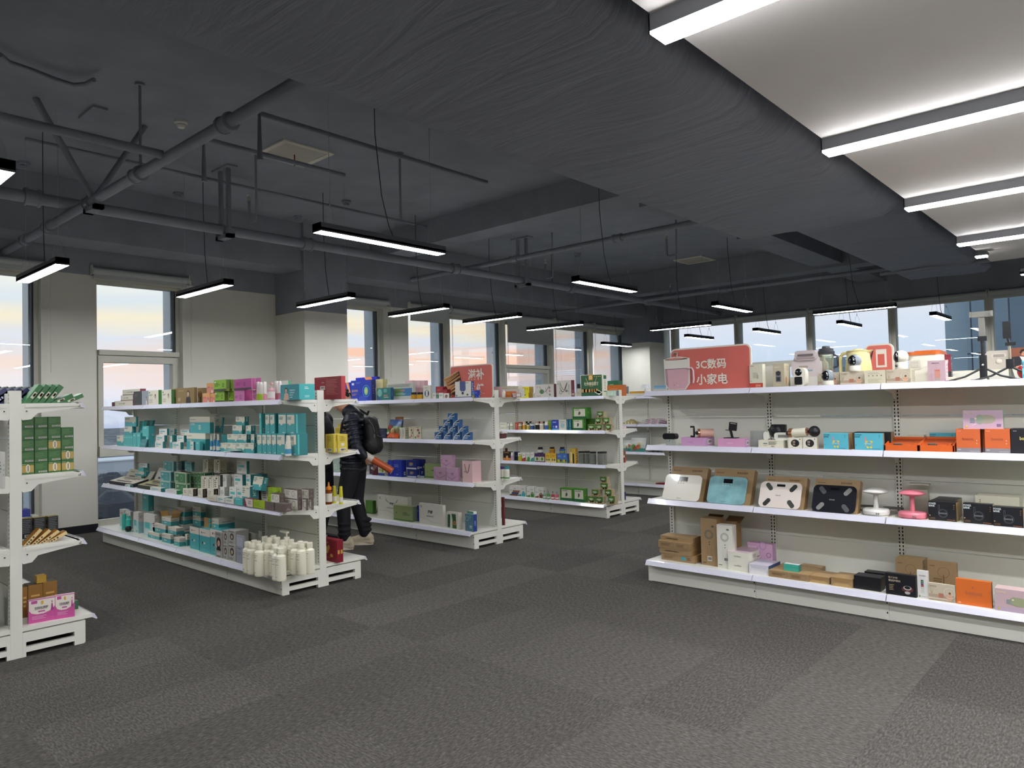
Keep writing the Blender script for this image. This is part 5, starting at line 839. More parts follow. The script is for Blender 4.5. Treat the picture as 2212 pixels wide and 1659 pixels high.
q = box('d',265,322,388,548,0,'small_white','pale carton, lower of two in the middle of the third shelf',r0,Z); box('d',280,352,405,388,0,'small_white','pale carton, upper of two in the middle of the third shelf',r0+.02,top(q)); box('d',405,445,None,390,0,'small_white','pale carton edge behind the pale pair',r1,top(q),d=.06)
box('d',243,275,None,392,0,'noir_dark','dark grey slim carton left of the pale pair',r0,top(q)-.0,d=.05); box('d',243,262,None,555,0,'noir_dark','dark grey slim carton low left of the pale pair',r0,Z,d=.05)
q = box('d',388,480,None,552,0,'white_teal','teal topped white carton, lower left of the right teal pile',r0,Z,d=.08); box('d',484,556,None,552,0,'white_teal','teal topped white carton, lower middle of the right teal pile',r0,Z,d=.08)
q2 = box('d',450,556,600,388,0,'white_teal','teal topped white carton, upper left of the right teal pile',r0+.02,top(q)); box('d',604,662,None,388,0,'white_teal','teal topped white carton, upper right of the right teal pile',r0+.02,top(q),d=.08); box('d',700,812,None,380,0,'teal_dark','dark teal carton at the back of the right teal pile',r2,top(q),d=.05)
box('d',485,612,648,215,0,'white_teal','teal and white carton standing alone on top of the pile',r1,top(q2)); box('d',672,790,None,412,0,'bsm','leaning white and teal toothpaste carton on the pile',r0,top(q),d=.05,lean=.25)
q = box('d',552,652,765,540,0,'bsm','toothpaste carton with blue figure beside the maroon carton',fa(.03),Z)
for a,b,x,yt,st,lb in ((100,225,330,668,'beige_small','low pale carton at the front edge, first from left'),(230,325,420,680,'white_teal','low white carton at the front edge, second from left'),(330,440,450,700,'small_white','low white carton at the front edge, third from left'),(452,558,582,692,'teal_plain','low teal carton at the front edge'),(572,690,770,702,'maroon_w','low maroon and white carton at the front edge'),(695,842,848,722,'lime','low lime green carton at the front edge'),(845,962,972,742,'brown','low brown carton at the front edge, left of two'),(972,1100,1190,762,'brown','low brown carton at the front edge, right of two')): box('d',a,b,x,yt,0,st,lb,fa(-.03),Z)
box('d',768,885,None,548,0,'maroon_w','maroon carton with pale swirl behind the lime cartons',r1,Z,d=.06)
q = box('d',880,925,1060,670,0,'lime','lime green carton, lower of two',r0,Z); box('d',888,990,1060,560,0,'lime','lime green carton, upper of two',r0,top(q))
q = box('d',1108,1265,1325,695,0,'tea','white and brown carton, lower left of the brown pile',fa(.08),Z); box('d',1332,1372,1405,697,0,'tea','white and brown carton, lower middle of the brown pile',fa(.12),Z); box('d',1410,1440,1475,697,0,'tea','white and brown carton, lower right of the brown pile',fa(.16),Z)
box('d',1097,1263,1322,575,0,'tea','white and brown carton, upper left of the brown pile',fa(.08),top(q)); box('d',1326,1410,1480,573,0,'tea','white and brown carton, upper right of the brown pile',fa(.14),top(q)); box('d',925,1030,1105,632,0,'tea','white and brown carton standing on the low brown cartons',fa(.0),Z+.055)
# bottom deck
Z = T0; fb = lambda off: 3.01+off
box('e',430,505,None,300,0,'tall_product','tall white carton at the left end of the bottom deck',fb(.18),Z,d=.06); box('e',515,600,645,322,0,'tall_product','tall white carton behind the teal tube and bottle',fb(.15),Z)
TEM = mat('#3fb0a2', .35)
lathe_item('e',503,365,66,[('body',[(.8,0),(1,.05),(1,.5),(.9,1)],TEM),('cap',[(.85,-.0),(.85,.05)],mat('#2f8a80'))],'teal tube standing in front of the tall white carton',fb(.1),Z,'cosmetic_tube','tube')
lathe_item('e',570,400,86,[('body',[(.9,0),(1,.05),(1,.75),(.6,.86)],TEM),('cap',[(.6,.86),(.6,1)],TEM)],'teal bottle beside the teal tube',fb(.08),Z)
p = onZ(*cp('e',570,655),Z); t = thing('round_brush','black round hair brush lying at the front of the deck','brush',(p.x,p.y,Z)); m = MB(); m.ball((.0,0,.035),.034,mat('#17181b',.4),sz=1.0); m.build('brush_head',t); m = MB(); m.tube((-.03,0,.03),(-.15,.02,.012),.008,mat('#c9b8a8')); m.build('handle',t)
box('e',650,728,806,342,0,'grad_tall','tall pale teal carton, left of two',fb(.1),Z); box('e',815,985,1048,375,0,'grad_tall','tall pale teal carton, wider right one',fb(.1),Z)
q = box('e',905,975,None,330,0,'white_carton','white support carton behind the wide pale carton',fb(.28),Z,d=.08); box('e',790,888,975,60,0,'teal_plain','tall teal carton standing high at the back left of the deck',fb(.26),top(q)-.0,name='carton')
o1 = box('e',875,1060,1098,668,0,'msi','teal and cream kit carton, front left of the low group',fb(.07),Z); o2 = box('e',1100,1240,1285,690,0,'msi','teal and cream kit carton, front middle of the low group',fb(.05),Z); o3 = box('e',1290,1380,1508,750,0,'msi','teal and cream kit carton, front right of the low group',fb(.04),Z)
o4 = box('e',955,1160,1198,530,0,'msi','teal and cream kit carton, second level left',fb(.1),top(o1)); o5 = box('e',1203,1330,1455,588,0,'msi','teal and cream kit carton turned to its pale side, second level',fb(.09),top(o2))
t = box('e',1103,1245,1375,425,0,'msi','opened teal kit carton with raised cardboard flaps',fb(.12),top(o4),name='open_carton')
x,w,Yq,dq,zq,hq = SEEN[t.name]; fl = MB(); fl.mesh([(0,0,hq),(0,dq,hq),(-.05,dq,hq+.05),(-.05,0,hq+.05)],[(0,1,2,3)],mat('#b58f56')); fl.mesh([(0,dq,hq),(w,dq,hq),(w,dq+.03,hq+.06),(0,dq+.03,hq+.06)],[(0,1,2,3)],mat('#a98350')); fl.mesh([(w,0,hq),(w,dq,hq),(w+.06,dq,hq+.05),(w+.06,0,hq+.05)],[(0,1,2,3)],mat('#b9935c')); o = fl.build('flap', t, fix=False)
q1 = box('e',1385,1440,1590,545,0,'msi','kit carton at the back, lowest level left',fb(.22),Z); q1b = box('e',1470,1500,1545,692,0,'msi','kit carton peeking out low beside the tall teal cartons',fb(.1),Z)
q2 = box('e',1380,1450,1590,408,0,'msi','kit carton at the back, middle level left',fb(.24),top(q1)); q3 = box('e',1600,1720,None,395,0,'msi','kit carton at the back, middle level right',fb(.3),top(q1),d=.05)
box('e',1325,1465,1590,262,0,'msi','kit carton at the back, top level left',fb(.24),top(q2)); box('e',1596,1722,None,250,0,'msi','kit carton at the back, top level right',fb(.3),top(q2),d=.05)
T1_ = box('e',1545,1690,1705,578,0,'msi_tall','tall teal and cream carton, first of three',fb(.07),Z); box('e',1697,1865,None,612,0,'msi_tall','tall teal and cream carton, second of three',fb(.055),Z,d=.14); box('f',296,440,None,302,0,'msi_tall','tall teal and cream carton, third of three, half covered',fb(.05),Z,d=.14)
t = box('f',320,400,590,168,0,'msi','teal carton lying on its side, open towards the left',fb(.12),top(T1_),name='open_carton')
x,w,Yq,dq,zq,hq = SEEN[t.name]; m = MB(); m.box(-.16,0,0,.004,0,hq*.95,mat('#a98350')); m.box(-.05,-.002,.01,dq-.01,.01,hq-.01,mat('#1d3040')); m.build('flap', t)
for k,(cc) in enumerate(('#3a9ea6','#5a3f6a','#3a9ea6','#d08a6a')):
    m = MB(); m.tube((0,-.004,0),(0,.02,0),.019,mat(cc)); tag(m.build('small_jar', loc=(x-.035,Yq-.006,zq+.03+.045*(k//2)) if k%2==0 else (x-.035,Yq-.006,zq+.03+.045*(k//2))),['lower teal','lower purple','upper teal','orange'][k]+' jar end in the open lying carton','jar') if k in (0,2) else None
box('f',354,442,None,330,0,'hairdye','grey hair dye carton with a dark haired portrait',fb(.03),Z,d=.12)
for (a,b,x,nm) in ((450,508,None,'left'),(512,600,None,'right')):
    o1 = box('f',a,b,x,478,0,'hairdye_small','small grey hair dye carton, lower %s' % nm,fb(.03),Z,d=.12); box('f',a,b,x,310,0,'hairdye_small','small grey hair dye carton, upper %s' % nm,fb(.035),top(o1),d=.12)
box('f',604,692,712,372,0,'silver','silver grey carton at the left of the white bottles',fb(.02),Z)
for k,(a,b,x,yt) in enumerate(((555,640,668,300),(672,735,768,310),(720,835,870,340),(872,898,915,318))): box('f',a,b,x,yt,0,'grey_small',['first','second','third','fourth'][k]+' grey green carton behind the hair dye',fb(.18),Z)
WBT = mat('#e8e4d0', .28, name='white_bottle_plastic')
def white_bottle(c, xc, yt, label, zh=.245, pump=False):
    px_ = cp(c,xc,yt); p = onZ(*px_, T0+zh); t = thing('white_bottle', label, 'bottle', (p.x, p.y, T0), group='white bottles on the bottom deck'); h = zh; r = .039
    m = MB(); m.lathe((0,0,0), [(r*.92,0),(r,.01),(r,h*.68),(r*.93,h*.76),(r*.55,h*.82),(r*.48,h*.84)], WBT, 24); m.build('body', t, fix=False)
    m = MB(); m.lathe((0,0,0), [(r*.5,h*.84),(r*.62,h*.845),(r*.62,h*.985),(r*.55,h)], WBT, 20); m.build('cap', t, fix=False)
    m = MB()
    for v, ww in ((.66,.9),(.6,.5),(.5,.7),(.12,.35)): m.mesh([((r+.0006)*math.sin(a)+0, -(r+.0006)*math.cos(a), h*v+dz) for dz in (0,.0035) for a in [-ww+1.8*ww*i/6 for i in range(7)]], [(i,i+1,i+8,i+7) for i in range(6)], mat('#8d8b80'))
    m.build('label', t, fix=False)
    if pump: m = MB(); m.tube((0,0,h),(0,0,h+.03),.006,WBT); m.box(-.09,.02,-.012,.012,h+.03,h+.045,WBT); m.build('pump', t)
    return t
BW = [(745,442),(795,455),(822,424),(868,433),(885,475),(950,378),(1000,390),(1052,368),(985,465),(1062,475),(1095,512),(1140,520),(1098,388),(1160,422),(1265,412),(1315,455),(1385,463),(1372,434),(1428,442),(1485,450)]
WHR = ['far left in front','second in the front row','back left, cap only','behind the front row, third cap','third in the front row','rear, beside the grey cartons','rear, between two other caps','rear, small cap only','fourth in the front row','behind the fourth front bottle','just left of the frontmost bottle','frontmost, nearest the rail','rear, with tall shoulder','behind the frontmost bottle','rear centre near the pump bottle','left in the right hand pair','front of the right hand group','behind the right hand group, cap only','behind the rightmost bottle, cap only','rightmost, beside the end post']
for (x,y),lb in zip(BW,WHR): white_bottle('f',x,y,'white plastic bottle, '+lb)
white_bottle('f',1212,385,'white pump dispenser bottle standing among the capped bottles',.24,True)
# far side of unit A, seen past the end post
Yo = 3.5
for k,(a,b,x) in enumerate(((85,155,None),(157,189,None),(192,215,245))): box('i',a,b,x,545+2*k,0,'yellow_bc',['left','middle','right'][k]+' yellow carton on the far side shelf by the end post',Yo+.03*k,T2,d=.1)
q = box('i',168,215,None,490,0,'yellow_bc','yellow and brown carton on the farther shelf left of the person',5.36,T2,d=.08)
box('i',195,217,None,458,0,'yellow_bc','small yellow carton on top of the yellow and brown one',5.37,top(q),d=.05)
lathe_item('i',118,955,58,[('body',[(.85,0),(1,.05),(1,.55),(.6,.66)],mat('#7a3c14',.2)),('label',[(1.01,.12),(1.01,.5)],mat('#d8d2c4')),('cap',[(.85,.66),(.8,.78),(.3,.82),(.18,1)],mat('#e08a1c',.35))],'honey squeeze bottle with orange cap beside the end post',Yo+.02,T1)
for x,yt,lb in ((165,985,'left of two small yellow squeeze tubes'),(222,990,'right of two small yellow squeeze tubes')): lathe_item('i',x,yt,33,[('body',[(1,0),(1,.45),(.75,1)],mat('#c8c022',.35)),('label',[(1.03,.12),(1.03,.4)],mat('#dcdad0'))],lb,Yo+.08,T1,'squeeze_tube','tube')
m = MB(); m.box(0,.12,0,.06,0,.05,mat('#c9c08a')); tag(m.build('small_carton', loc=(-5.52,3.66,T1)),'small pale carton behind the yellow squeeze tubes','box')
box('f',1560,1815,1887,405,668,'red_gift','dark red gift carton with gold print on the far side base',None,T0)
# ------------------------------------------------------------------ unit B: front plane y=5.285, panel 5.615
g0 = lambda off: 5.29+off
Z = T3
box('j',85,246,None,428,0,'blue_orange','blue and orange striped carton behind the head of the person',g0(.1),Z,d=.1)
q = box('j',252,660,742,380,0,'blue_energy','large deep blue supplement carton on the top shelf',g0(.04),Z)
box('j',350,765,830,322,0,'blue_orange','taller blue and orange carton at the back behind the deep blue one',g0(.2),Z)
q = box('j',748,885,975,530,0,'pale_yellow','cream carton underneath, mostly hidden by the green sea carton',g0(.16),Z); box('j',750,888,980,362,0,'pale_yellow','pale yellow carton behind the green sea carton',g0(.16),top(q))
box('j',765,1045,1100,535,0,'green_sea','green and blue carton with pale globes in front',g0(.03),Z)
box('j',966,1495,1542,445,0,'green_long','long pale carton with green and blue band',g0(.12),Z)
YJ, BLK = mat('#cf9d2a', .3), mat('#1c1c1e', .3)
for x,lb in ((1512,'squat yellow jar with black lid, left of two'), (1635,'squat yellow jar with black lid, right of two')): lathe_item('j',x,622,125,[('body',[(.95,0),(1,.05),(1,.68)],YJ),('lid',[(.92,.7),(.92,1)],BLK)],lb,g0(.04),Z,'food_jar','jar')
for x0,x1,lb in ((1335,1478,'pale pink carton at the back, left of four'),(1482,1560,'dusty pink carton at the back, second of four'),(1564,1636,'pale pink carton at the back, third of four'),(1640,1722,'dusty pink carton at the back, right of four')): box('j',x0,x1,None,388,0,'pinkish',lb,g0(.24),Z,d=.05)
box('k',275,408,435,520,0,'badge_white','white carton with round blue badge before the sign',g0(.04),Z)
box('k',443,502,None,652,0,'small_white','small white carton right of the round badge carton',g0(.06),Z,d=.04); box('k',507,548,None,692,0,'small_green','small green carton right of the badge carton',g0(.06),Z,d=.04)
box('k',555,632,640,652,0,'small_white','white and green carton left of the goat carton',g0(.06),Z); box('k',645,735,752,660,0,'goat','carton with goat picture in front of the tonic sign',g0(.05),Z)
box('k',500,632,None,538,0,'red_small','red carton behind the small cartons, left',g0(.2),Z,d=.08); box('k',636,705,None,592,0,'red_small','red carton behind the small cartons, right',g0(.2),Z,d=.08)
box('k',848,1135,1188,448,0,'navy_emblem','white and navy carton with emblem standing before the tonic sign',g0(.04),Z)
box('k',1155,1195,None,622,0,'blue_fl','tiny blue and red carton before the tonic sign, left',g0(.03),Z,d=.03); box('k',1200,1256,None,605,0,'blue_rect','tiny blue carton before the tonic sign, right',g0(.03),Z,d=.03)
def sign(c, x0, x1, yt0, yt1, Y, z, label, texts, extra, r=.03):
    (a,_),(b,_) = cp(c,x0,0),cp(c,x1,0); ya = cp(c,0,yt1)[1]; X0,X1 = onY(a,850,Y).x, onY(b,850,Y).x; h = onY(b,ya,Y).z - z; w = X1-X0
    t = thing('shelf_sign', label, 'sign', (X0,Y,z)); m = MB(); m.rbox(-.012,w+.012,0,.012,0,h+.012,r+.012,mat('#dcd8cc',.5),axis='y'); m.build('board', t)
    m = MB(); m.rbox(0,w,-.003,0,.0,h,r,mat('#c9665c',.5,noise=.06,nscale=3),axis='y'); m.build('printed_face', t)
    m = MB(); face_geo(m, Vector((0,-.0045,0)), Vector((1,0,0)), Vector((0,0,1)), Vector((0,-1,0)), w, h, texts); m.build('lettering', t)
    extra(t, w, h); return t
def ginseng(t, w, h):
    m = MB(); rr = random.Random(5); R = Matrix.Rotation(.5, 3, 'Y')
    def stick(x0,z0,x1,z1,r,mt): m.tube((x0,-.012,z0),(x1,-.012,z1),r,mt,7,r2=r*.7)
    WD, WD2 = mat('#c99a6c',.7), mat('#3c3430',.7)
    m.poly([(-.16*w,-.006,.62*h),(.22*w,-.006,.85*h),(.28*w,-.006,.5*h),(.12*w,-.006,.08*h),(-.02*w,-.006,.18*h)],WD2)
    for k in range(13):
        f = k/12; stick(-.12*w+.1*w*f, .62*h-.5*h*f, .16*w+.1*w*math.sin(f*3), .84*h-.5*h*f+rr.uniform(-.02,.02), .007, WD)
    stick(-.16*w,.6*h,.2*w,.86*h,.01,WD); stick(-.15*w,.66*h,.02*w,.05*h,.01,WD); stick(.0*w,.18*h,.16*w,.26*h,.008,WD)
    m.build('root_bundle_cutout', t, fix=False)
sign('k',785,1522,186,140,g0(.27),Z,'red shelf sign with white Chinese lettering and a bundle of roots',
     [('t','滋补',.44,.56,.34,'#e6dfd2',.5),('t','保健',.44,.1,.34,'#e6dfd2',.5)], ginseng)
m = MB(); m.rbox(0,.09,0,.06,0,.12,.02,mat('#b08c94',.25)); tag(m.build('clear_bag', loc=(-5.46,5.74,Z)),'clear pinkish bag beside the end post of the second unit','bag')
# second shelf
Z = T2
for k,(a,b,yt) in enumerate(((820,945,1340),(820,945,1400),(820,945,1455))): pass
q = box('j',820,945,None,1430,0,'dark_blue_small','dark navy carton, lower one beside the backpack',g0(.08),Z,d=.08); box('j',820,945,960,1340,0,'dark_blue_small','dark navy carton, upper one beside the backpack',g0(.08),top(q))
box('j',946,985,None,1375,0,'dark_blue_small','narrow dark navy carton right of the navy pair',g0(.12),Z,d=.06)
def pouch(c, x0, x1, yt, cols, label, Y, z, lean=.25, name='stand_up_pouch', cat='pouch'):
    (a,ya),(b,_) = cp(c,x0,yt),cp(c,x1,yt); X0,X1 = onY(a,ya,Y).x,onY(b,ya,Y).x; w = X1-X0; h = onY(a,ya,Y).z-z; t = thing(name, label, cat, (X0,Y,z)); t.rotation_euler = (-lean,0,0)
    m = MB(); V = []; n = 8
    for j in range(n+1):
        v = j/n; th = .035*math.sin(min(1,(1-v)*1.4)*PI/2)+.002
        for i in range(n+1):
            u = i/n; V.append((u*w, -th*math.sin(u*PI)*1.0, v*h))
    fs = [(j*(n+1)+i, j*(n+1)+i+1, (j+1)*(n+1)+i+1, (j+1)*(n+1)+i) for j in range(n) for i in range(n)]
    for j in range(n): m.mesh(V, [f for f in fs[j*n:(j+1)*n]], mat(cols[min(len(cols)-1, int(j/n*len(cols)))], .3), True)
    m.mesh([(x,-y*.4+.002,z_) for x,y,z_ in V], fs, mat(cols[-1],.3), True); m.build('pouch_body', t)
    rr = random.Random(int(x0)); m = MB()
    for k in range(5): cx, cz, r = w*rr.uniform(.25,.75), h*rr.uniform(.2,.6), w*rr.uniform(.08,.16); m.poly([(cx+r*math.cos(q), -.04, cz+r*math.sin(q)) for q in [2*PI*i/10 for i in range(10)]], mat(['#e8d8a0','#b03a34','#6f8f3c','#e0e0d0','#c8622c'][k],.4))
    m.build('printed_picture', t); return t
pouch('j',1110,1272,1110,['#c8552a','#8a6a3c','#6f8f4c','#3c5a8c','#a86a3c'],'orange and blue snack pouch behind, leaning on the panel',g0(.18),Z,.1); pouch('j',955,1195,1150,['#e0622a','#8a7a4c','#7f9a5c','#4c6a9c','#3f5a94'],'orange and blue snack pouch in front, leaning back',g0(.1),Z,.3)
for x0,x1,xs,yt,st,lb in ((1212,1262,None,1325,'white_sachet','grey white carton, first of three by the pouches'),(1266,1322,1392,1325,'white_sachet','grey white carton, second of three by the pouches'),(1396,1490,None,1305,'floral','flower printed carton, left of two'),(1495,1640,1650,1305,'floral','flower printed carton, right of two')): box('j',x0,x1,xs,yt,0,st,lb,g0(.06),Z,d=.08)
base = None; rows = [[(475,590,640),(633,755,800),(807,925,970),(974,1110,1158)],[(548,668,715),(723,845,890),(905,1030,1082)],[(635,752,800),(800,920,975)],[(714,832,888)]]; zz = Z; nm = ['bottom row','third row from the top','second row from the top','very top']
for r,(row,yt) in enumerate(zip(rows,(1358,1247,1133,1020))):
    for k,(a,b,x) in enumerate(row): q = box('k',a,b,x,yt,0,'blue_pyr','blue carton of the small pyramid, %s, place %s from left' % (nm[r],['one','two','three','four'][k]),g0(.1),zz,group=None)
    zz = top(q)
# third shelf
Z = T1
box('i',130,207,232,748,0,'mint_pale','tall pale blue carton left of the standing person',g0(.06),Z)
box('l',120,245,None,250,0,'dark_blue_small','navy carton just right of the person',g0(.1),Z,d=.08); pouch('l',165,245,285,['#5a2a34','#6a3440'],'maroon pouch leaning right of the person',g0(.05),Z,.15)
box('l',250,350,392,262,0,'yellow_top','white and cream carton with two round fruit pictures',g0(.04),Z)
o1 = box('l',395,468,None,240,0,'blue_rect','royal blue carton, first of two standing upright',g0(.05),Z,d=.14); box('l',472,600,668,235,0,'blue_rect','royal blue carton, second of two standing upright',g0(.05),Z)
q = box('l',685,820,870,375,0,'navy_gold','navy carton with white band, lower front one',g0(.07),Z); box('l',670,820,872,236,0,'navy_gold','navy carton with white band, upper front one',g0(.07),top(q))
q = box('l',874,940,None,365,0,'navy_gold','navy carton with white band, lower back one',g0(.14),Z,d=.08); box('l',765,905,960,222,0,'navy_gold','navy carton with white band, upper back one',g0(.16),top(q))
box('l',945,1190,None,290,0,'sage','sage green carton behind the lilac ones',g0(.14),Z,d=.06)
q = box('l',1080,1262,1280,338,0,'lilac','lilac carton, lower left of three',g0(.05),Z); box('l',1266,1432,1482,350,0,'lilac','lilac carton, lower right of three',g0(.03),Z); box('l',1186,1345,1402,160,0,'lilac','lilac carton, upper one on top of two',g0(.06),top(q))
def gift_bag(c, x0, x1, xs, yt, st, label, Y, z, hc):
    o = box(c,x0,x1,xs,yt,0,st,label,Y,z,'gift_bag','bag'); x,w,Y_,d,z_,h = SEEN[o.name]
    for yy in (-.004, d+.004):
        m = MB(); pts = [(w*.25,yy,h*.86)]+[(w*(.25+.5*k/8), yy, h*(.86-.42*math.sin(PI*k/8))) for k in range(1,8)]+[(w*.75,yy,h*.86)]; m.path(pts,.0025,mat(hc,.6),5); m.build('cord_handle', o)
    return o
S['bagpink'] = ('#dcb9b8','#cfacae','#b99a9c',[('t','艾维丽',.15,.46,.06,'#6a4a50',.5)],[])
gift_bag('l',1508,1655,1785,250,'bagpink','pale pink gift bag with cord handles on the third shelf',g0(.05),Z,'#6a3a48')
# bottom deck
Z = T0; gb = lambda off: 5.225+off
box('l',60,165,None,838,0,'leaf_green','green carton on the bottom deck next to the trousers',gb(.2),Z,d=.05)
p = onZ(*cp('l',190,1045),Z); t = thing('wrapped_bundle','small grey wrapped bundle on the bottom deck near the person','bundle',(p.x,5.5,Z)); m = MB(); rr = random.Random(2)
for k in range(9): m.ball((rr.uniform(-.03,.03),rr.uniform(-.03,.03),.02+.012*k*.7),.018,mat('#8a8c88',.4),seg=8)
m.build('bundle_body', t)
for k in range(3):
    m = MB(); m.box(0,.06,0,.05,0,.035,mat(['#4a2c2c','#5a3a30','#3a2426'][k])); tag(m.build('small_carton', loc=(-6.72+.07*k,5.40,Z)),['left','middle','right'][k]+' dark brown carton low on the deck left of the person','box')
box('l',235,683,742,765,0,'clinic_white','large white carton with antler line drawing',gb(.16),Z,d=.06)
box('l',475,756,828,918,0,'sage_big','green carton before the large white carton',gb(.08),Z); box('l',826,850,None,912,0,'blue_rect','blue carton edge between green and white cartons',gb(.16),Z,d=.06)
box('l',856,1208,1252,890,0,'clinic_white2','second large white carton further right on the bottom deck',gb(.08),Z)
box('l',1262,1438,1490,1012,0,'coffee_slim','white carton with two green panels and a cup',gb(.05),Z)
box('l',1572,1665,1712,1000,0,'teal_w_top','white and green carton behind the small blue one',gb(.12),Z); box('l',1540,1662,1716,1042,0,'beeswim','blue green carton with navy side near the deck end',gb(.03),Z)
# far side of unit B beside its end post
Z = T3; Yb = 5.7
for c,x0,x1,xs,yt,st,lb,Y in (('m',75,300,None,500,'fan_back','pale carton at the back behind the first end post',6.02),('m',305,445,None,500,'fan_back','pale carton at the back, right one',6.02),('m',85,475,None,556,'white_carton','white carton behind the lotion bottle',5.9),('m',195,312,None,604,'orange_flat','yellow and orange carton by the end post',5.76),('m',318,400,None,640,'maroon_w','white and maroon carton by the end post',5.74)): box(c,x0,x1,xs,yt,0,st,lb,Y,Z,d=.08)
lathe_item('m',165,575,70,[('body',[(.9,0),(1,.04),(1,.7),(.6,.8)],WB),('cap',[(.5,.8),(.5,1)],WB)],'white lotion bottle beside the end post of the second unit',5.72,Z)
m = MB(); m.rbox(0,.16,0,.1,0,.06,.02,mat('#5a2c30',.35),axis='y'); m.box(.02,.18,.01,.09,.055,.075,mat('#d8cfd0',.35)); tag(m.build('snack_bag', loc=(-5.52,5.74,T2)),'maroon snack bag on the far side second shelf','bag')
for x,cc,lb in ((100,'#5a3a78','supplement jar with purple lid by the second end post'),(172,'#3a8a94','supplement jar with teal lid by the second end post')): lathe_item('o',x,462,78,[('body',[(.95,0),(1,.05),(1,.7),(.8,.78)],WB),('band',[(1.01,.1),(1.01,.2)],mat('#5a9a5c')),('lid',[(.85,.78),(.85,1)],mat(cc,.3))],lb,5.74,T1,'supplement_jar','jar')
m = MB(); m.box(0,.03,0,.02,0,.3,mat('#6a2a30')); tag(m.build('board', loc=(-5.36,5.73,T0)),'tall thin maroon board leaning at the second end post','board')
# ------------------------------------------------------------------ unit C: front 7.66, panel 7.99
h0 = lambda off: 7.66+off
Z = T3
q = box('m',485,655,738,632,0,'bright_yellow','bright yellow carton, lower one of the yellow pile',h0(.06),Z); box('m',482,574,None,512,0,'bright_yellow','bright yellow carton, upper left of the yellow pile',h0(.06),top(q),d=.1); box('m',578,666,752,510,0,'bright_yellow','bright yellow carton, upper right of the yellow pile',h0(.06),top(q))
box('m',740,776,None,635,0,'beige_small','cream carton edge between yellow pile and herbal gift box',h0(.1),Z,d=.06)
gift_bag('m',778,1158,1208,462,'duzhong','pale gift box with green leaf and three Chinese characters',h0(.05),Z,'#8a857a')
gift_bag('m',1212,1502,1567,385,'huangqi','pale gift box with maroon side and round emblem',h0(.05),Z,'#5a3a34')
q = box('n',412,485,None,545,0,'beige_small','small cream carton left of the green gift box',h0(.1),Z,d=.05); box('n',420,480,None,455,0,'black_plain','small black carton on the cream one left of the green gift box',h0(.1),top(q),d=.05)
gift_bag('n',490,930,1018,270,'green_gift','large dark green food gift box with colourful band',h0(.03),Z,'#c8b878')
q = box('n',1012,1300,None,478,0,'orange_flat','flat orange carton by the end post of the third unit',8.12,Z,d=.12); box('n',1030,1238,None,390,0,'green_deep','deep green carton at the back above the orange one',8.2,Z,d=.1)
box('n',1020,1200,None,585,0,'mint_pale','pale mint carton low behind the end post',h0(.1),Z,d=.06)
Z = T2
q = box('m',75,212,232,1290,0,'lotion','white carton with round gold print, lower of two',h0(.05),Z); box('m',75,215,232,1224,0,'lotion','white carton with round gold print, upper of two',h0(.05),top(q))
def jar(c, x, yt, w, cb, cl, label, Y, z, cap=.78, name='supplement_bottle', wl='#e4e0d4', cat='bottle'):
    return lathe_item(c,x,yt,w,[('body',[(.95,0),(1,.05),(1,cap-.12),(.75,cap-.03)],mat(wl,.3)),('label',[(1.012,.08),(1.012,cap-.16)],mat(cb,.4)),('cap',[(.72,cap-.03),(.75,cap),(.75,1)],mat(cl,.35))],label,Y,z,name,cat)
for x,yt,w,cb,cl,lb in ((257,1240,54,'#c8ccc0','#ece8dc','first small white supplement bottle on the second shelf of the third unit'),(325,1228,70,'#b9c8a0','#ece8dc','second supplement bottle with pale green label'),(495,1232,80,'#a8966a','#c0b8a0','supplement bottle with olive label'),(577,1210,74,'#c8962c','#d8cca0','supplement bottle with gold label'),(655,1232,70,'#c8b45c','#23241f','supplement bottle with black cap and mixed label'),(738,1225,80,'#3f5c94','#8a9aa0','supplement bottle with blue label and grey cap'),(833,1202,82,'#23201e','#c8a08c','supplement bottle with black label'),(922,1205,80,'#d8ccb8','#c89a8c','supplement bottle with beige label'),(1016,1215,78,'#4a68a8','#ece8dc','supplement bottle with bright blue label')): jar('m',x,yt,w,cb,cl,lb,h0(.06),Z)
S['red_tall'] = ('#b5402f','#8c2f24','#c04a38',[('l',.2,.2,.5,.8,3,'#e0a890')],[]); box('m',378,448,None,1220,0,'red_tall','red carton between supplement bottles, left',h0(.05),Z,d=.06); box('m',452,540,None,1215,0,'red_tall','red carton behind the olive labelled bottle',h0(.16),Z,d=.06)
for x,cb,lb in ((620,'#5a5a4c','back row bottle behind the gold one'),(700,'#7c8c9c','back row bottle behind the blue one'),(870,'#2a2a2c','back row black bottle'),(960,'#5a6a3c','back row bottle behind the beige one')): jar('m',x,1200,70,cb,'#23241f',lb+' on the second shelf',h0(.18),Z)
box('m',1035,1085,None,1180,0,'lime','yellow green carton behind the bright blue bottle',h0(.18),Z,d=.05); box('m',1085,1115,None,1180,0,'teal_spine','dark blue carton edge left of the violet blue carton',h0(.1),Z,d=.06)
box('m',1117,1240,None,1172,0,'blue_zinc','violet blue carton with light blue foot',h0(.05),Z,d=.06); box('m',1246,1392,None,1165,0,'white_egg','white carton with round teal drawing',h0(.05),Z,d=.05); box('m',1396,1438,None,1158,0,'teal_spine','dark teal carton standing edge on, left',h0(.06),Z,d=.09); box('m',1450,1492,None,1158,0,'teal_spine','dark teal carton standing edge on, right',h0(.06),Z,d=.09)
q = box('n',318,545,585,1148,0,'herb_green','bright green tea carton with white panel, lower',h0(.05),Z); box('n',320,608,None,925,0,'herb_green','bright green tea carton with white panel, upper',h0(.05),top(q),d=.1)
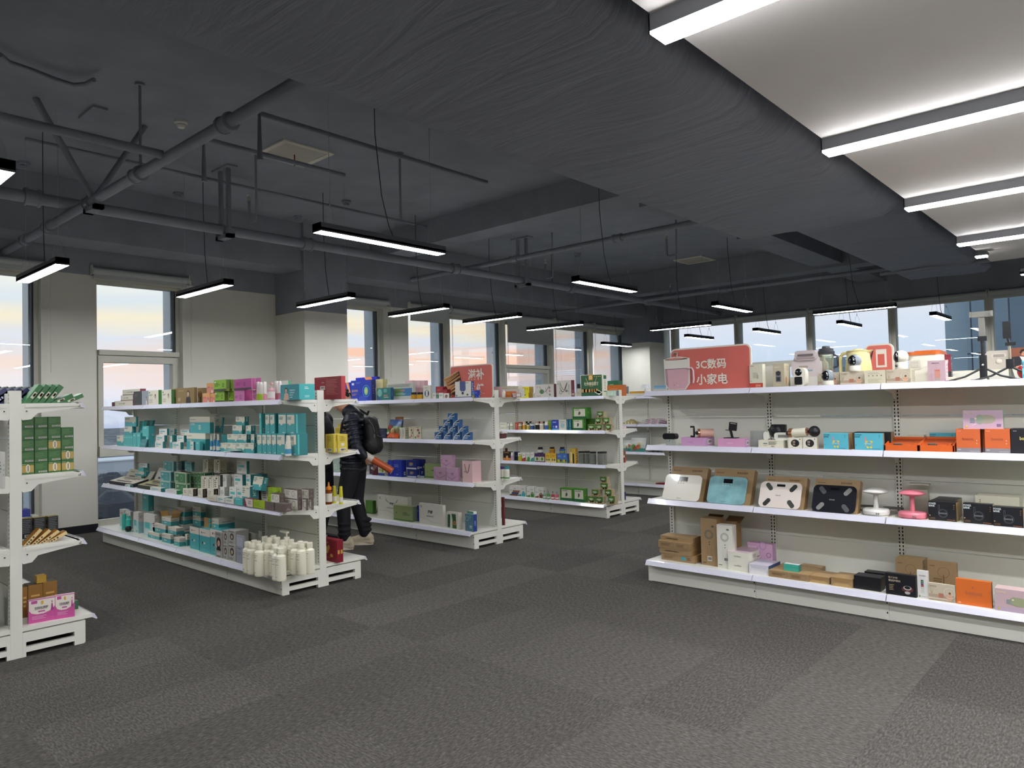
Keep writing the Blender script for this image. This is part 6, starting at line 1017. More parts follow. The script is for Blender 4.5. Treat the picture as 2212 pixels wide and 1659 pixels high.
for k,(a,b) in enumerate(((590,640),(645,700))): box('n',a,b,None,1145,0,'leaf_green',['left','right'][k]+' green carton edge behind the bright green tea cartons',h0(.16),Z,d=.08)
def pack(c, x0, x1, xs, yt, label, Y, z, gd=None):
    (a,ya),(b,_),(e,_) = cp(c,x0,yt),cp(c,x1,yt),cp(c,xs,yt); X0,X1 = onY(a,ya,Y).x,onY(b,ya,Y).x; w = X1-X0; h = onY((a+b)/2,ya,Y).z-z; d = min(.16,max(.05,onX(e,ya,X1).y-Y)); o = thing('snack_pack', label, 'snack pack', (X0,Y,z), group=gd)
    m = MB(); m.box(0,w,0,d,0,h*.98,mat('#a8987a',.35,noise=.45,nscale=70)); m.box(w*.02,w*.98,-.002,0,h*.3,h*.95,mat('#4a7a34',.35)); m.build('bag', o)
    m = MB(); P = lambda u,v: (u*w,-.0035,v*h)
    for u0,v0,u1,v1,cc in ((.2,.52,.75,.68,'#cfd6c0'),(.35,.4,.62,.48,'#cfd6c0'),(.02,.04,.98,.3,'#b09a72'),(.62,.14,.85,.36,'#3a3226'),(.3,.1,.55,.3,'#d8cba8'),(.45,.8,.55,.9,'#d0a83c')): m.poly([P(u0,v0),P(u1,v0),P(u1,v1),P(u0,v1)],mat(cc,.4))
    m.build('printed_label', o); return h
ZP = Z; hh = pack('n',640,785,800,1258,'snack pack in the bottom row, first, second shelf',h0(.06),ZP); pack('n',803,930,985,1258,'snack pack in the bottom row, second, second shelf',h0(.06),ZP); pack('n',990,1110,1130,1255,'snack pack in the bottom row, third, second shelf',h0(.08),ZP)
h2 = pack('n',785,905,945,1122,'snack pack in the middle row, left, second shelf',h0(.07),ZP+hh); pack('n',950,1072,1130,1120,'snack pack in the middle row, right, second shelf',h0(.07),ZP+hh); pack('n',824,955,1030,998,'snack pack on top of the pile, second shelf',h0(.08),ZP+hh+h2)
Z = T1
for x0,x1,xs,yt,st,lb,off in ((62,108,None,192,'clinic_white','white carton at the left end of the third shelf',.04),(112,145,None,195,'maroon','brown carton edge behind the black orange carton',.14),(115,228,None,245,'black_orange','black and orange carton on the third shelf',.04),(278,350,370,248,'dark_blue_small','dark purple carton behind the pink bottle',.12),(335,388,None,262,'quad_yel','small white carton with yellow base, first of four',.04),(395,447,None,262,'quad_red','small white carton with red base, second of four',.04),(455,507,None,260,'quad_green','small white carton with green base, third of four',.04),(515,572,None,258,'quad_teal','small white carton with teal base, fourth of four',.04)): box('o',x0,x1,xs,yt,0,st,lb,h0(off),Z,d=.05)
jar('o',250,255,40,'#c8a0c0','#ece8dc','small pink and white bottle on the third shelf',h0(.03),Z)
def pair(a, m_, b, xs, yt, st, nm): 
    o1 = box('o',a,m_,None,yt,0,st,nm+', left of a pair under a jar',h0(.05),Z,d=.09); o2 = box('o',m_+3,b,xs,yt,0,st,nm+', right of a pair under a jar',h0(.05),Z); return o2
q = pair(585,655,728,745,275,'purple_w','purple and cream carton'); lathe_item('o',672,178,88,[('body',[(.95,0),(1,.06),(1,.72)],mat('#2c3448',.25)),('label',[(1.012,.15),(1.012,.62)],mat('#d8d8d0')),('lid',[(.8,.74),(.8,1)],BLK)],'dark jar with white label standing on purple cartons',h0(.09),top(q),'food_jar','jar')
q = pair(740,822,903,915,272,'yellow_fl','yellow flowered carton'); lathe_item('o',847,177,86,[('body',[(.95,0),(1,.06),(1,.72)],mat('#d8a02c',.25)),('label',[(1.012,.15),(1.012,.5)],mat('#a8742c')),('lid',[(.8,.74),(.8,1)],BLK)],'yellow jar with dark lid standing on yellow cartons',h0(.09),top(q),'food_jar','jar')
q = pair(914,1000,1065,1095,278,'blue_fl','blue flowered carton'); lathe_item('o',998,178,86,[('body',[(.95,0),(1,.06),(1,.72)],mat('#3f6ab0',.25)),('label',[(1.012,.1),(1.012,.4)],mat('#8a9a4c')),('lid',[(.8,.74),(.8,1)],BLK)],'blue jar with dark lid standing on blue cartons',h0(.09),top(q),'food_jar','jar')
box('o',1105,1195,1226,198,0,'yellow_bee','yellow and green carton left of the clear jars',h0(.05),Z)
for x,w,yt,yo,lb in ((1285,92,240,.08,'clear jar with black lid, first of four'),(1368,88,238,.1,'clear jar with black lid, second of four'),(1458,92,246,.05,'clear jar with black lid and cross label, third of four'),(1594,140,246,.05,'wide clear jar with black lid, fourth of four')):
    lathe_item('o',x,yt,w,[('body',[(.97,0),(1,.04),(1,.88)],JAR),('contents',[(.9,.02),(.9,.75),(.5,.8)],mat('#6a6650',.8,noise=.5,nscale=90)),('lid',[(1.03,.88),(1.03,1)],BLK)],lb,h0(yo),Z,'clear_jar','jar')
    X = onY(cp('o',x,yt)[0],cp('o',x,yt)[1]+12,h0(yo)).x
for x0,x1,lb in ((1330,1405,'cream paper label on the second clear jar'),(1438,1500,'label')): pass
Z = T0; hb = lambda off: 7.6+off
for k,(a,m_,b,s1,s2,yt,nm) in enumerate(((200,250,322,'duo_blue','duo_p_blue',755,'blue'),(325,375,442,'duo_teal','duo_p_teal',760,'teal'),(455,508,572,'duo_green','duo_p_green',770,'green'),(580,635,700,'duo_brown','duo_p_brown',783,'brown'))):
    box('o',a,m_,None,yt,0,s1,'white carton with %s foot, left of its pair' % nm,hb(.07),Z,d=.07); box('o',m_+3,b,None,yt,0,s2,'white carton with %s label, right of its pair' % nm,hb(.07),Z,d=.07)
for x,cc,yt,lb in ((732,'#7fa88c',822,'small clear pump bottle with pale green content'),(793,'#5f9a5c',826,'small clear pump bottle with green content'),(858,'#b04a58',836,'small clear pump bottle with red content, left'),(920,'#c8606c',840,'small clear pump bottle with red content, right')):
    lathe_item('o',x,yt,52,[('body',[(.9,0),(1,.05),(1,.55),(.5,.64)],mat(cc,.2)),('label',[(1.015,.12),(1.015,.3)],mat('#e0dcd4')),('pump',[(.28,.64),(.28,.8),(.5,.82),(.5,.98)],mat('#c9ccce',.15,.6))],lb,hb(.05),Z,'pump_bottle')
q = box('o',955,1150,None,790,0,'herb_green','green tea carton with white panel on the bottom deck, left',hb(.05),Z,d=.1); box('o',1152,1320,1366,795,0,'herb_green','green tea carton with white panel on the bottom deck, right',hb(.03),Z)
hh = pack('o',1380,1485,1500,908,'snack pack in the bottom row, first, bottom deck',hb(.03),Z); pack('o',1498,1605,1645,915,'snack pack in the bottom row, second, bottom deck',hb(.02),Z); pack('o',1682,1782,1830,902,'snack pack in the bottom row, third, bottom deck',hb(.05),Z)
h2 = pack('o',1438,1540,1600,810,'snack pack in the middle row, left, bottom deck',hb(.06),Z+hh); pack('o',1632,1735,1785,808,'snack pack in the middle row, right, bottom deck',hb(.06),Z+hh); h3 = pack('o',1568,1680,1725,712,'snack pack in the third level, bottom deck',hb(.08),Z+hh+h2); pack('o',1562,1662,1710,620,'snack pack crowning the pile, bottom deck',hb(.09),Z+hh+h2+h3)
for k in range(3):
    m = MB(); m.box(0,.12,0,.05,0,.025,mat(['#6a3a34','#3a4a6c','#8a5a44'][k],.6)); tag(m.build('folded_slipper', loc=(-6.98+.02*k,7.66,T0+.026*k)),['lowest maroon','middle blue','top brown'][k]+' folded item at the left end of the third unit deck','slipper')
# far side of unit C
m = MB(); m.box(0,.14,0,.1,0,.05,mat('#dcc8cc')); tag(m.build('small_carton', loc=(-5.5,8.1,T2)),'pale pink flat carton on the far side of the third unit','box')
m = MB(); m.box(0,.02,0,.1,0,.16,mat('#8a4a2c')); tag(m.build('brown_carton', loc=(-5.4,8.1,T1)),'thin brown carton edge beside the third end post','box')
lathe_item('o',1922,300,28,[('body',[(.95,0),(1,.7)],mat('#9a3028',.3)),('cap',[(.7,.7),(.7,1)],WB)],'dark red bottle with white cap beside the third end post',8.13,T1)
lathe_item('o',1932,845,30,[('body',[(1,0),(1,1)],mat('#2c2a6c',.3))],'navy blue tube standing on the base beyond the third end post',8.12,T0,'blue_tube','tube')
# ------------------------------------------------------------------ unit E (furthest)
Z = T3; e0 = lambda off: 9.9+off
m = MB(); x0 = onY(1341,845,10.0).x; x1 = onY(1398,845,10.0).x; m.box(0,x1-x0,0,.12,0,.05,mat('#d8d6ca')); tag(m.build('flat_carton', loc=(x0,9.98,Z)),'long flat white carton on the furthest unit','box')
m = MB(); x2 = onY(1357,841,10.0).x; x3 = onY(1393,841,10.0).x; m.box(0,x3-x2,0,.05,0,.035,mat('#c8962c')); tag(m.build('yellow_carton', loc=(x2,10.03,Z+.05)),'thin yellow carton lying on the long white one','box')
box('n',1302,1378,1450,505,0,'mint_pale','small mint and grey carton behind the third end post',10.1,Z)
p = onY(1394,850,9.95); t = thing('table_lamp','small white table lamp with cone shade on the furthest unit','lamp',(p.x,9.95,Z)); LW = mat('#dfdfe0',.4)
m = MB(); m.lathe((0,0,0),[(.05,0),(.05,.012),(.012,.02)],LW); m.build('base',t); m = MB(); m.tube((0,0,.015),(0,0,.15),.01,LW); m.build('stem',t); m = MB(); m.lathe((0,0,0),[(.085,.12),(.05,.19),(.045,.19)],LW); m.build('shade',t)
TW = [('#7fb0d8','blue'),('#9cc4e0','light blue'),('#e2ded0','cream'),('#d8b8bc','pale pink'),('#e0d8d0','white'),('#cfa8b0','pink')]
xa, xb = onY(1412,850,9.95).x, onY(1450,850,9.95).x
for k,(cc,nm) in enumerate(reversed(TW)):
    m = MB(); m.rbox(0,xb-xa-.006*k,0,.2,0,.026,.012,mat(cc,.9,noise=.05,nscale=60),axis='y'); tag(m.build('folded_towel', loc=(xa+.003*k,9.93,Z+.027*k)),'%s folded towel, %s in the towel pile' % (nm,['lowest','second','third','fourth','fifth','topmost'][k]),'towel')
def film_bag(x0,x1,Y,z,hgt,cols,label,nm='film_bag',seed=1):
    rr = random.Random(seed); t = thing(nm,label,'bag',((x0+x1)/2,Y,z)); m = MB(); w = x1-x0; n = 14; V = []
    for j in range(5):
        for i in range(n+1): V.append((-w/2+w*i/n, j*.05, .004+hgt*math.sin(PI*(i+.5)/(n+1))*(.6+.4*math.sin(j/4*PI))*rr.uniform(.6,1)))
    for j in range(4):
        for i in range(n): m.mesh(V,[(j*(n+1)+i,j*(n+1)+i+1,(j+1)*(n+1)+i+1,(j+1)*(n+1)+i)],mat(cols[(i*3+j*5)%len(cols)],.25),False)
    m.mesh([(v[0],v[1],0) for v in (V[0],V[n],V[-1],V[-n-1])]+[V[0],V[n]],[(0,1,2,3)],mat(cols[0],.3)); 
    for i in range(n): m.mesh([V[i],V[i+1],(V[i+1][0],0,0),(V[i][0],0,0)],[(0,1,2,3)],mat(cols[i%len(cols)],.25))
    m.build('bag_body', t); return t
film_bag(onY(1342,912,9.95).x,onY(1372,912,9.95).x,9.95,T2,.085,['#c8b478','#e0d8b8','#a89c6c'],'clear bag of yellowish toy parts on the furthest unit',seed=2)
for k in range(3): film_bag(onY(1385,910,9.95).x,onY(1439,910,9.95).x,9.93+.02*k,T2+.028*k,.04,['#c8a4b4','#d8d4d0','#a8b0b0','#c094a8'],['lowest','middle','top'][k]+' flat pink and grey film wrapped garment',seed=5+k)
for k,(a,b) in enumerate(((1344,1366),(1360,1392))):
    t = pouch('z',a,b,950 if k==0 else 945,['#3f8a80','#cfd4cc','#d8dcd6','#c8ccc6'],['left','right'][k]+' white and teal gift pack leaning on the furthest unit',9.98-.03*k,T1,.25,'gift_pack','pack')
m = MB(); m.box(0,.5,0,.02,0,.3,mat('#c0c4be',.4)); tag(m.build('grey_board_pack', loc=(onY(1346,960,10.15).x,10.14,T1)),'grey flat pack standing behind the teal gift packs','pack')
film_bag(onY(1394,975,9.95).x,onY(1437,975,9.95).x,9.95,T1,.035,['#2a2c2e','#4a4c4e','#1a1c1e'],'black wrapped cables lying on the furthest unit',seed=9)
m = MB(); m.prism([(-.2,0),(.0,0),(.06,.14),(.04,.14),(-.02,.03),(-.2,.02)],'y',0,.12,mat('#7a1c28',.3)); tag(m.build('red_shoe', loc=(onY(1441,1042,9.9).x,9.9,T0+.0)),'dark red high heeled object on the furthest base deck','shoe')
# ------------------------------------------------------------------ unit D (right): shelf front 5.215, panel 5.55, base front 5.16
d0 = lambda off: 5.225+off
Z = T3
def potsign(t, w, h):
    m = MB(); K = lambda c, r=.5: mat(c, r)
    X = lambda px_: onY(px_, 800, d0(.06)).x - t.location.x
    x0, x1 = X(1436.5), X(1487); cx = (x0+x1)/2; rw = (x1-x0)/2; Zz = lambda y: onY(1460, y, d0(.05)).z - Z
    y = -.012
    def flat(pts, c, yy): m.poly([(a, yy, b) for a, b in pts], K(c))
    def ell(cx_, cz, rx, rz, c, yy): flat([(cx_+rx*math.cos(q), cz+rz*math.sin(q)) for q in [2*PI*i/24 for i in range(24)]], c, yy)
    zb, zm, zt, zl = Zz(842), Zz(797), Zz(778), Zz(775)
    o = [(x0-.012, zl), (x0-.005, zb+.05), (x0+.03, zb-.0), (x1-.03, zb-.0), (x1+.01, zb+.05), (x1+.012, zl), (cx+.03, zt+.028), (cx-.03, zt+.028)]
    flat(o, '#e4e0d6', -.006)
    flat([(x0, zm), (x0+.004, zb+.05), (x0+.035, zb+.006), (x1-.035, zb+.006), (x1-.004, zb+.05), (x1, zm)], '#cfa4ae', -.009)
    flat([(x0, zm), (x0+.02, zm), (x0+.03, zb+.02), (x0+.02, zb+.03), (x0+.004, zb+.05)], '#a88894', -.0095)
    flat([(x0, zm+.003), (x1, zm+.003), (x1, zt), (x0, zt)], '#dcd8ce', -.009); flat([(x0, zm-.001), (x1, zm-.001), (x1, zm+.003), (x0, zm+.003)], '#4a4650', -.0096)
    ell(cx, zt+.006, rw+.012, .014, '#e0ddd4', -.0098); ell(cx, zt+.008, rw, .008, '#5a4a48', -.0104); ell(cx-.01, zt+.012, rw*.7, .008, '#c88a7c', -.0108)
    m.path([(cx-.03, -.011, zt+.05), (cx-.02, -.011, zt+.062), (cx+.012, -.011, zt+.06), (cx+.008, -.011, zt+.03), (cx, -.011, zt+.018)], .006, K('#b8b4aa', .3), 7)
    m.path([(x1-.004, -.011, zm+.0), (x1+.03, -.011, zm+.002), (x1+.043, -.011, zm-.02), (x1+.046, -.011, zb+.075), (x1+.04, -.011, zb+.05)], .0075, K('#dcbcc4', .3), 8)
    ell(cx+.008, zb+.035, .017, .017, '#c09aa4', -.0098); ell(cx+.008, zb+.035, .014, .014, '#d4b0b8', -.0102); ell(cx-.026, zb+.04, .003, .003, '#2c2028', -.0098)
    m.build('cooking_pot_cutout', t, fix=False)
sg = sign('q',420,1755,190,195,d0(.07),Z,'red 3C shelf sign with white lettering and a pink cooking pot cutout',[('t','3C数码',.33,.50,.24,'#e6dfd2',.58),('t','小家电',.33,.13,.26,'#e6dfd2',.54)], potsign, r=.035)
sg.rotation_euler = (0,0,0)
box('q',1638,1715,None,545,0,'dark_photo','narrow carton with dark appliance photo behind the charger carton',d0(.16),Z,d=.05)
box('q',1718,1940,1988,528,0,'charger','cream charger carton with red band on the top shelf',d0(.05),Z)
m = MB(); m.lathe((0,0,0),[(.05,0),(.055,.06),(.075,.16),(.07,.175)],mat('#d8ccaa',.6),20); m.lathe((0,0,.17),[(.06,0),(.05,.015),(.02,.02)],mat('#8a857a'),16); p = onY(1635,790,5.5); tag(m.build('fabric_pouch',loc=(p.x,5.46,Z+.0)),'cream drawstring pouch behind the charger carton','pouch')
box('r',88,215,None,560,0,'white_carton','white sheet like carton behind the camera cartons',d0(.26),Z,d=.03)
box('r',218,413,512,520,0,'cambox','beige carton picturing a doorbell camera',d0(.05),Z)
def loc(c, x, y, Y, z): q = cp(c, x, y); return (onY(q[0], q[1], Y).x, Y, z)
q = box('r',515,985,1040,742,0,'white_carton','white carton carrying the pale toaster appliance',d0(.12),Z)
# toaster / bread maker
PKW2 = mat('#cbbfc0', .35); x0 = loc('r',530,0,d0(.13),0)[0]; x1 = loc('r',1050,0,d0(.13),0)[0]; w = x1-x0; zt = onY(*cp('r',800,290),d0(.13)).z; zq = top(q); hh = zt-zq
t = thing('toaster','pale pink bread machine standing on the white carton','appliance',(x0,d0(.13),zq))
m = MB(); m.rbox(0,w*.97,0,.16,0,hh*.62,.03,PKW2,axis='y'); m.rbox(w*.06,w*.9,.01,.15,hh*.3,hh*.8,.03,PKW2,axis='y'); m.build('body',t)
m = MB(); m.rbox(w*.13,w*.85,-.012,.12,hh*.62,hh*.99,.022,mat('#c2b6b7',.35),axis='y'); m.rbox(w*.25,w*.75,-.014,-.01,hh*.79,hh*.85,.01,mat('#8d8084')); m.build('lid',t)
m = MB(); m.box(w*.2,w*.8,-.0135,-.0125,hh*.66,hh*.73,mat('#9a8a8c')); m.box(w*.45,w*.7,-.001,.0,hh*.2,hh*.26,mat('#8aa0ac')); m.box(w*.25,w*.55,-.001,0,hh*.34,hh*.42,mat('#a8998c')); m.build('control_panel',t)
WCAM, BCAM = mat('#e6e2d4',.3), mat('#101216',.12,coat=.6)
p = loc('r',690,0,d0(.02),Z); h = onY(*cp('r',690,585),d0(.02)).z-Z; t = thing('security_camera','small upright white camera with black lens panel before the bread machine','camera',p)
m = MB(); m.rbox(-.042,.042,-.03,.03,0,h,.038,WCAM,axis='y'); m.build('body',t); m = MB(); m.rbox(-.036,.018,-.034,-.03,h*.12,h*.52,.008,BCAM,axis='y'); m.ball((-.008,-.026,h*.76),.027,BCAM,sy=.5); m.build('lens_panel',t)
# blender
p = loc('r',1130,0,d0(.2),Z); r = .045; ht = onY(*cp('r',1110,222),d0(.2)).z-Z; t = thing('blender','blender with clear jug and black lid behind the ball camera','blender',p)
m = MB(); m.lathe((0,0,0),[(.05,0),(.05,ht*.25),(.046,ht*.28)],mat('#2a2b2e',.3),24); m.build('motor_base',t); m = MB(); m.lathe((0,0,0),[(.047,ht*.285),(.047,ht*.42)],mat('#b8a68c',.25,.7),24); m.build('steel_band',t)
m = MB(); m.lathe((0,0,0),[(.046,ht*.43),(.052,ht*.82)],glassy('jug_glass','#e4e8dc',.08,0,'#cfd2b4',.22),20); m.build('jug',t); m = MB(); m.lathe((0,0,0),[(.056,ht*.8),(.058,ht*.86),(.05,ht*.88),(.05,ht*.93),(.028,ht*.95),(.026,ht)],mat('#3a3c42',.35),20); m.box(-.09,0,-.012,.012,ht*.87,ht*.89,mat('#3a3c42',.35)); m.build('lid',t)
m = MB(); m.path([(.05,0,ht*.78),(.078,0,ht*.74),(.08,0,ht*.5),(.05,0,ht*.46)],.008,mat('#3a3c42',.35)); m.build('handle',t)
def ballcam(c, xc, yt, w, label, Y, z, side=False):
    s = CR[c][2]; p = loc(c,xc,0,Y,z); r = w/s/2*rad(*cp(c,xc,yt),Y); ht = onY(*cp(c,xc,yt),Y).z-z; t = thing('ball_camera',label,'camera',p); cz = ht-r
    m = MB(); m.lathe((0,0,0),[(r*.8,0),(r*.85,.01),(r*.82,max(.02,ht-1.75*r))],WCAM,24); m.build('base',t)
    m = MB(); m.ball((0,0,cz),r,mat('#8b949c',.3) if not side else WCAM,24); m.build('head',t); m = MB(); m.ball((-r*.1 if not side else -r*.45,-r*.25,cz),r*.88,BCAM,24,sx=.92 if not side else .6); m.build('dark_lens_cover',t)
    m = MB()
    for a,b in ((-.3,.2),(.35,.25),(.0,-.05),(.2,-.35)): m.ball((r*a,-r*1.0,cz+r*b),r*.07,mat('#dfe3e6',.2),8)
    if side: m.ball((-r*.5,-r*.72,max(.02,ht-1.75*r)*.5),r*.2,BCAM,12)
    m.build('lens_points',t); return t
ballcam('r',1145,620,215,'ball camera with dark face before the blender',d0(.02),Z)
f1 = box('r',990,1355,None,670,0,'fan_scene','pale carton picturing a small fan, left behind the ball camera',d0(.12),Z,d=.08); f2 = box('r',1363,1778,None,650,0,'fan_scene','pale carton picturing a small fan, middle below the kettle',d0(.08),Z,d=.08); f3 = box('r',1785,2140,2155,630,0,'fan_back','cream carton showing its plain back with small icons',d0(.05),Z)
KY = mat('#d8cc92',.35); p = loc('r',1675,0,d0(.2),Z); t = thing('kettle','cream yellow electric kettle behind the fan cartons','kettle',p); ht = onY(*cp('r',1650,268),d0(.2)).z-Z
m = MB(); m.lathe((0,0,0),[(.088,0),(.09,.02),(.085,ht*.5),(.072,ht*.9),(.07,ht*.92)],KY,28); m.build('body',t); m = MB(); m.lathe((0,0,0),[(.073,ht*.92),(.074,ht*.95),(.03,ht*.985),(.028,ht)],KY,24); m.prism([(.05,ht*.82),(.1,ht*.95),(.06,ht*.95)],'y',-.02,.02,KY); m.build('lid',t)
m = MB(); m.path([(-.07,0,ht*.9),(-.1,0,ht*.9),(-.12,0,ht*.8),(-.122,0,ht*.4),(-.12,0,ht*.1),(-.09,0,ht*.06)],.012,KY,10); m.build('handle',t)
ballcam('r',1610,358,222,'ball camera with dark face standing on a fan carton before the kettle',d0(.1),top(f2))
m = MB(); X0 = loc('r',1850,0,6.3,0)[0]; 
sign('r',1855,2290,485,190,5.86,Z,'red shelf sign half hidden right of the kettle',[('p',[(0,.55),(.32,.95),(0,.2)],'#26262a'),('r',.38,.45,.8,.9,'#e0d8cc'),('r',.45,.5,.72,.78,'#c05a50')],lambda t,w,h: None)
f4 = box('s',78,450,532,1118,0,'fan_scene','pale carton picturing a small fan, right one carrying the white camera',d0(.05),Z)
ballcam('s',295,830,205,'white ball camera turned left on the right fan carton',d0(.09),top(f4),True)
# rice cooker / big white appliance with orange lid
x0 = loc('s',385,0,d0(.16),0)[0]; x1 = loc('s',885,0,d0(.16),0)[0]; w = x1-x0; ht = onY(*cp('s',620,830),d0(.16)).z-Z; t = thing('rice_cooker','large white cooker with glossy orange lid','appliance',(x0,d0(.16),Z))
m = MB(); m.rbox(0,w,0,.26,0,ht*.86,.04,mat('#e2ded0',.3)); m.build('body',t); m = MB(); m.rbox(-.005,w*.99,-.005,.26,ht*.86,ht*.97,.04,mat('#c8642a',.22,coat=.4)); m.rbox(.03,w*.93,.03,.2,ht*.97,ht,.04,mat('#c8642a',.22,coat=.4)); m.build('lid',t)
m = MB(); m.rbox(w*.05,w*.42,-.004,0,ht*.42,ht*.72,.01,mat('#cfcbbd',.3),axis='y'); m.rbox(w*.1,w*.36,-.006,-.003,ht*.5,ht*.68,.006,mat('#bdb9ad',.3),axis='y'); m.build('front_panel',t)
box('s',712,985,1022,985,0,'pinkblend','pink carton picturing a portable juicer cup',d0(.04),Z)
box('s',878,1070,1190,893,0,'insure_red','dark red and grey carton behind the pink juicer carton',d0(.3),Z)
box('s',1025,1135,1215,1235,0,'beige_small','low cream carton before the long white carton',d0(.12),Z)
wc = MB(); x0 = onY(2042,820,5.72).x; zc = onY(2100,800,5.72).z; wc.box(0,2.2,0,.2,0,zc-Z,mat('#d6d3c4',.5)); tag(wc.build('long_white_carton',loc=(x0,5.72,Z)),'long low white carton at the back behind the two tripods','box')
def tripod(c, xc, yt, label, Y, gimbal, yb):
    p = loc(c,xc,0,Y,Z); t = thing('phone_tripod',label,'tripod',p); K1 = mat('#1f2124',.35); zt = onY(*cp(c,xc,yt),Y).z-Z; k = .012
    for a in (200,340,90):
        m = MB(); a = math.radians(a); m.path([(0,0,.085),(.1*math.cos(a),.1*math.sin(a),.03),(.19*math.cos(a),.19*math.sin(a),.005)],.0065,K1,7); m.box(.19*math.cos(a)-.02,.19*math.cos(a)+.02,.19*math.sin(a)-.008,.19*math.sin(a)+.008,0,.01,K1); m.build('leg',t)
    if gimbal:
        m = MB(); m.rbox(-.02,.02,-.015,.015,.02,.16,.008,K1); m.ball((0,-.016,.1),.008,mat('#c0c0c0',.2,.8),8); m.build('grip',t); m = MB(); m.tube((0,0,.15),(0,0,zt-.16),.011,K1); m.build('pole',t)
        G = mat('#77756f',.4); m = MB(); m.box(-.024,.024,-.012,.012,zt-.185,zt-.155,K1); m.box(-.016,.016,-.01,.01,zt-.155,zt-.035,G); m.build('arm',t); m = MB(); m.box(-.052,.052,-.014,.014,zt-.035,zt,G); m.box(-.06,-.05,-.03,.01,zt-.035,zt,G); m.box(.05,.06,-.03,.01,zt-.035,zt,G); m.build('phone_clamp',t)
    else:
        m = MB(); m.rbox(-.02,.02,-.018,.018,.07,.13,.006,K1); m.build('grip',t); m = MB(); m.tube((0,0,0),(0,0,zt-.14),.0085,mat('#c9c4b4',.2,.8)); m.build('pole',t)
        m = MB(); m.box(-.02,.035,-.012,.012,zt-.15,zt-.13,K1); m.tube((0,0,zt-.13),(-.006,0,zt-.1),.008,K1); m.build('tilt_head',t); m = MB(); m.rbox(-.03,.012,-.01,.01,zt-.105,zt,.005,K1,axis='y'); m.build('remote_holder',t)
tripod('s',1545,235,'tall black tripod with grey phone clamp on the top shelf',d0(.1),True,0); tripod('s',1955,385,'silver poled tripod with black remote on the top shelf',d0(.12),False,0)
x0 = onY(2129,780,5.76).x; x1 = onY(2178,780,5.76).x; h2 = onY(2150,757.5,5.76).z-zc; t = thing('fan_heater','flat pale grey heater with a vent slot and round knob','heater',(x0,5.76,zc)); m = MB(); m.rbox(0,x1-x0+.02,0,.06,0,h2,.025,mat('#b9b3a8',.4),axis='y'); m.build('body',t)
m = MB(); m.rbox(.035,x1-x0-.01,-.003,0,h2*.6,h2*.85,.012,mat('#d0cabe',.4),axis='y'); m.box(.045,x1-x0-.02,-.005,-.003,h2*.65,h2*.8,mat('#8d8880')); m.ball((.075,0,h2*.42),.019,mat('#cfc9bc',.3),sy=.5); m.ball((.01,-.0,h2*.45),.006,mat('#222'),8,sy=.3) if 0 else None; m.build('vent_and_knob',t)
x0 = onY(2180,780,5.74).x; h2 = onY(2200,751,5.74).z-zc; t = thing('photo_panel','panel showing a man in a dark suit reading','poster',(x0,5.74,zc)); m = MB(); m.box(0,.34,0,.02,0,h2,mat('#7a4a38',.4)); m.build('board',t)
m = MB(); W_, H_ = .34, h2
def pf(pts,cc,yy=-.001): m.poly([(a*W_,yy,b*H_) for a,b in pts],mat(cc,.4))
pf([(0,0),(.6,0),(.55,.35),(.38,.55),(.2,.6),(.02,.55),(0,.4)],'#23242a'); pf([(.17,.58),(.3,.55),(.28,.2),(.22,.3)],'#d8d4d4',-.0015); pf([(.24,.5),(.28,.5),(.27,.22),(.24,.3)],'#7a3038',-.002); pf([(.2,.62),(.33,.55),(.42,.62),(.43,.8),(.36,.9),(.24,.86),(.2,.75)],'#b07c60',-.0025); pf([(.17,.75),(.2,.9),(.32,.98),(.44,.93),(.46,.8),(.43,.84),(.3,.86),(.22,.8),(.2,.7)],'#1f1a1a',-.003); pf([(.1,.1),(.3,.25),(.6,.3),(.6,.15),(.3,.1),(.1,.02)],'#b8866a',-.0035); pf([(.5,.5),(.62,.5),(.58,1),(.52,1)],'#8c3a30',-.001); m.build('photograph',t)
box('s',2157,2240,None,985,0,'cyan_tall','bright cyan carton at the right edge of the photo',d0(.05),Z,d=.1)
p = loc('s',2145,0,d0(.16),Z); m = MB(); m.ball((0,0,.05),.03,mat('#a8262c',.25),14,sz=1.4); tag(m.build('red_bauble',loc=p),'small red glossy object beside the cyan carton','ornament')
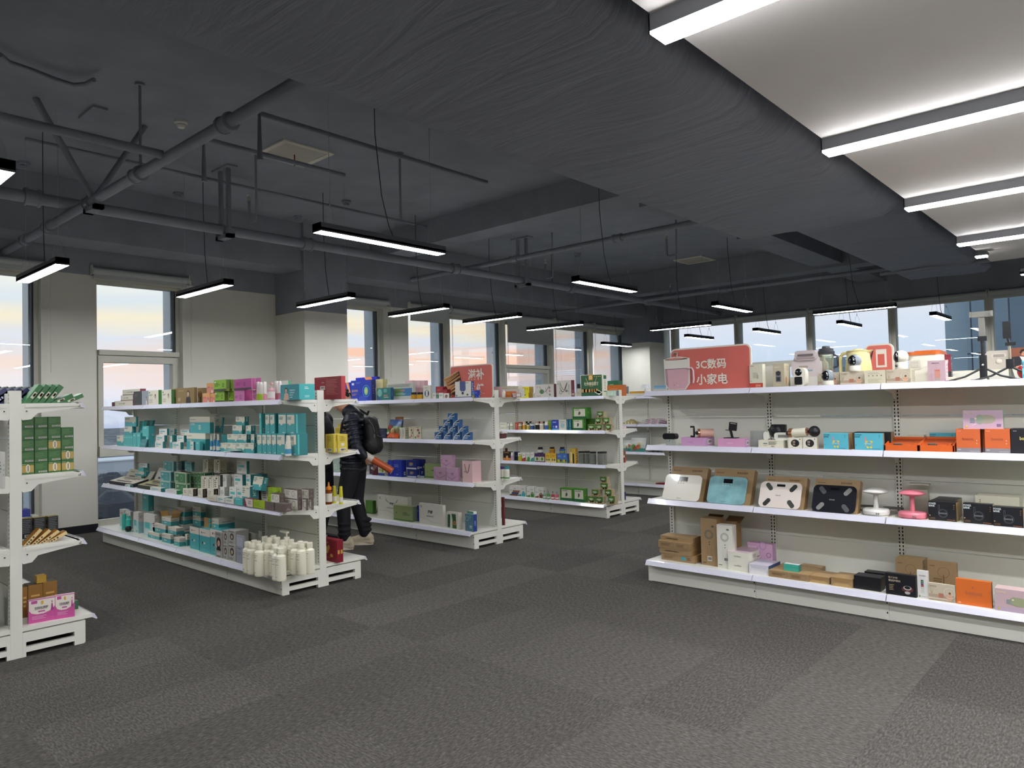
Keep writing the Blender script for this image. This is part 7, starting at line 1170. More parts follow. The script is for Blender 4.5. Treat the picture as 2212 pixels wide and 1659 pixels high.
# second shelf of unit D
Z = T2
p = loc('t',258,0,d0(.08),Z); t = thing('webcam','black webcam on a small clear stand at the left end','camera',p); m = MB(); m.rbox(-.06,.06,-.025,.025,.05,.1,.022,mat('#15161a',.2),axis='y'); m.build('body',t); m = MB(); m.box(-.035,.035,-.02,.02,0,.045,CLEAR); m.build('clear_stand',t)
q = box('t',390,660,785,362,0,'pinkbox','pinkish purple flat carton under the massage gun',d0(.05),Z)
def massager(c, x0_, x1_, yy, cc, label, Y, z, fork):
    a, b = loc(c,x0_,0,Y,0)[0], loc(c,x1_,0,Y,0)[0]; t = thing('massage_gun',label,'massager',(a,Y,z)); L = b-a; CC = mat(cc,.35); RG = mat('#c08a6c',.2,.8); BK = mat('#1b1c1f',.4)
    m = MB()
    if fork: m.tube((L*.42,0,.035),(L,.05,.035),.033,CC,18); m.build('handle',t); m = MB(); m.tube((L*.38,-.01,.036),(L*.46,0,.036),.035,RG,18); m.ball((L*.38,-.02,.036),.016,BK,12); m.build('metal_ring',t); m = MB(); m.tube((L*.15,0,.04),(L*.36,-.01,.04),.007,BK); m.path([(0,0,.085),(.03,0,.085),(L*.17,0,.07),(L*.17,0,.02),(.03,0,.008),(0,0,.008)],.008,BK); m.build('fork_head',t)
    else: m.tube((L*.12,0,.03),(L*.62,0,.04),.032,CC,18); m.build('handle',t); m = MB(); m.tube((0,0,.03),(L*.12,0,.03),.036,RG,18); m.ball((-.005,-.012,.03),.018,BK,12); m.tube((L*.6,0,.045),(L*.68,0,.045),.026,RG,16); m.build('metal_ring',t); m = MB(); m.tube((L*.68,0,.045),(L*.78,0,.045),.01,BK); m.ball((L*.9,0,.045),.04,BK,18); m.build('ball_head',t)
massager('t',500,740,330,'#c8a090','rose gold massage gun with black fork head on the flat carton',d0(.1),top(q),True)
q = box('t',825,1145,1208,372,0,'pinkbox2','pink flat carton under the phone stand',d0(.05),Z)
p = loc('t',990,0,d0(.1),top(q)); ht = onY(*cp('t',985,178),d0(.1)).z-top(q); t = thing('phone_stand','black folding phone stand on the pink flat carton','phone stand',p); BK = mat('#1b1c1f',.35)
m = MB(); m.rbox(-.055,.045,-.04,.04,0,.006,.01,BK); m.build('base',t); m = MB(); m.prism([(-.005,.006),(.012,.006),(.0,ht*.5),(-.018,ht*.5)],'y',-.006,.006,BK); m.build('stem',t); Rr = Matrix.Rotation(.12,3,'Y')
m = MB(); m.rbox(-.032,.032,-.004,.004,ht*.48,ht*.9,.006,BK,axis='y',R=Rr); m.rbox(-.032,.032,-.004,.004,ht*.94,ht,.003,BK,axis='y',R=Rr); m.box(-.032,-.025,-.004,.004,ht*.88,ht*.97,BK,R=Rr); m.box(.025,.032,-.004,.004,ht*.88,ht*.97,BK,R=Rr); m.box(-.05,-.02,-.02,.0,ht*.46,ht*.5,BK,R=Rr); m.build('cradle',t)
m = MB(); m.box(0,.09,0,.06,0,.12,CLEAR); tag(m.build('clear_case',loc=loc('t',1210,0,d0(.16),Z)),'empty clear plastic case right of the phone stand','case')
q = box('t',1310,1605,1652,392,0,'white_label','cream flat carton with label under the neck massager',d0(.05),Z)
p = loc('t',1385,0,d0(.12),top(q)); t = thing('neck_massager','white neck massager with black strap on the cream carton','massager',p); m = MB(); m.rbox(.09,.235,-.05,.0,0,.055,.02,mat('#dddbd2',.3),axis='y'); m.rbox(0,.04,-.03,.02,0,.06,.015,mat('#dddbd2',.3),axis='y'); m.build('pads',t); m = MB(); m.ball((.08,.0,.065),.05,BK,14,sy=.5); m.rbox(.05,.16,-.01,.02,.05,.115,.01,BK,axis='y'); m.build('strap',t)
m = MB(); m.box(.12,.2,-.052,-.0505,.02,.04,mat('#77756f')); m.build('logo_plate',t)
q = box('t',1665,1832,None,362,0,'watchbox','cream carton picturing a smart watch, left one',d0(.05),Z,d=.08); box('t',1840,2008,2028,360,0,'watchbox','cream carton picturing a smart watch, right one',d0(.05),Z)
massager('t',1680,2010,310,'#dcd6c4','white massage gun with black ball head lying on the watch cartons',d0(.09),top(q),False)
box('u',85,345,408,322,0,'power_cyan','cyan power bank carton, left of two in front',d0(.04),Z); box('u',412,715,None,322,0,'power_cyan','cyan power bank carton, right of two in front',d0(.04),Z,d=.03); box('u',415,800,835,310,0,'power_black_back','black carton standing behind the right cyan one',d0(.12),Z); box('u',145,400,None,313,0,'kraft','kraft carton behind the left cyan one',d0(.14),Z,d=.05)
def tray(c, x0_, x1_, yt, ym, label):
    a, b = loc(c,x0_,0,d0(.03),0)[0], loc(c,x1_,0,d0(.03),0)[0]; w = b-a; zf = onY(*cp(c,(x0_+x1_)/2,ym),d0(.03)).z-Z; OR = mat('#d9652a',.4); OR2 = mat('#c4541e',.5); t = thing('orange_tray',label,'display tray',(a,d0(.03),Z)); D = .2
    m = MB(); m.box(0,w,0,.008,0,zf,OR); m.prism([(0,0),(D,0),(D,zf+.045),(0,zf)],'x',0,.006,OR); m.prism([(0,0),(D,0),(D,zf+.045),(0,zf)],'x',w-.006,w,OR); m.box(0,w,D-.008,D,0,zf+.045,OR); m.build('tray_wall',t)
    m = MB(); m.mesh([(.006,.008,zf*.8),(w-.006,.008,zf*.8),(w-.006,D-.008,zf+.03),(.006,D-.008,zf+.03)],[(0,1,2,3)],OR2); m.box(w*.55,w*.8,.03,.15,zf*.8,zf*1.05,OR); m.box(w*.82,w*.9,.03,.17,zf*.8,zf*1.2,OR); m.build('insert',t)
    m = MB(); m.rbox(w*.22,w*.44,.03,.1,zf*.95,zf*1.2,.012,mat('#5d605c',.3)); m.path([(w*.28,.02,zf),(w*.4,.015,zf),(w*.5,.03,zf)],.004,BK); m.build('grey_gadget',t)
tray('u',718,1075,378,448,'open orange tray with a grey gadget, left of two'); tray('u',1082,1450,380,450,'open orange tray with a grey gadget, right of two')
box('u',965,1145,1170,342,0,'beige_small','pale carton behind the left orange tray',d0(.26),Z,d=.04); box('u',1205,1480,None,320,0,'power_cyan','cyan power bank carton behind the right orange tray',d0(.26),Z,d=.04)
q = box('u',1485,1740,None,278,0,'orange_case','orange carton with grey foot, left of two',d0(.05),Z,d=.12); box('u',1788,2055,None,278,0,'orange_case','orange carton with grey foot, right of two',d0(.05),Z,d=.12); box('u',1742,1786,None,280,0,'orange_case','orange carton set back between the two front ones',d0(.12),Z,d=.08)
box('u',2062,2330,None,275,0,'black_case','black carton at the right edge of the second shelf',d0(.05),Z,d=.12)
box('u',1562,1985,1995,80,0,'platypus','lilac carton picturing a grey green plush animal device on the orange cartons',d0(.07),top(q))
# third shelf: bathroom scales leaning on kraft cartons
Z = T1
def scale_set(xl, xr, ytop, bx0, bx1, bytop, kind, label, klabel):
    # scale: bottom edge at front, leans back against the carton
    Y = d0(.0); xc = lambda v: onY(*cp('v',v,400),Y).x
    a, b = xc(bx0), xc(bx1); w = b-a; lean = .42; W_ = w
    zt = onY(*cp('v',(bx0+bx1)/2,bytop),Y+.15).z-Z
    HH = zt/math.cos(lean)*1.0
    t = thing('bathroom_scale', label, 'bathroom scale', (a, Y+.012, Z+.004)); t.rotation_euler = (-lean,0,0)
    cc = {'w':'#e0dcd0','t':'#7fabae','p':'#ded4cc','k':'#202228'}[kind]; MT = mat(cc,.15,coat=.5) if kind != 't' else mat('#7dabb0',.2,coat=.4,noise=.25,nscale=9,name='marbled_teal_glass')
    m = MB(); m.rbox(0,w,-.006,0,0,HH,.035,MT,axis='y',seg=7); m.build('glass_plate',t); m = MB(); m.rbox(.01,w-.01,0,.02,.01,HH-.01,.03,mat('#c9c7bf' if kind!='k' else '#2a2b30'),axis='y'); m.build('underside',t)
    m = MB(); dw = w*.24 if kind in 'wt' else w*.2; dh = HH*.16 if kind in 'wt' else HH*.09; m.box(w/2-dw/2,w/2+dw/2,-.0068,-.006,HH*.96-dh-.01,HH*.96-.01,mat('#14161a',.1) if kind!='k' else mat('#121318',.1)); m.build('display',t)
    if kind in 'pk':
        m = MB(); c1 = '#5c5f5c' if kind == 'p' else '#6f7274'; c2 = '#4a4d4a' if kind == 'p' else '#a9a8a4'
        for sx_,sz_,rt,cc in ((.22,.8,-.7,c1),(.8,.78,.7,c2),(.2,.2,.7,c2),(.78,.18,-.7,c1)):
            cx, cz = w*sx_, HH*sz_; rr_, ll = w*.055, w*.055; pts = []
            for i in range(24):
                q = 2*PI*i/24; u = (ll if math.sin(q) > 0 else -ll) + rr_*math.sin(q); v = rr_*math.cos(q); pts.append((cx+v*math.cos(rt)+u*math.sin(rt), -.0068, cz-v*math.sin(rt)+u*math.cos(rt)))
            m.poly(pts, mat(cc,.25,.5))
        m.build('electrode_pads',t)
    else:
        m = MB()
        for i in range(7): m.box(w*(.36+.07*(i%4)),w*(.40+.07*(i%4)),-.0066,-.006,HH*(.72-.07*(i//4)),HH*(.75-.07*(i//4)),mat('#a9a59a' if kind=='w' else '#98bcc0'))
        m.build('icons',t)
    m = MB(); vz = {'w':.06,'t':.06,'p':.46,'k':.44}[kind]; face_geo(m,Vector((0,-.0065,0)),Vector((1,0,0)),Vector((0,0,1)),Vector((0,-1,0)),w,HH,[('t','boocce',.4,vz,.045,{'w':'#6a675e','t':'#4a7478','p':'#4a4a48','k':'#b8b8b4'}[kind],.2)]); m.build('brand_lettering',t)
    # carton behind
    Yb_ = Y+.05; xk = lambda v: onY(*cp('v',v,300),Yb_+.06).x; a2, b2 = xk(xl), xk(xr); w2 = b2-a2; zt2 = onY(*cp('v',(xl+xr)/2,ytop),Yb_+.2).z-Z; L2 = zt2/math.cos(lean)
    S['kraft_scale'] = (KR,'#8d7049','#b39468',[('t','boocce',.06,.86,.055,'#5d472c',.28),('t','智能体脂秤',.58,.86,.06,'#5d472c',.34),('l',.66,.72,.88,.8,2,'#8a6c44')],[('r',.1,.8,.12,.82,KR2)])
    o = carton(a2,w2,Yb_,.055,Z+.0,L2,'kraft_scale',klabel,'kraft_carton','box'); o.rotation_euler = (-lean,0,0); return t
scale_set(222,588,78,135,505,165,'w','white glass bathroom scale, leftmost of four','kraft carton leaning behind the leftmost white scale')
scale_set(655,1062,98,583,968,185,'t','marbled teal bathroom scale, second from left','kraft carton leaning behind the teal scale')
scale_set(1185,1605,172,1108,1530,238,'p','white bathroom scale with four grey pads, third from left','kraft carton leaning behind the scale with grey pads')
scale_set(1690,2145,198,1648,2090,272,'k','black bathroom scale with four pale pads, rightmost of four','kraft carton leaning behind the black scale')
def mush_lamp(c, xc, yt, w, cc, label, Y, z):
    p = loc(c,xc,0,Y,z); s = w/CR[c][2]/2*rad(*cp(c,xc,yt),Y); ht = onY(*cp(c,xc,yt),Y).z-z; LM = mat(cc,.3); t = thing('desk_lamp',label,'lamp',p)
    m = MB(); m.lathe((0,0,0),[(s*.95,0),(s*1.05,.01),(s*1.05,.03),(s*.95,.042),(.02,.046)],LM,28); m.build('base',t); m = MB(); m.lathe((0,0,0),[(.017,.04),(.014,ht*.5),(.016,ht*.8)],LM,16); m.build('stem',t); m = MB(); m.lathe((0,0,0),[(s*.35,ht*.76),(s*.95,ht*.84),(s*1.0,ht*.87),(s*.8,ht*.93),(s*.45,ht*.985),(.005,ht)],LM,32); m.build('shade',t)
    m = MB(); m.ball((s*.3,-s*1.02,.02),.005,mat('#7a7570'),8); m.ball((s*.45,-s*1.0,.02),.005,mat('#7a7570'),8); m.build('sockets',t); return t
mush_lamp('w',298,140,305,'#dcdad6','white mushroom shaped desk lamp on the third shelf',d0(.1),Z); mush_lamp('w',762,160,318,'#dc7f8f','pink mushroom shaped desk lamp on the third shelf',d0(.09),Z)
for x,y0_,lb in ((170,5.45,'coiled grey cable left of the white desk lamp'),(520,5.45,'coiled grey cable between the two desk lamps')):
    p = loc('w',x,0,y0_,Z); m = MB(); rr = random.Random(x)
    for k in range(4): m.path([(.06*math.cos(q)+rr.uniform(-.004,.004), .04*math.sin(q), .008+.008*k+.02*(1+math.sin(q*1+k))*.4) for q in [2*PI*i/16 for i in range(17)]],.0035,mat('#6d6c68',.5),6)
    tag(m.build('coiled_cable',loc=p),lb,'cable')
m = MB(); m.box(0,.09,0,.05,0,.17,mat('#a09a8c',.4)); m.box(-.02,.1,0,.05,.2,.21,mat('#b5b1a4')); tag(m.build('grey_pack',loc=loc('w',775,0,5.47,Z)),'slim grey pack standing behind the pink desk lamp','pack')
box('w',1022,1320,1416,302,0,'power_black_back','black power bank carton set back behind the left one',d0(.13),Z); box('w',975,1332,1376,322,0,'power_black','black power bank carton, left of three in front',d0(.06),Z)
box('w',1420,1800,None,345,0,'power_black','black power bank carton, middle of three in front',d0(.05),Z,d=.05); box('w',1802,2190,2212,392,0,'power_black','black power bank carton, right of three in front',d0(.02),Z)
box('w',1578,2145,2195,250,0,'swan_white','cream carton with green leaf drawing behind the black ones',d0(.2),Z)
# bottom deck
Z = T0
p1 = box('x',222,650,742,585,0,'kraft_table_blue','kraft carton with blue sticker, lowest of four',5.24,Z)
p2 = box('x',200,608,738,510,0,'kraft_text','kraft carton with printed words, second from bottom of four',5.235,top(p1)); p3 = box('x',185,600,736,422,0,'kraft_table','kraft carton with printed tables, third from bottom of four',5.23,top(p2)); box('x',213,628,734,355,0,'kraft_text','kraft carton with printed words, topmost of four',5.25,top(p3))
box('x',732,940,None,120,0,'kraft_fan','tall kraft fan carton left of the tall white one',5.26,Z,d=.12); box('x',985,1190,1255,160,0,'kraft_fan','tall kraft fan carton behind the tall white one',5.36,Z)
for k,(a,b) in enumerate(((745,935),(1000,1200))): m = MB(); A = loc('x',a,0,5.32,0)[0]; B_ = loc('x',b,0,5.32,0)[0]; zz = onY(*cp('x',840,110),5.32).z; m.mesh([(A,5.38,zz-.03),(B_,5.38,zz-.03),(B_,5.46,zz+.01),(A,5.46,zz+.01)],[(0,1,2,3)],mat('#6d5233')); tag(m.build('carton_flap'),['raised brown flap of the left tall fan carton','raised brown flap of the right tall fan carton'][k],'flap')
box('x',940,1138,1192,205,0,'white_fan','tall white fan carton with ring drawing',5.235,Z)
q = box('x',1083,1345,1520,668,0,'toothfairy','flat white carton, lower of two with lilac top',5.22,Z); box('x',1078,1345,1512,555,0,'toothfairy','flat white carton, upper of two with lilac top',5.22,top(q))
box('x',1350,1600,1755,720,0,'lav_white','white carton end with blue edges before the flat white pair',5.2,Z); box('x',1335,1655,1700,440,0,'pink_swirl','lilac pink carton with swirl pattern behind the flat pair',5.42,Z)
q = box('x',1600,2118,2300,815,0,'kraft_table','long flat kraft carton with printed tables',5.19,Z); box('x',1800,1990,2022,710,0,'mint_case','mint green case with white lid on the long kraft carton',5.24,top(q))
box('y',118,320,None,188,0,'kraft','dark edged kraft carton at the back behind the long one',5.45,Z,d=.08)
box('y',190,390,480,282,0,'kraft_fold','kraft carton with folded end, left of two',5.2,Z); box('y',405,606,690,298,0,'kraft_fold','kraft carton with folded end, right of two',5.19,Z)
box('y',618,865,910,285,0,'black_plain','plain black carton lying before another black one',5.2,Z); box('y',718,900,930,245,0,'black_plain','plain black carton further back',5.36,Z,d=.12)
box('y',912,1195,1210,262,0,'black_eye','black eye massager carton with gold words',5.18,Z); box('y',1207,1310,1318,228,0,'therm','slim white thermometer carton',5.2,Z)
box('y',1010,1262,1308,122,0,'kraft_lamp','kraft carton with lamp drawing, left of two at the back',5.38,Z); box('y',1306,1578,1588,145,0,'kraft_lamp','kraft carton with lamp drawing, right of two at the back',5.36,Z)
box('y',1312,1560,1566,352,0,'fan_scene','pale carton picturing a small fan on the bottom deck',5.19,Z); box('y',1566,1898,1908,318,0,'orange_flatbox','large flat orange carton standing on the bottom deck',5.19,Z)
box('y',1928,2300,None,410,0,'pig_box','lilac carton picturing a green plush animal device at the right edge',5.17,Z,d=.1)
# ------------------------------------------------------------------ unit L (left edge), far side towards +y
def xface(c, y0, y1, yt, yb, X, st, label, d=.1, z=None, name='carton', cat='box', lean=0.0):
    """carton whose visible face looks along +x: crop columns y0..y1"""
    (a,yy),(b,_),(_,yB) = cp(c,y0,yt),cp(c,y1,yt),cp(c,y0,yb); ym = (yy+yB)/2
    Y0, Y1 = onX(a,ym,X).y, onX(b,ym,X).y; xm = (a+b)/2
    if z is None: z = onX(xm,yB,X).z
    h = onX(xm,yy,X).z-z; return carton(X-d, d, Y0, Y1-Y0, z, h, st, label, name, cat)
cols = [(252,408,1),(414,570,1),(576,728,1),(733,882,0)]; rows = [('lowest row',1262),('second row from the bottom',1150),('middle row',1045),('fourth row from the bottom',935),('top row',830)]
faces = {(0,0):1,(0,2):1,(0,3):1,(1,3):1,(2,2):1}
zz = T2
hrow = .072
for r in range(5):
    for k in range(4):
        if k == 3 and r == 4: continue
        a, b, _ = cols[k]; Y0 = onX(cp('g',a,0)[0],960,-5.33).y; Y1 = onX(cp('g',b,0)[0],960,-5.33).y
        carton(-5.43,.1,Y0,Y1-Y0-.001,T2+hrow*r,hrow-.0015,'green_grass_face' if (r,k) in faces else 'green_grass','green carton in the big stack, %s, column %s from post' % (rows[r][0],['one','two','three','four'][k]))
def leaner(X, Y, ang, w, th, L, cols_, label, lines):
    t = MB(); Rm = Matrix.Rotation(ang, 3, 'X'); t.box(-w,0,0,th,0,L,mat(cols_[0],.35),mat(cols_[1],.35),mat(cols_[0],.35),R=Rm)
    for v0,v1,u0,u1,cc in lines: t.poly([Rm @ Vector((.0008,th*u0,L*v0)), Rm @ Vector((.0008,th*u1,L*v0)), Rm @ Vector((.0008,th*u1,L*v1)), Rm @ Vector((.0008,th*u0,L*v1))], mat(cc,.4))
    return tag(t.build('slim_carton', loc=(X,Y,T3)), label, 'box')
for k in range(9): leaner(-5.62,1.08+.04*k,-.9,.12,.036,.19,('#33422f','#3a4a34'),'dark green slim carton in the back leaning row, place %s from the left' % ['one','two','three','four','five','six','seven','eight','nine'][k],[])
for k in range(8): leaner(-5.45,1.12+.04*k,-.9,.12,.036,.17,('#26284a','#2a2c50'),'navy slim carton in the middle leaning row, place %s from the left' % ['one','two','three','four','five','six','seven','eight'][k],[(.3,.34,.3,.7,'#c8c8d8'),(.4,.44,.3,.7,'#c8c8d8'),(.5,.54,.3,.7,'#c8c8d8')])
for k in range(4): leaner(-5.3,1.315+.037*k,-.62,.1,.034,.15,('#2f6a3c','#2c6638'),'bright green slim carton leaning by the end post, place %s from the post' % ['one','two','three','four'][k],[(.35,.65,.25,.75,'#c8c4b0'),(.45,.6,.4,.7,'#8a4a3c')])
for k in range(2): leaner(-5.3,1.45+.06*k,-1.15,.1,.026,.15,('#2f6a3c','#2c6638'),['left','right'][k]+' of two bright green slim cartons lying almost flat at the shelf front',[(.35,.65,.25,.75,'#c8c4b0'),(.45,.6,.4,.7,'#8a4a3c')])
q = xface('h',205,240,250,0,-5.6,'duo_blue','white and blue carton at the back of the lower left shelf',z=T1,d=.1); xface('h',205,285,178,0,-5.6,'blue_zinc','blue carton on top at the back of the lower left shelf',z=top(q),d=.1)
for a,b,yt,X,nm in ((200,300,265,-5.46,'left'),(318,432,252,-5.46,'middle'),(452,548,240,-5.44,'right')): xface('h',a,b,yt,0,X,'black_gold','black and gold carton, %s of three on the lower left shelf' % nm,z=T1,d=.06)
xface('h',300,365,232,0,-5.6,'small_white','white carton behind the black and gold ones',z=T1,d=.08)
for k in range(4): 
    t = MB(); Rm = Matrix.Rotation(-.75-.12*k,3,'X'); t.box(-.07,0,0,.02,0,.13,mat('#c88a22',.4),mat('#dcc28a',.4),R=Rm)
    for v in (.1,.22,.34,.5): t.poly([Rm @ Vector((.0008,.005,.13*v)), Rm @ Vector((.0008,.015,.13*v)), Rm @ Vector((.0008,.015,.13*(v+.08))), Rm @ Vector((.0008,.005,.13*(v+.08)))], mat('#4a4238'))
    tag(t.build('slim_carton', loc=(-5.31,1.315+.04*k,T1)),'amber slim carton fanned out on the lower left shelf, place %s from the post' % ['one','two','three','four'][k],'box')
for a,b,yt,nm in ((205,256,908,'left'),(262,400,885,'middle'),(404,536,855,'right')): q = xface('h',a,b,yt,0,-5.5,'gold_black','gold carton with dark jar picture, %s of three on the left base deck' % nm,z=T0,d=.1)
xface('h',345,435,800,0,-5.5,'gold_line','small kraft gold carton on top of the gold ones',z=top(q),d=.06)
def pinkm(a,b,yt,label,X,rot):
    (pa,_),(pb,_) = cp('h',a,0),cp('h',b,0); Y0,Y1 = onX(pa,1330,X).y,onX(pb,1330,X).y; h = onX(*cp('h',(a+b)/2,yt),X).z-T0; w = Y1-Y0; d = .03
    body, side, tp, fd, sd = S['pink_med']; m = MB(); m.box(-d,0,0,w,0,h,mat(side,.42),mat(body,.42),mat(tp,.42)); face_geo(m,Vector((0,0,0)),Vector((0,1,0)),Vector((0,0,1)),Vector((1,0,0)),w,h,fd); face_geo(m,Vector((-d,0,0)),Vector((1,0,0)),Vector((0,0,1)),Vector((0,-1,0)),d,h,sd)
    o = m.build('pink_carton',loc=(X,Y0,T0),rotz=rot); tag(o,label,'box')
pinkm(268,520,1015,'pink and white carton with dancer drawing, left of two on the base deck',-5.31,-.12); pinkm(520,698,975,'pink and white carton with dancer drawing, right of two on the base deck',-5.29,-.22)
xface('h',700,735,1040,0,-5.45,'small_green','small green carton at the deck end behind the pink ones',z=T0,d=.05)
# near side of unit L, just inside the frame
m = MB(); m.box(-.1,0,0,.1,0,.1,mat('#7a2230')); tag(m.build('maroon_carton',loc=(-5.4,1.07,T1)),'maroon carton cut by the left edge of the photo','box')
o = carton(-5.5,.12,1.06,.14,T0,.2,'black_gold','black carton with barcode cut by the left edge of the photo')
box('z',-8,3,7,976,0,'small_white','white carton sliver at the very left edge, second shelf',1.0,T2)
# ================================================================== PEOPLE
def cap_prim(bm, p, q, r1, r2, seg=14):
    p, q = Vector(p), Vector(q); d = q-p; L = d.length
    Rm = d.to_track_quat('Z', 'Y').to_matrix().to_4x4(); Rm.translation = p
    prof = [(r1*math.sin(a), -r1*math.cos(a)) for a in [PI/2*k/4 for k in range(1,5)]] + [(r2*math.cos(a), L+r2*math.sin(a)) for a in [PI/2*k/4 for k in range(0,4)]]
    vs = [[bm.verts.new(Rm @ Vector((r*math.cos(2*PI*i/seg), r*math.sin(2*PI*i/seg), z))) for i in range(seg)] for r, z in prof]
    for a, b in zip(vs, vs[1:]):
        for i in range(seg): bm.faces.new((a[i], a[(i+1)%seg], b[(i+1)%seg], b[i]))
    bm.faces.new(vs[0][::-1]); bm.faces.new(vs[-1])
def ell_prim(bm, c, r, R=None, seg=16, rings=10):
    c = Vector(c); vs = []
    for j in range(1, rings):
        a = PI*j/rings; row = []
        for i in range(seg):
            v = Vector((r[0]*math.sin(a)*math.cos(2*PI*i/seg), r[1]*math.sin(a)*math.sin(2*PI*i/seg), r[2]*math.cos(a))); row.append(bm.verts.new((R @ v if R else v)+c))
        vs.append(row)
    t = Vector((0,0,r[2])); b = -t; t = bm.verts.new((R @ t if R else t)+c); b = bm.verts.new((R @ b if R else b)+c)
    for a_, b_ in zip(vs, vs[1:]):
        for i in range(seg): bm.faces.new((a_[i], b_[i], b_[(i+1)%seg], a_[(i+1)%seg]))
    for i in range(seg): bm.faces.new((t, vs[0][i], vs[0][(i+1)%seg])); bm.faces.new((b, vs[-1][(i+1)%seg], vs[-1][i]))
def blob(prims, voxel, mt, name, parent, smooth=2):
    """one continuous surface grown from overlapping tapered limbs"""
    bm = bmesh.new()
    for p in prims:
        if p[0] == 'c': cap_prim(bm, *p[1:])
        else: ell_prim(bm, *p[1:])
    bmesh.ops.recalc_face_normals(bm, faces=bm.faces)
    me = bpy.data.meshes.new(name); bm.to_mesh(me); bm.free(); o = bpy.data.objects.new(name, me); C.objects.link(o)
    r = o.modifiers.new('r', 'REMESH'); r.mode = 'VOXEL'; r.voxel_size = voxel; r.use_smooth_shade = True
    if smooth: s = o.modifiers.new('s', 'SMOOTH'); s.factor = .5; s.iterations = smooth
    dg = bpy.context.evaluated_depsgraph_get(); m2 = bpy.data.meshes.new_from_object(o.evaluated_get(dg)); o.modifiers.clear(); o.data = m2; m2.materials.clear(); m2.materials.append(mt)
    m2.polygons.foreach_set('use_smooth', [True]*len(m2.polygons)); o.parent = parent; return o
def hand(wrist, d, palm_n, curl, side):
    """palm, five bent fingers; d = direction of the fingers, palm_n = palm normal, curl in radians"""
    w = Vector(wrist); d = Vector(d).normalized(); n = Vector(palm_n).normalized(); n = (n - d*n.dot(d)).normalized(); s = d.cross(n)*side; P = []
    pal = w + d*.05; P.append(('c', w, w+d*.03, .024, .03)); 
    for k, (off, L, r) in enumerate(((-.03,.062,.0085),(-.01,.074,.009),(.011,.070,.009),(.03,.056,.0078))):
        b = w + d*.088 + s*off; P.append(('c', w+d*.03+s*off*.7, b, .0165, .0105)); pt = b; a = 0; dd = d
        for j, fr in enumerate((.45,.32,.25)):
            a += curl*(.8,1,.8)[j]; dd = (d*math.cos(a) + n*math.sin(a)).normalized(); q = pt + dd*L*fr; P.append(('c', pt, q, r*(1-.08*j), r*(.94-.08*j))); pt = q
    b = w + d*.03 - s*.03; t1 = b + (d*.6 - s*.65 + n*.35).normalized()*.04; t2 = t1 + (d*.75 - s*.1 + n*.6).normalized()*.03; P += [('c', b, t1, .013, .0105), ('c', t1, t2, .0105, .0085)]
    return P
def head_prims(c, pitch):
    """c = skull centre; pitch = bow forward. local +x is forward"""
    Rm = Matrix.Rotation(pitch, 3, 'Y'); c = Vector(c); f = lambda x,y,z: c + Rm @ Vector((x,y,z)); P = []
    P += [('e', f(-.008,0,.015), (.098,.077,.105), Rm), ('e', f(.03,0,-.03), (.066,.062,.08), Rm), ('e', f(.052,0,-.088), (.033,.036,.026), Rm), ('e', f(.02,0,-.075),(.06,.055,.035),Rm)]
    P += [('c', f(.088,0,.012), f(.113,0,-.026), .0095, .0135), ('e', f(.088,0,-.056), (.013,.024,.0065), Rm), ('e', f(.084,0,-.067), (.013,.021,.0065), Rm)]      # nose, lips
    for s in (-1, 1): P += [('e', f(.076,s*.03,.028), (.014,.02,.007), Rm), ('e', f(-.002,s*.08,-.01), (.017,.008,.03), Rm), ('e', f(.06,s*.04,-.022), (.02,.017,.016), Rm), ('e', f(.0,s*.07,-.008),(.012,.012,.02),Rm)]
    return P, f, Rm
SKIN = mat('#c08d70', .5, noise=.05, nscale=40, name='skin'); HAIRM = mat('#15120f', .6, noise=.3, nscale=60, bump=.6, name='black_hair'); EYEW = mat('#d8d4ce', .3); EYEB = mat('#1c1410', .2)
def face_parts(f, Rm, par):
    for s in (-1, 1):
        m = MB(); m.ball(f(.078, s*.03, .012), .0115, EYEW, 12); m.ball(f(.086, s*.03, .011), .005, EYEB, 10); m.build('eye', par)
        m = MB(); m.path([f(.094,s*.012,.034), f(.095,s*.03,.04), f(.084,s*.048,.034)], .003, HAIRM, 6); m.build('eyebrow', par)
    m = MB(); m.path([f(.0985,-.02,-.0615), f(.102,0,-.0605), f(.0985,.02,-.0615)], .0022, mat('#7a4038'), 6); m.build('mouth', par)
# person 1: profile to the left, dark down jacket, backpack, head bowed
pp = onY(767, 1180, 4.62); P1 = thing('person', 'person in black down jacket and backpack bowing to a shelf, holding a tube behind', 'person', (pp.x, pp.y, 0), math.atan2(-.67, -.743))
# local frame: +x forward (photo left), +y = their left, which faces the camera
hp, hf, hR = head_prims((.115,0,1.565), .55)
body = hp + [('c',(-.0,0,1.36),(.06,0,1.47),.062,.055), ('e',(0,0,1.2),(.115,.17,.2)), ('e',(-.0,0,1.0),(.105,.145,.16)), ('e',(-.01,0,.9),(.12,.16,.11)), ('c',(-.01,-.15,1.36),(-.01,.15,1.36),.06,.06)]
for s, hip, kn, an in ((1,(0,.09,.88),(.09,.12,.48),(.075,.14,.09)), (-1,(-.02,-.09,.88),(.0,-.1,.48),(-.085,-.11,.09))):
    body += [('c',hip,kn,.082,.052), ('c',kn,(an[0],an[1],an[2]+.0),.055,.036), ('c',(an[0],an[1],.075),(an[0]+.12,an[1],.034),.03,.024), ('c',an,(an[0]-.03,an[1],.045),.034,.028)]
sh, el, wr = Vector((-.015,.19,1.34)), Vector((-.085,.235,1.07)), Vector((-.165,.20,.965))
sh2, el2, wr2 = Vector((-.0,-.19,1.34)), Vector((.02,-.24,1.06)), Vector((.2,-.2,.98))
body += [('c',sh,el,.05,.04), ('c',el,wr,.041,.028), ('c',sh2,el2,.05,.04), ('c',el2,wr2,.041,.028)]
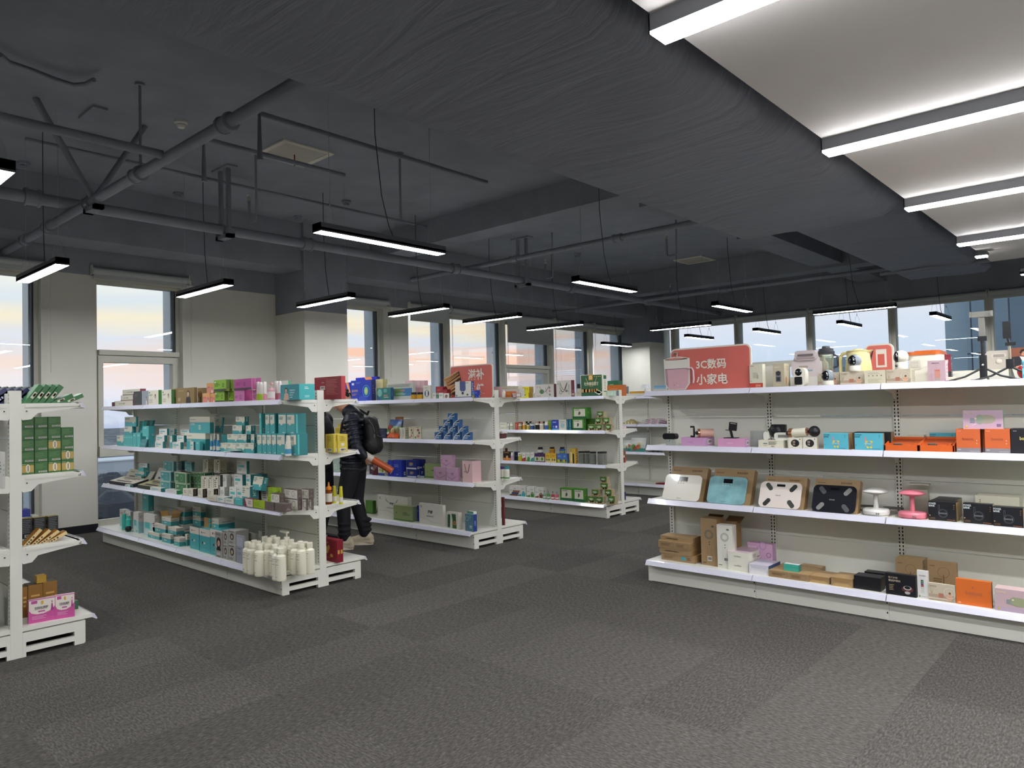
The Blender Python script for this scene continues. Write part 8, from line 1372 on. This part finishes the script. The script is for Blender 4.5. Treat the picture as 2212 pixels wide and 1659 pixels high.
tb0, tb1 = Vector((-.165,.185,.985)), Vector((-.445,.215,.815)); td = (tb1-tb0).normalized()
body += hand(wr, (-.62,-.12,-.42), (.0,-1,.1), .75, 1) + hand(wr2, (.9,.1,-.1), (0,.3,-1), .35, -1)
blob(body, .006, SKIN, 'body', P1, 2); face_parts(hf, hR, P1)
rr = random.Random(4); hair = []
for k in range(90):
    th, ph = rr.uniform(0, 2*PI), rr.uniform(0, 1.75); v = Vector((.1*math.sin(ph)*math.cos(th), .082*math.sin(ph)*math.sin(th), .108*math.cos(ph)))
    if v.x > .055 and v.z < .035: continue
    hair.append(('e', hf(-.008+v.x, v.y, .018+v.z), (rr.uniform(.014,.026),)*3, None, 8, 6))
blob(hair, .006, HAIRM, 'hair', P1, 0)
m = MB()
for s in (-1, 1): m.path([hf(.101, s*(.032+.024*math.cos(q)), .01+.02*math.sin(q)) for q in [2*PI*i/16 for i in range(17)]], .002, mat('#a9abad',.2,.8), 5); m.path([hf(.1,s*.055,.014), hf(.0,s*.083,.012)], .002, mat('#a9abad',.2,.8), 5)
m.path([hf(.102,-.01,.012), hf(.104,0,.014), hf(.102,.01,.012)], .002, mat('#a9abad',.2,.8), 5); m.build('glasses', P1)
JK = mat('#1b1e2a', .42, noise=.12, nscale=14, bump=.15, name='black_down_jacket'); TRS = mat('#14151b', .8, noise=.1, nscale=20, bump=.3, name='black_trousers')
jp = []
for k in range(9):     # quilted rolls of the body
    z = .84+.062*k; rx = .155-.01*abs(k-3)*.5; jp.append(('e', (.005-.002*k,0,z), (rx*(1.0 if k<7 else .88), .205 if k<7 else .19, .045)))
jp += [('c',(-.02,-.17,1.36),(-.02,.17,1.36),.072,.072), ('c',(-.015,0,1.38),(.035,0,1.44),.095,.082), ('e',(.0,0,1.1),(.13,.185,.3))]
for a, b, n in ((sh,el,6), (el,wr,5), (sh2,el2,6), (el2,wr2,5)):
    for i in range(n+1):
        q = a.lerp(b, i/n*(.96 if b in (wr, wr2) else 1)); r = (.078-.02*i/n) if a in (sh, sh2) else (.06-.018*i/n); dq = (b-a).to_track_quat('Z','Y').to_matrix(); jp.append(('e', q, (r, r, .034), dq))
    jp.append(('c', a, a.lerp(b,.94), .06 if a in (sh,sh2) else .048, .048 if a in (sh,sh2) else .036))
jk = blob(jp, .008, JK, 'down_jacket', P1, 1)
m = MB(); m.lathe((-.045,.262,1.19), [(.0,0),(.022,.0),(.022,.003)], mat('#a89a6c',.4), 6, R=Matrix.Rotation(-PI/2,3,'X')); m.build('sleeve_badge', P1)
tp = [('e',(-.01,0,.9),(.135,.175,.11))]
for s, hip, kn, an in ((1,(0,.09,.87),(.09,.12,.48),(.075,.14,.13)), (-1,(-.02,-.09,.87),(.0,-.1,.48),(-.085,-.11,.13))):
    tp += [('c',hip,kn,.105,.078), ('c',kn,(an[0]+.0,an[1],an[2]),.078,.06)]
    for zz_ in (.16,.21,.27): tp.append(('e',(an[0]+.004*s,an[1],zz_),(.072,.068,.03)))
blob(tp, .009, TRS, 'trousers', P1, 1)
m = MB(); m.poly([(.13,.172,.62),(.155,.165,.65),(.165,.16,.66),(.15,.168,.64),(.14,.172,.61)], mat('#c8c8c4')); m.build('trouser_logo', P1)
SHM, SOL = mat('#b9ae96', .6, noise=.1, nscale=40), mat('#cfc8b4', .5)
def shoe(par, x, y, yaw, mt, sol, name='shoe', stripes=None, pitch=0.0):
    Rm = Matrix.Rotation(yaw, 4, 'Z') @ Matrix.Rotation(pitch, 4, 'Y'); Tm = Matrix.Translation((x, y, 0)) @ Rm; T = lambda a, b, c_: Tm @ Vector((a, b, c_))
    o = blob([('c',T(-.05,0,.075),T(.03,0,.075),.046,.044), ('c',T(.03,0,.07),T(.15,.005,.045),.044,.036), ('c',T(-.06,0,.04),T(.165,.005,.036),.04,.038), ('c',T(-.03,0,.1),T(-.02,0,.125),.043,.043)], .006, mt, name, par, 1)
    m = MB(); n = 20; ring = []
    for i in range(n):
        a = 2*PI*i/n; ring.append((.06+.15*math.cos(a), (.05 if math.cos(a) > -.3 else .043)*math.sin(a)))
    V = [T(a, b, 0.001) for a, b in ring]+[T(a, b, .03) for a, b in ring]; m.mesh(V, [tuple(range(n-1,-1,-1)), tuple(range(n,2*n))]+[(i,(i+1)%n,n+(i+1)%n,n+i) for i in range(n)], sol); m.build('sole', o)
    m = MB()
    for k in range(4): m.path([T(.02+.025*k,-.03,.1-.012*k), T(.03+.025*k,0,.118-.014*k), T(.02+.025*k,.03,.1-.012*k)], .0035, sol, 5)
    m.build('laces', o)
    if stripes:
        m = MB()
        for k in range(3):
            for s in (-1, 1): a = .0+.03*k; m.poly([T(a,s*.0475,.04),T(a+.014,s*.0475,.04),T(a+.03,s*.044,.085),T(a+.016,s*.044,.085)], stripes)
        m.build('side_stripes', o)
    return o
shoe(P1, .075, .145, .15, SHM, SOL); shoe(P1, -.085, -.115, -.1, SHM, SOL)
# backpack worn on the back
bp = thing('backpack', 'black backpack with grey zips worn by the person in the down jacket', 'backpack', (pp.x, pp.y, 0), math.atan2(-.67, -.743)); BPM = mat('#101114', .55, noise=.15, nscale=30, bump=.2, name='backpack_fabric')
blob([('c',(-.2,-.1,1.08),(-.2,.1,1.08),.085,.085), ('c',(-.185,-.1,1.33),(-.185,.1,1.33),.06,.06), ('c',(-.22,-.09,1.06),(-.19,-.09,1.33),.085,.06), ('c',(-.22,.09,1.06),(-.19,.09,1.33),.085,.06), ('e',(-.2,0,1.18),(.09,.15,.2)), ('e',(-.27,0,1.1),(.045,.11,.11))], .009, BPM, 'bag_body', bp, 2)
for s in (-1, 1):
    m = MB(); m.path([(-.14,s*.1,1.4),(-.06,s*.12,1.455),(.03,s*.125,1.42),(.085,s*.13,1.32),(.1,s*.15,1.18),(.05,s*.19,1.05),(-.1,s*.17,1.0)], .014, BPM, 7); m.build('shoulder_strap', bp)
m = MB(); m.path([(-.15,-.03,1.4),(-.17,-.03,1.44),(-.17,.03,1.44),(-.15,.03,1.4)], .007, BPM, 6); m.build('top_handle', bp)
m = MB(); ZP_ = mat('#5a5c60', .4); m.path([(-.16,.13,1.37),(-.2,.15,1.35),(-.245,.155,1.28),(-.262,.15,1.22)], .004, ZP_, 5); m.path([(-.25,.12,1.2),(-.3,.1,1.17),(-.318,.0,1.165)], .004, ZP_, 5); m.box(-.262,-.25,.14,.155,1.16,1.2,ZP_); m.build('zip', bp)
# tube in the hand
tq = td.to_track_quat('Z','Y').to_matrix(); OT, WT = mat('#b8552c', .4), mat('#cfc6ba', .4)
t = thing('snack_tube', 'orange and white cardboard tube held behind the back of the person', 'tube', (pp.x, pp.y, 0), math.atan2(-.67, -.743)); L = (tb1-tb0).length
m = MB(); m.lathe(tb0, [(.036,0),(.036,L*.3)], WT, 22, R=tq); m.lathe(tb0, [(.0362,L*.3),(.0362,L)], OT, 22, R=tq); m.build('tube_body', t)
m = MB(); m.lathe(tb0, [(.038,-.008),(.038,.006)], WT, 22, R=tq); m.lathe(tb0, [(.034,L),(.034,L+.001)], mat('#c88a6c',.3), 22, R=tq); m.build('end_caps', t)
m = MB()
for k, (a, b, w_) in enumerate(((.4,.5,.6),(.56,.74,.75),(.14,.24,.5))):
    for i in range(6):
        q0, q1 = -w_+2*w_*i/6, -w_+2*w_*(i+.7)/6; f_ = lambda q, v: tb0 + tq @ Vector((.0368*math.sin(q+1.2), -.0368*math.cos(q+1.2), L*v)); f2 = lambda q, v: tb0 + tq @ Vector((.0368*math.cos(q), .0368*math.sin(q), L*v))
        for g_ in (f_, f2): m.poly([g_(q0,a), g_(q1,a), g_(q1,b), g_(q0,b)], mat('#e0d4c4' if k < 2 else '#3a3230'))
m.build('printed_label', t)
# person 2: mostly hidden behind the end post of unit A
p2 = onY(694, 1160, 4.5); P2 = thing('person', 'second person in dark clothes, mostly hidden behind the end post', 'person', (p2.x, p2.y, 0), math.atan2(.5, .866))
hp, hf, hR = head_prims((.03,0,1.6), .35)
body = hp + [('c',(-.0,0,1.38),(.015,0,1.5),.06,.055), ('e',(0,0,1.2),(.11,.165,.2)), ('e',(0,0,1.0),(.1,.14,.16)), ('e',(-.0,0,.9),(.115,.16,.11)), ('c',(0,-.15,1.37),(0,.15,1.37),.055,.055)]
for s, hip, kn, an in ((1,(0,.09,.88),(.03,.1,.48),(-.06,.1,.09)), (-1,(0,-.09,.88),(.03,-.1,.48),(.0,-.1,.09))): body += [('c',hip,kn,.08,.052), ('c',kn,an,.055,.036), ('c',an,(an[0]+.11,an[1],.034),.026,.022), ('c',an,(an[0]-.03,an[1],.045),.034,.028)]
for s in (-1, 1):
    a, b, c_ = Vector((0,s*.19,1.35)), Vector((-.02,s*.23,1.07)), Vector((.16,s*.14,1.0)); body += [('c',a,b,.05,.04), ('c',b,c_,.04,.028)] + hand(c_, (.9,-s*.3,.1), (0,-s*.3,-1), .45, s)
blob(body, .007, SKIN, 'body', P2, 2); face_parts(hf, hR, P2)
blob([('e', hf(-.02,0,.035), (.1,.085,.1), hR), ('e', hf(-.04,0,-.02), (.07,.08,.08), hR)], .007, HAIRM, 'hair', P2, 1)
TOPM = mat('#1a1e1f', .8, noise=.1, nscale=30)
tp = [('e',(.01,0,1.17),(.145,.2,.26)), ('e',(.0,0,.95),(.14,.185,.14)), ('c',(0,-.16,1.37),(0,.16,1.37),.066,.066), ('c',(0,0,1.38),(.01,0,1.42),.09,.07)]
for s in (-1, 1): a, b, c_ = Vector((0,s*.19,1.35)), Vector((-.02,s*.23,1.07)), Vector((.15,s*.145,1.0)); tp += [('c',a,b,.066,.054), ('c',b,c_,.054,.04)]
blob(tp, .01, TOPM, 'sweater', P2, 1)
tp = [('e',(0,0,.9),(.13,.17,.11))]
for s, hip, kn, an in ((1,(0,.09,.87),(.03,.1,.48),(-.06,.1,.12)), (-1,(0,-.09,.87),(.03,-.1,.48),(.0,-.1,.12))): tp += [('c',hip,kn,.1,.075), ('c',kn,an,.075,.062)]
blob(tp, .01, TRS, 'trousers', P2, 1)
BSH = mat('#16171a', .6); shoe(P2, .0, -.1, 0, BSH, mat('#d8d2c4'), stripes=mat('#d8d4c8')); shoe(P2, -.06, .1, .2, BSH, mat('#d8d2c4'), stripes=mat('#d8d4c8'))
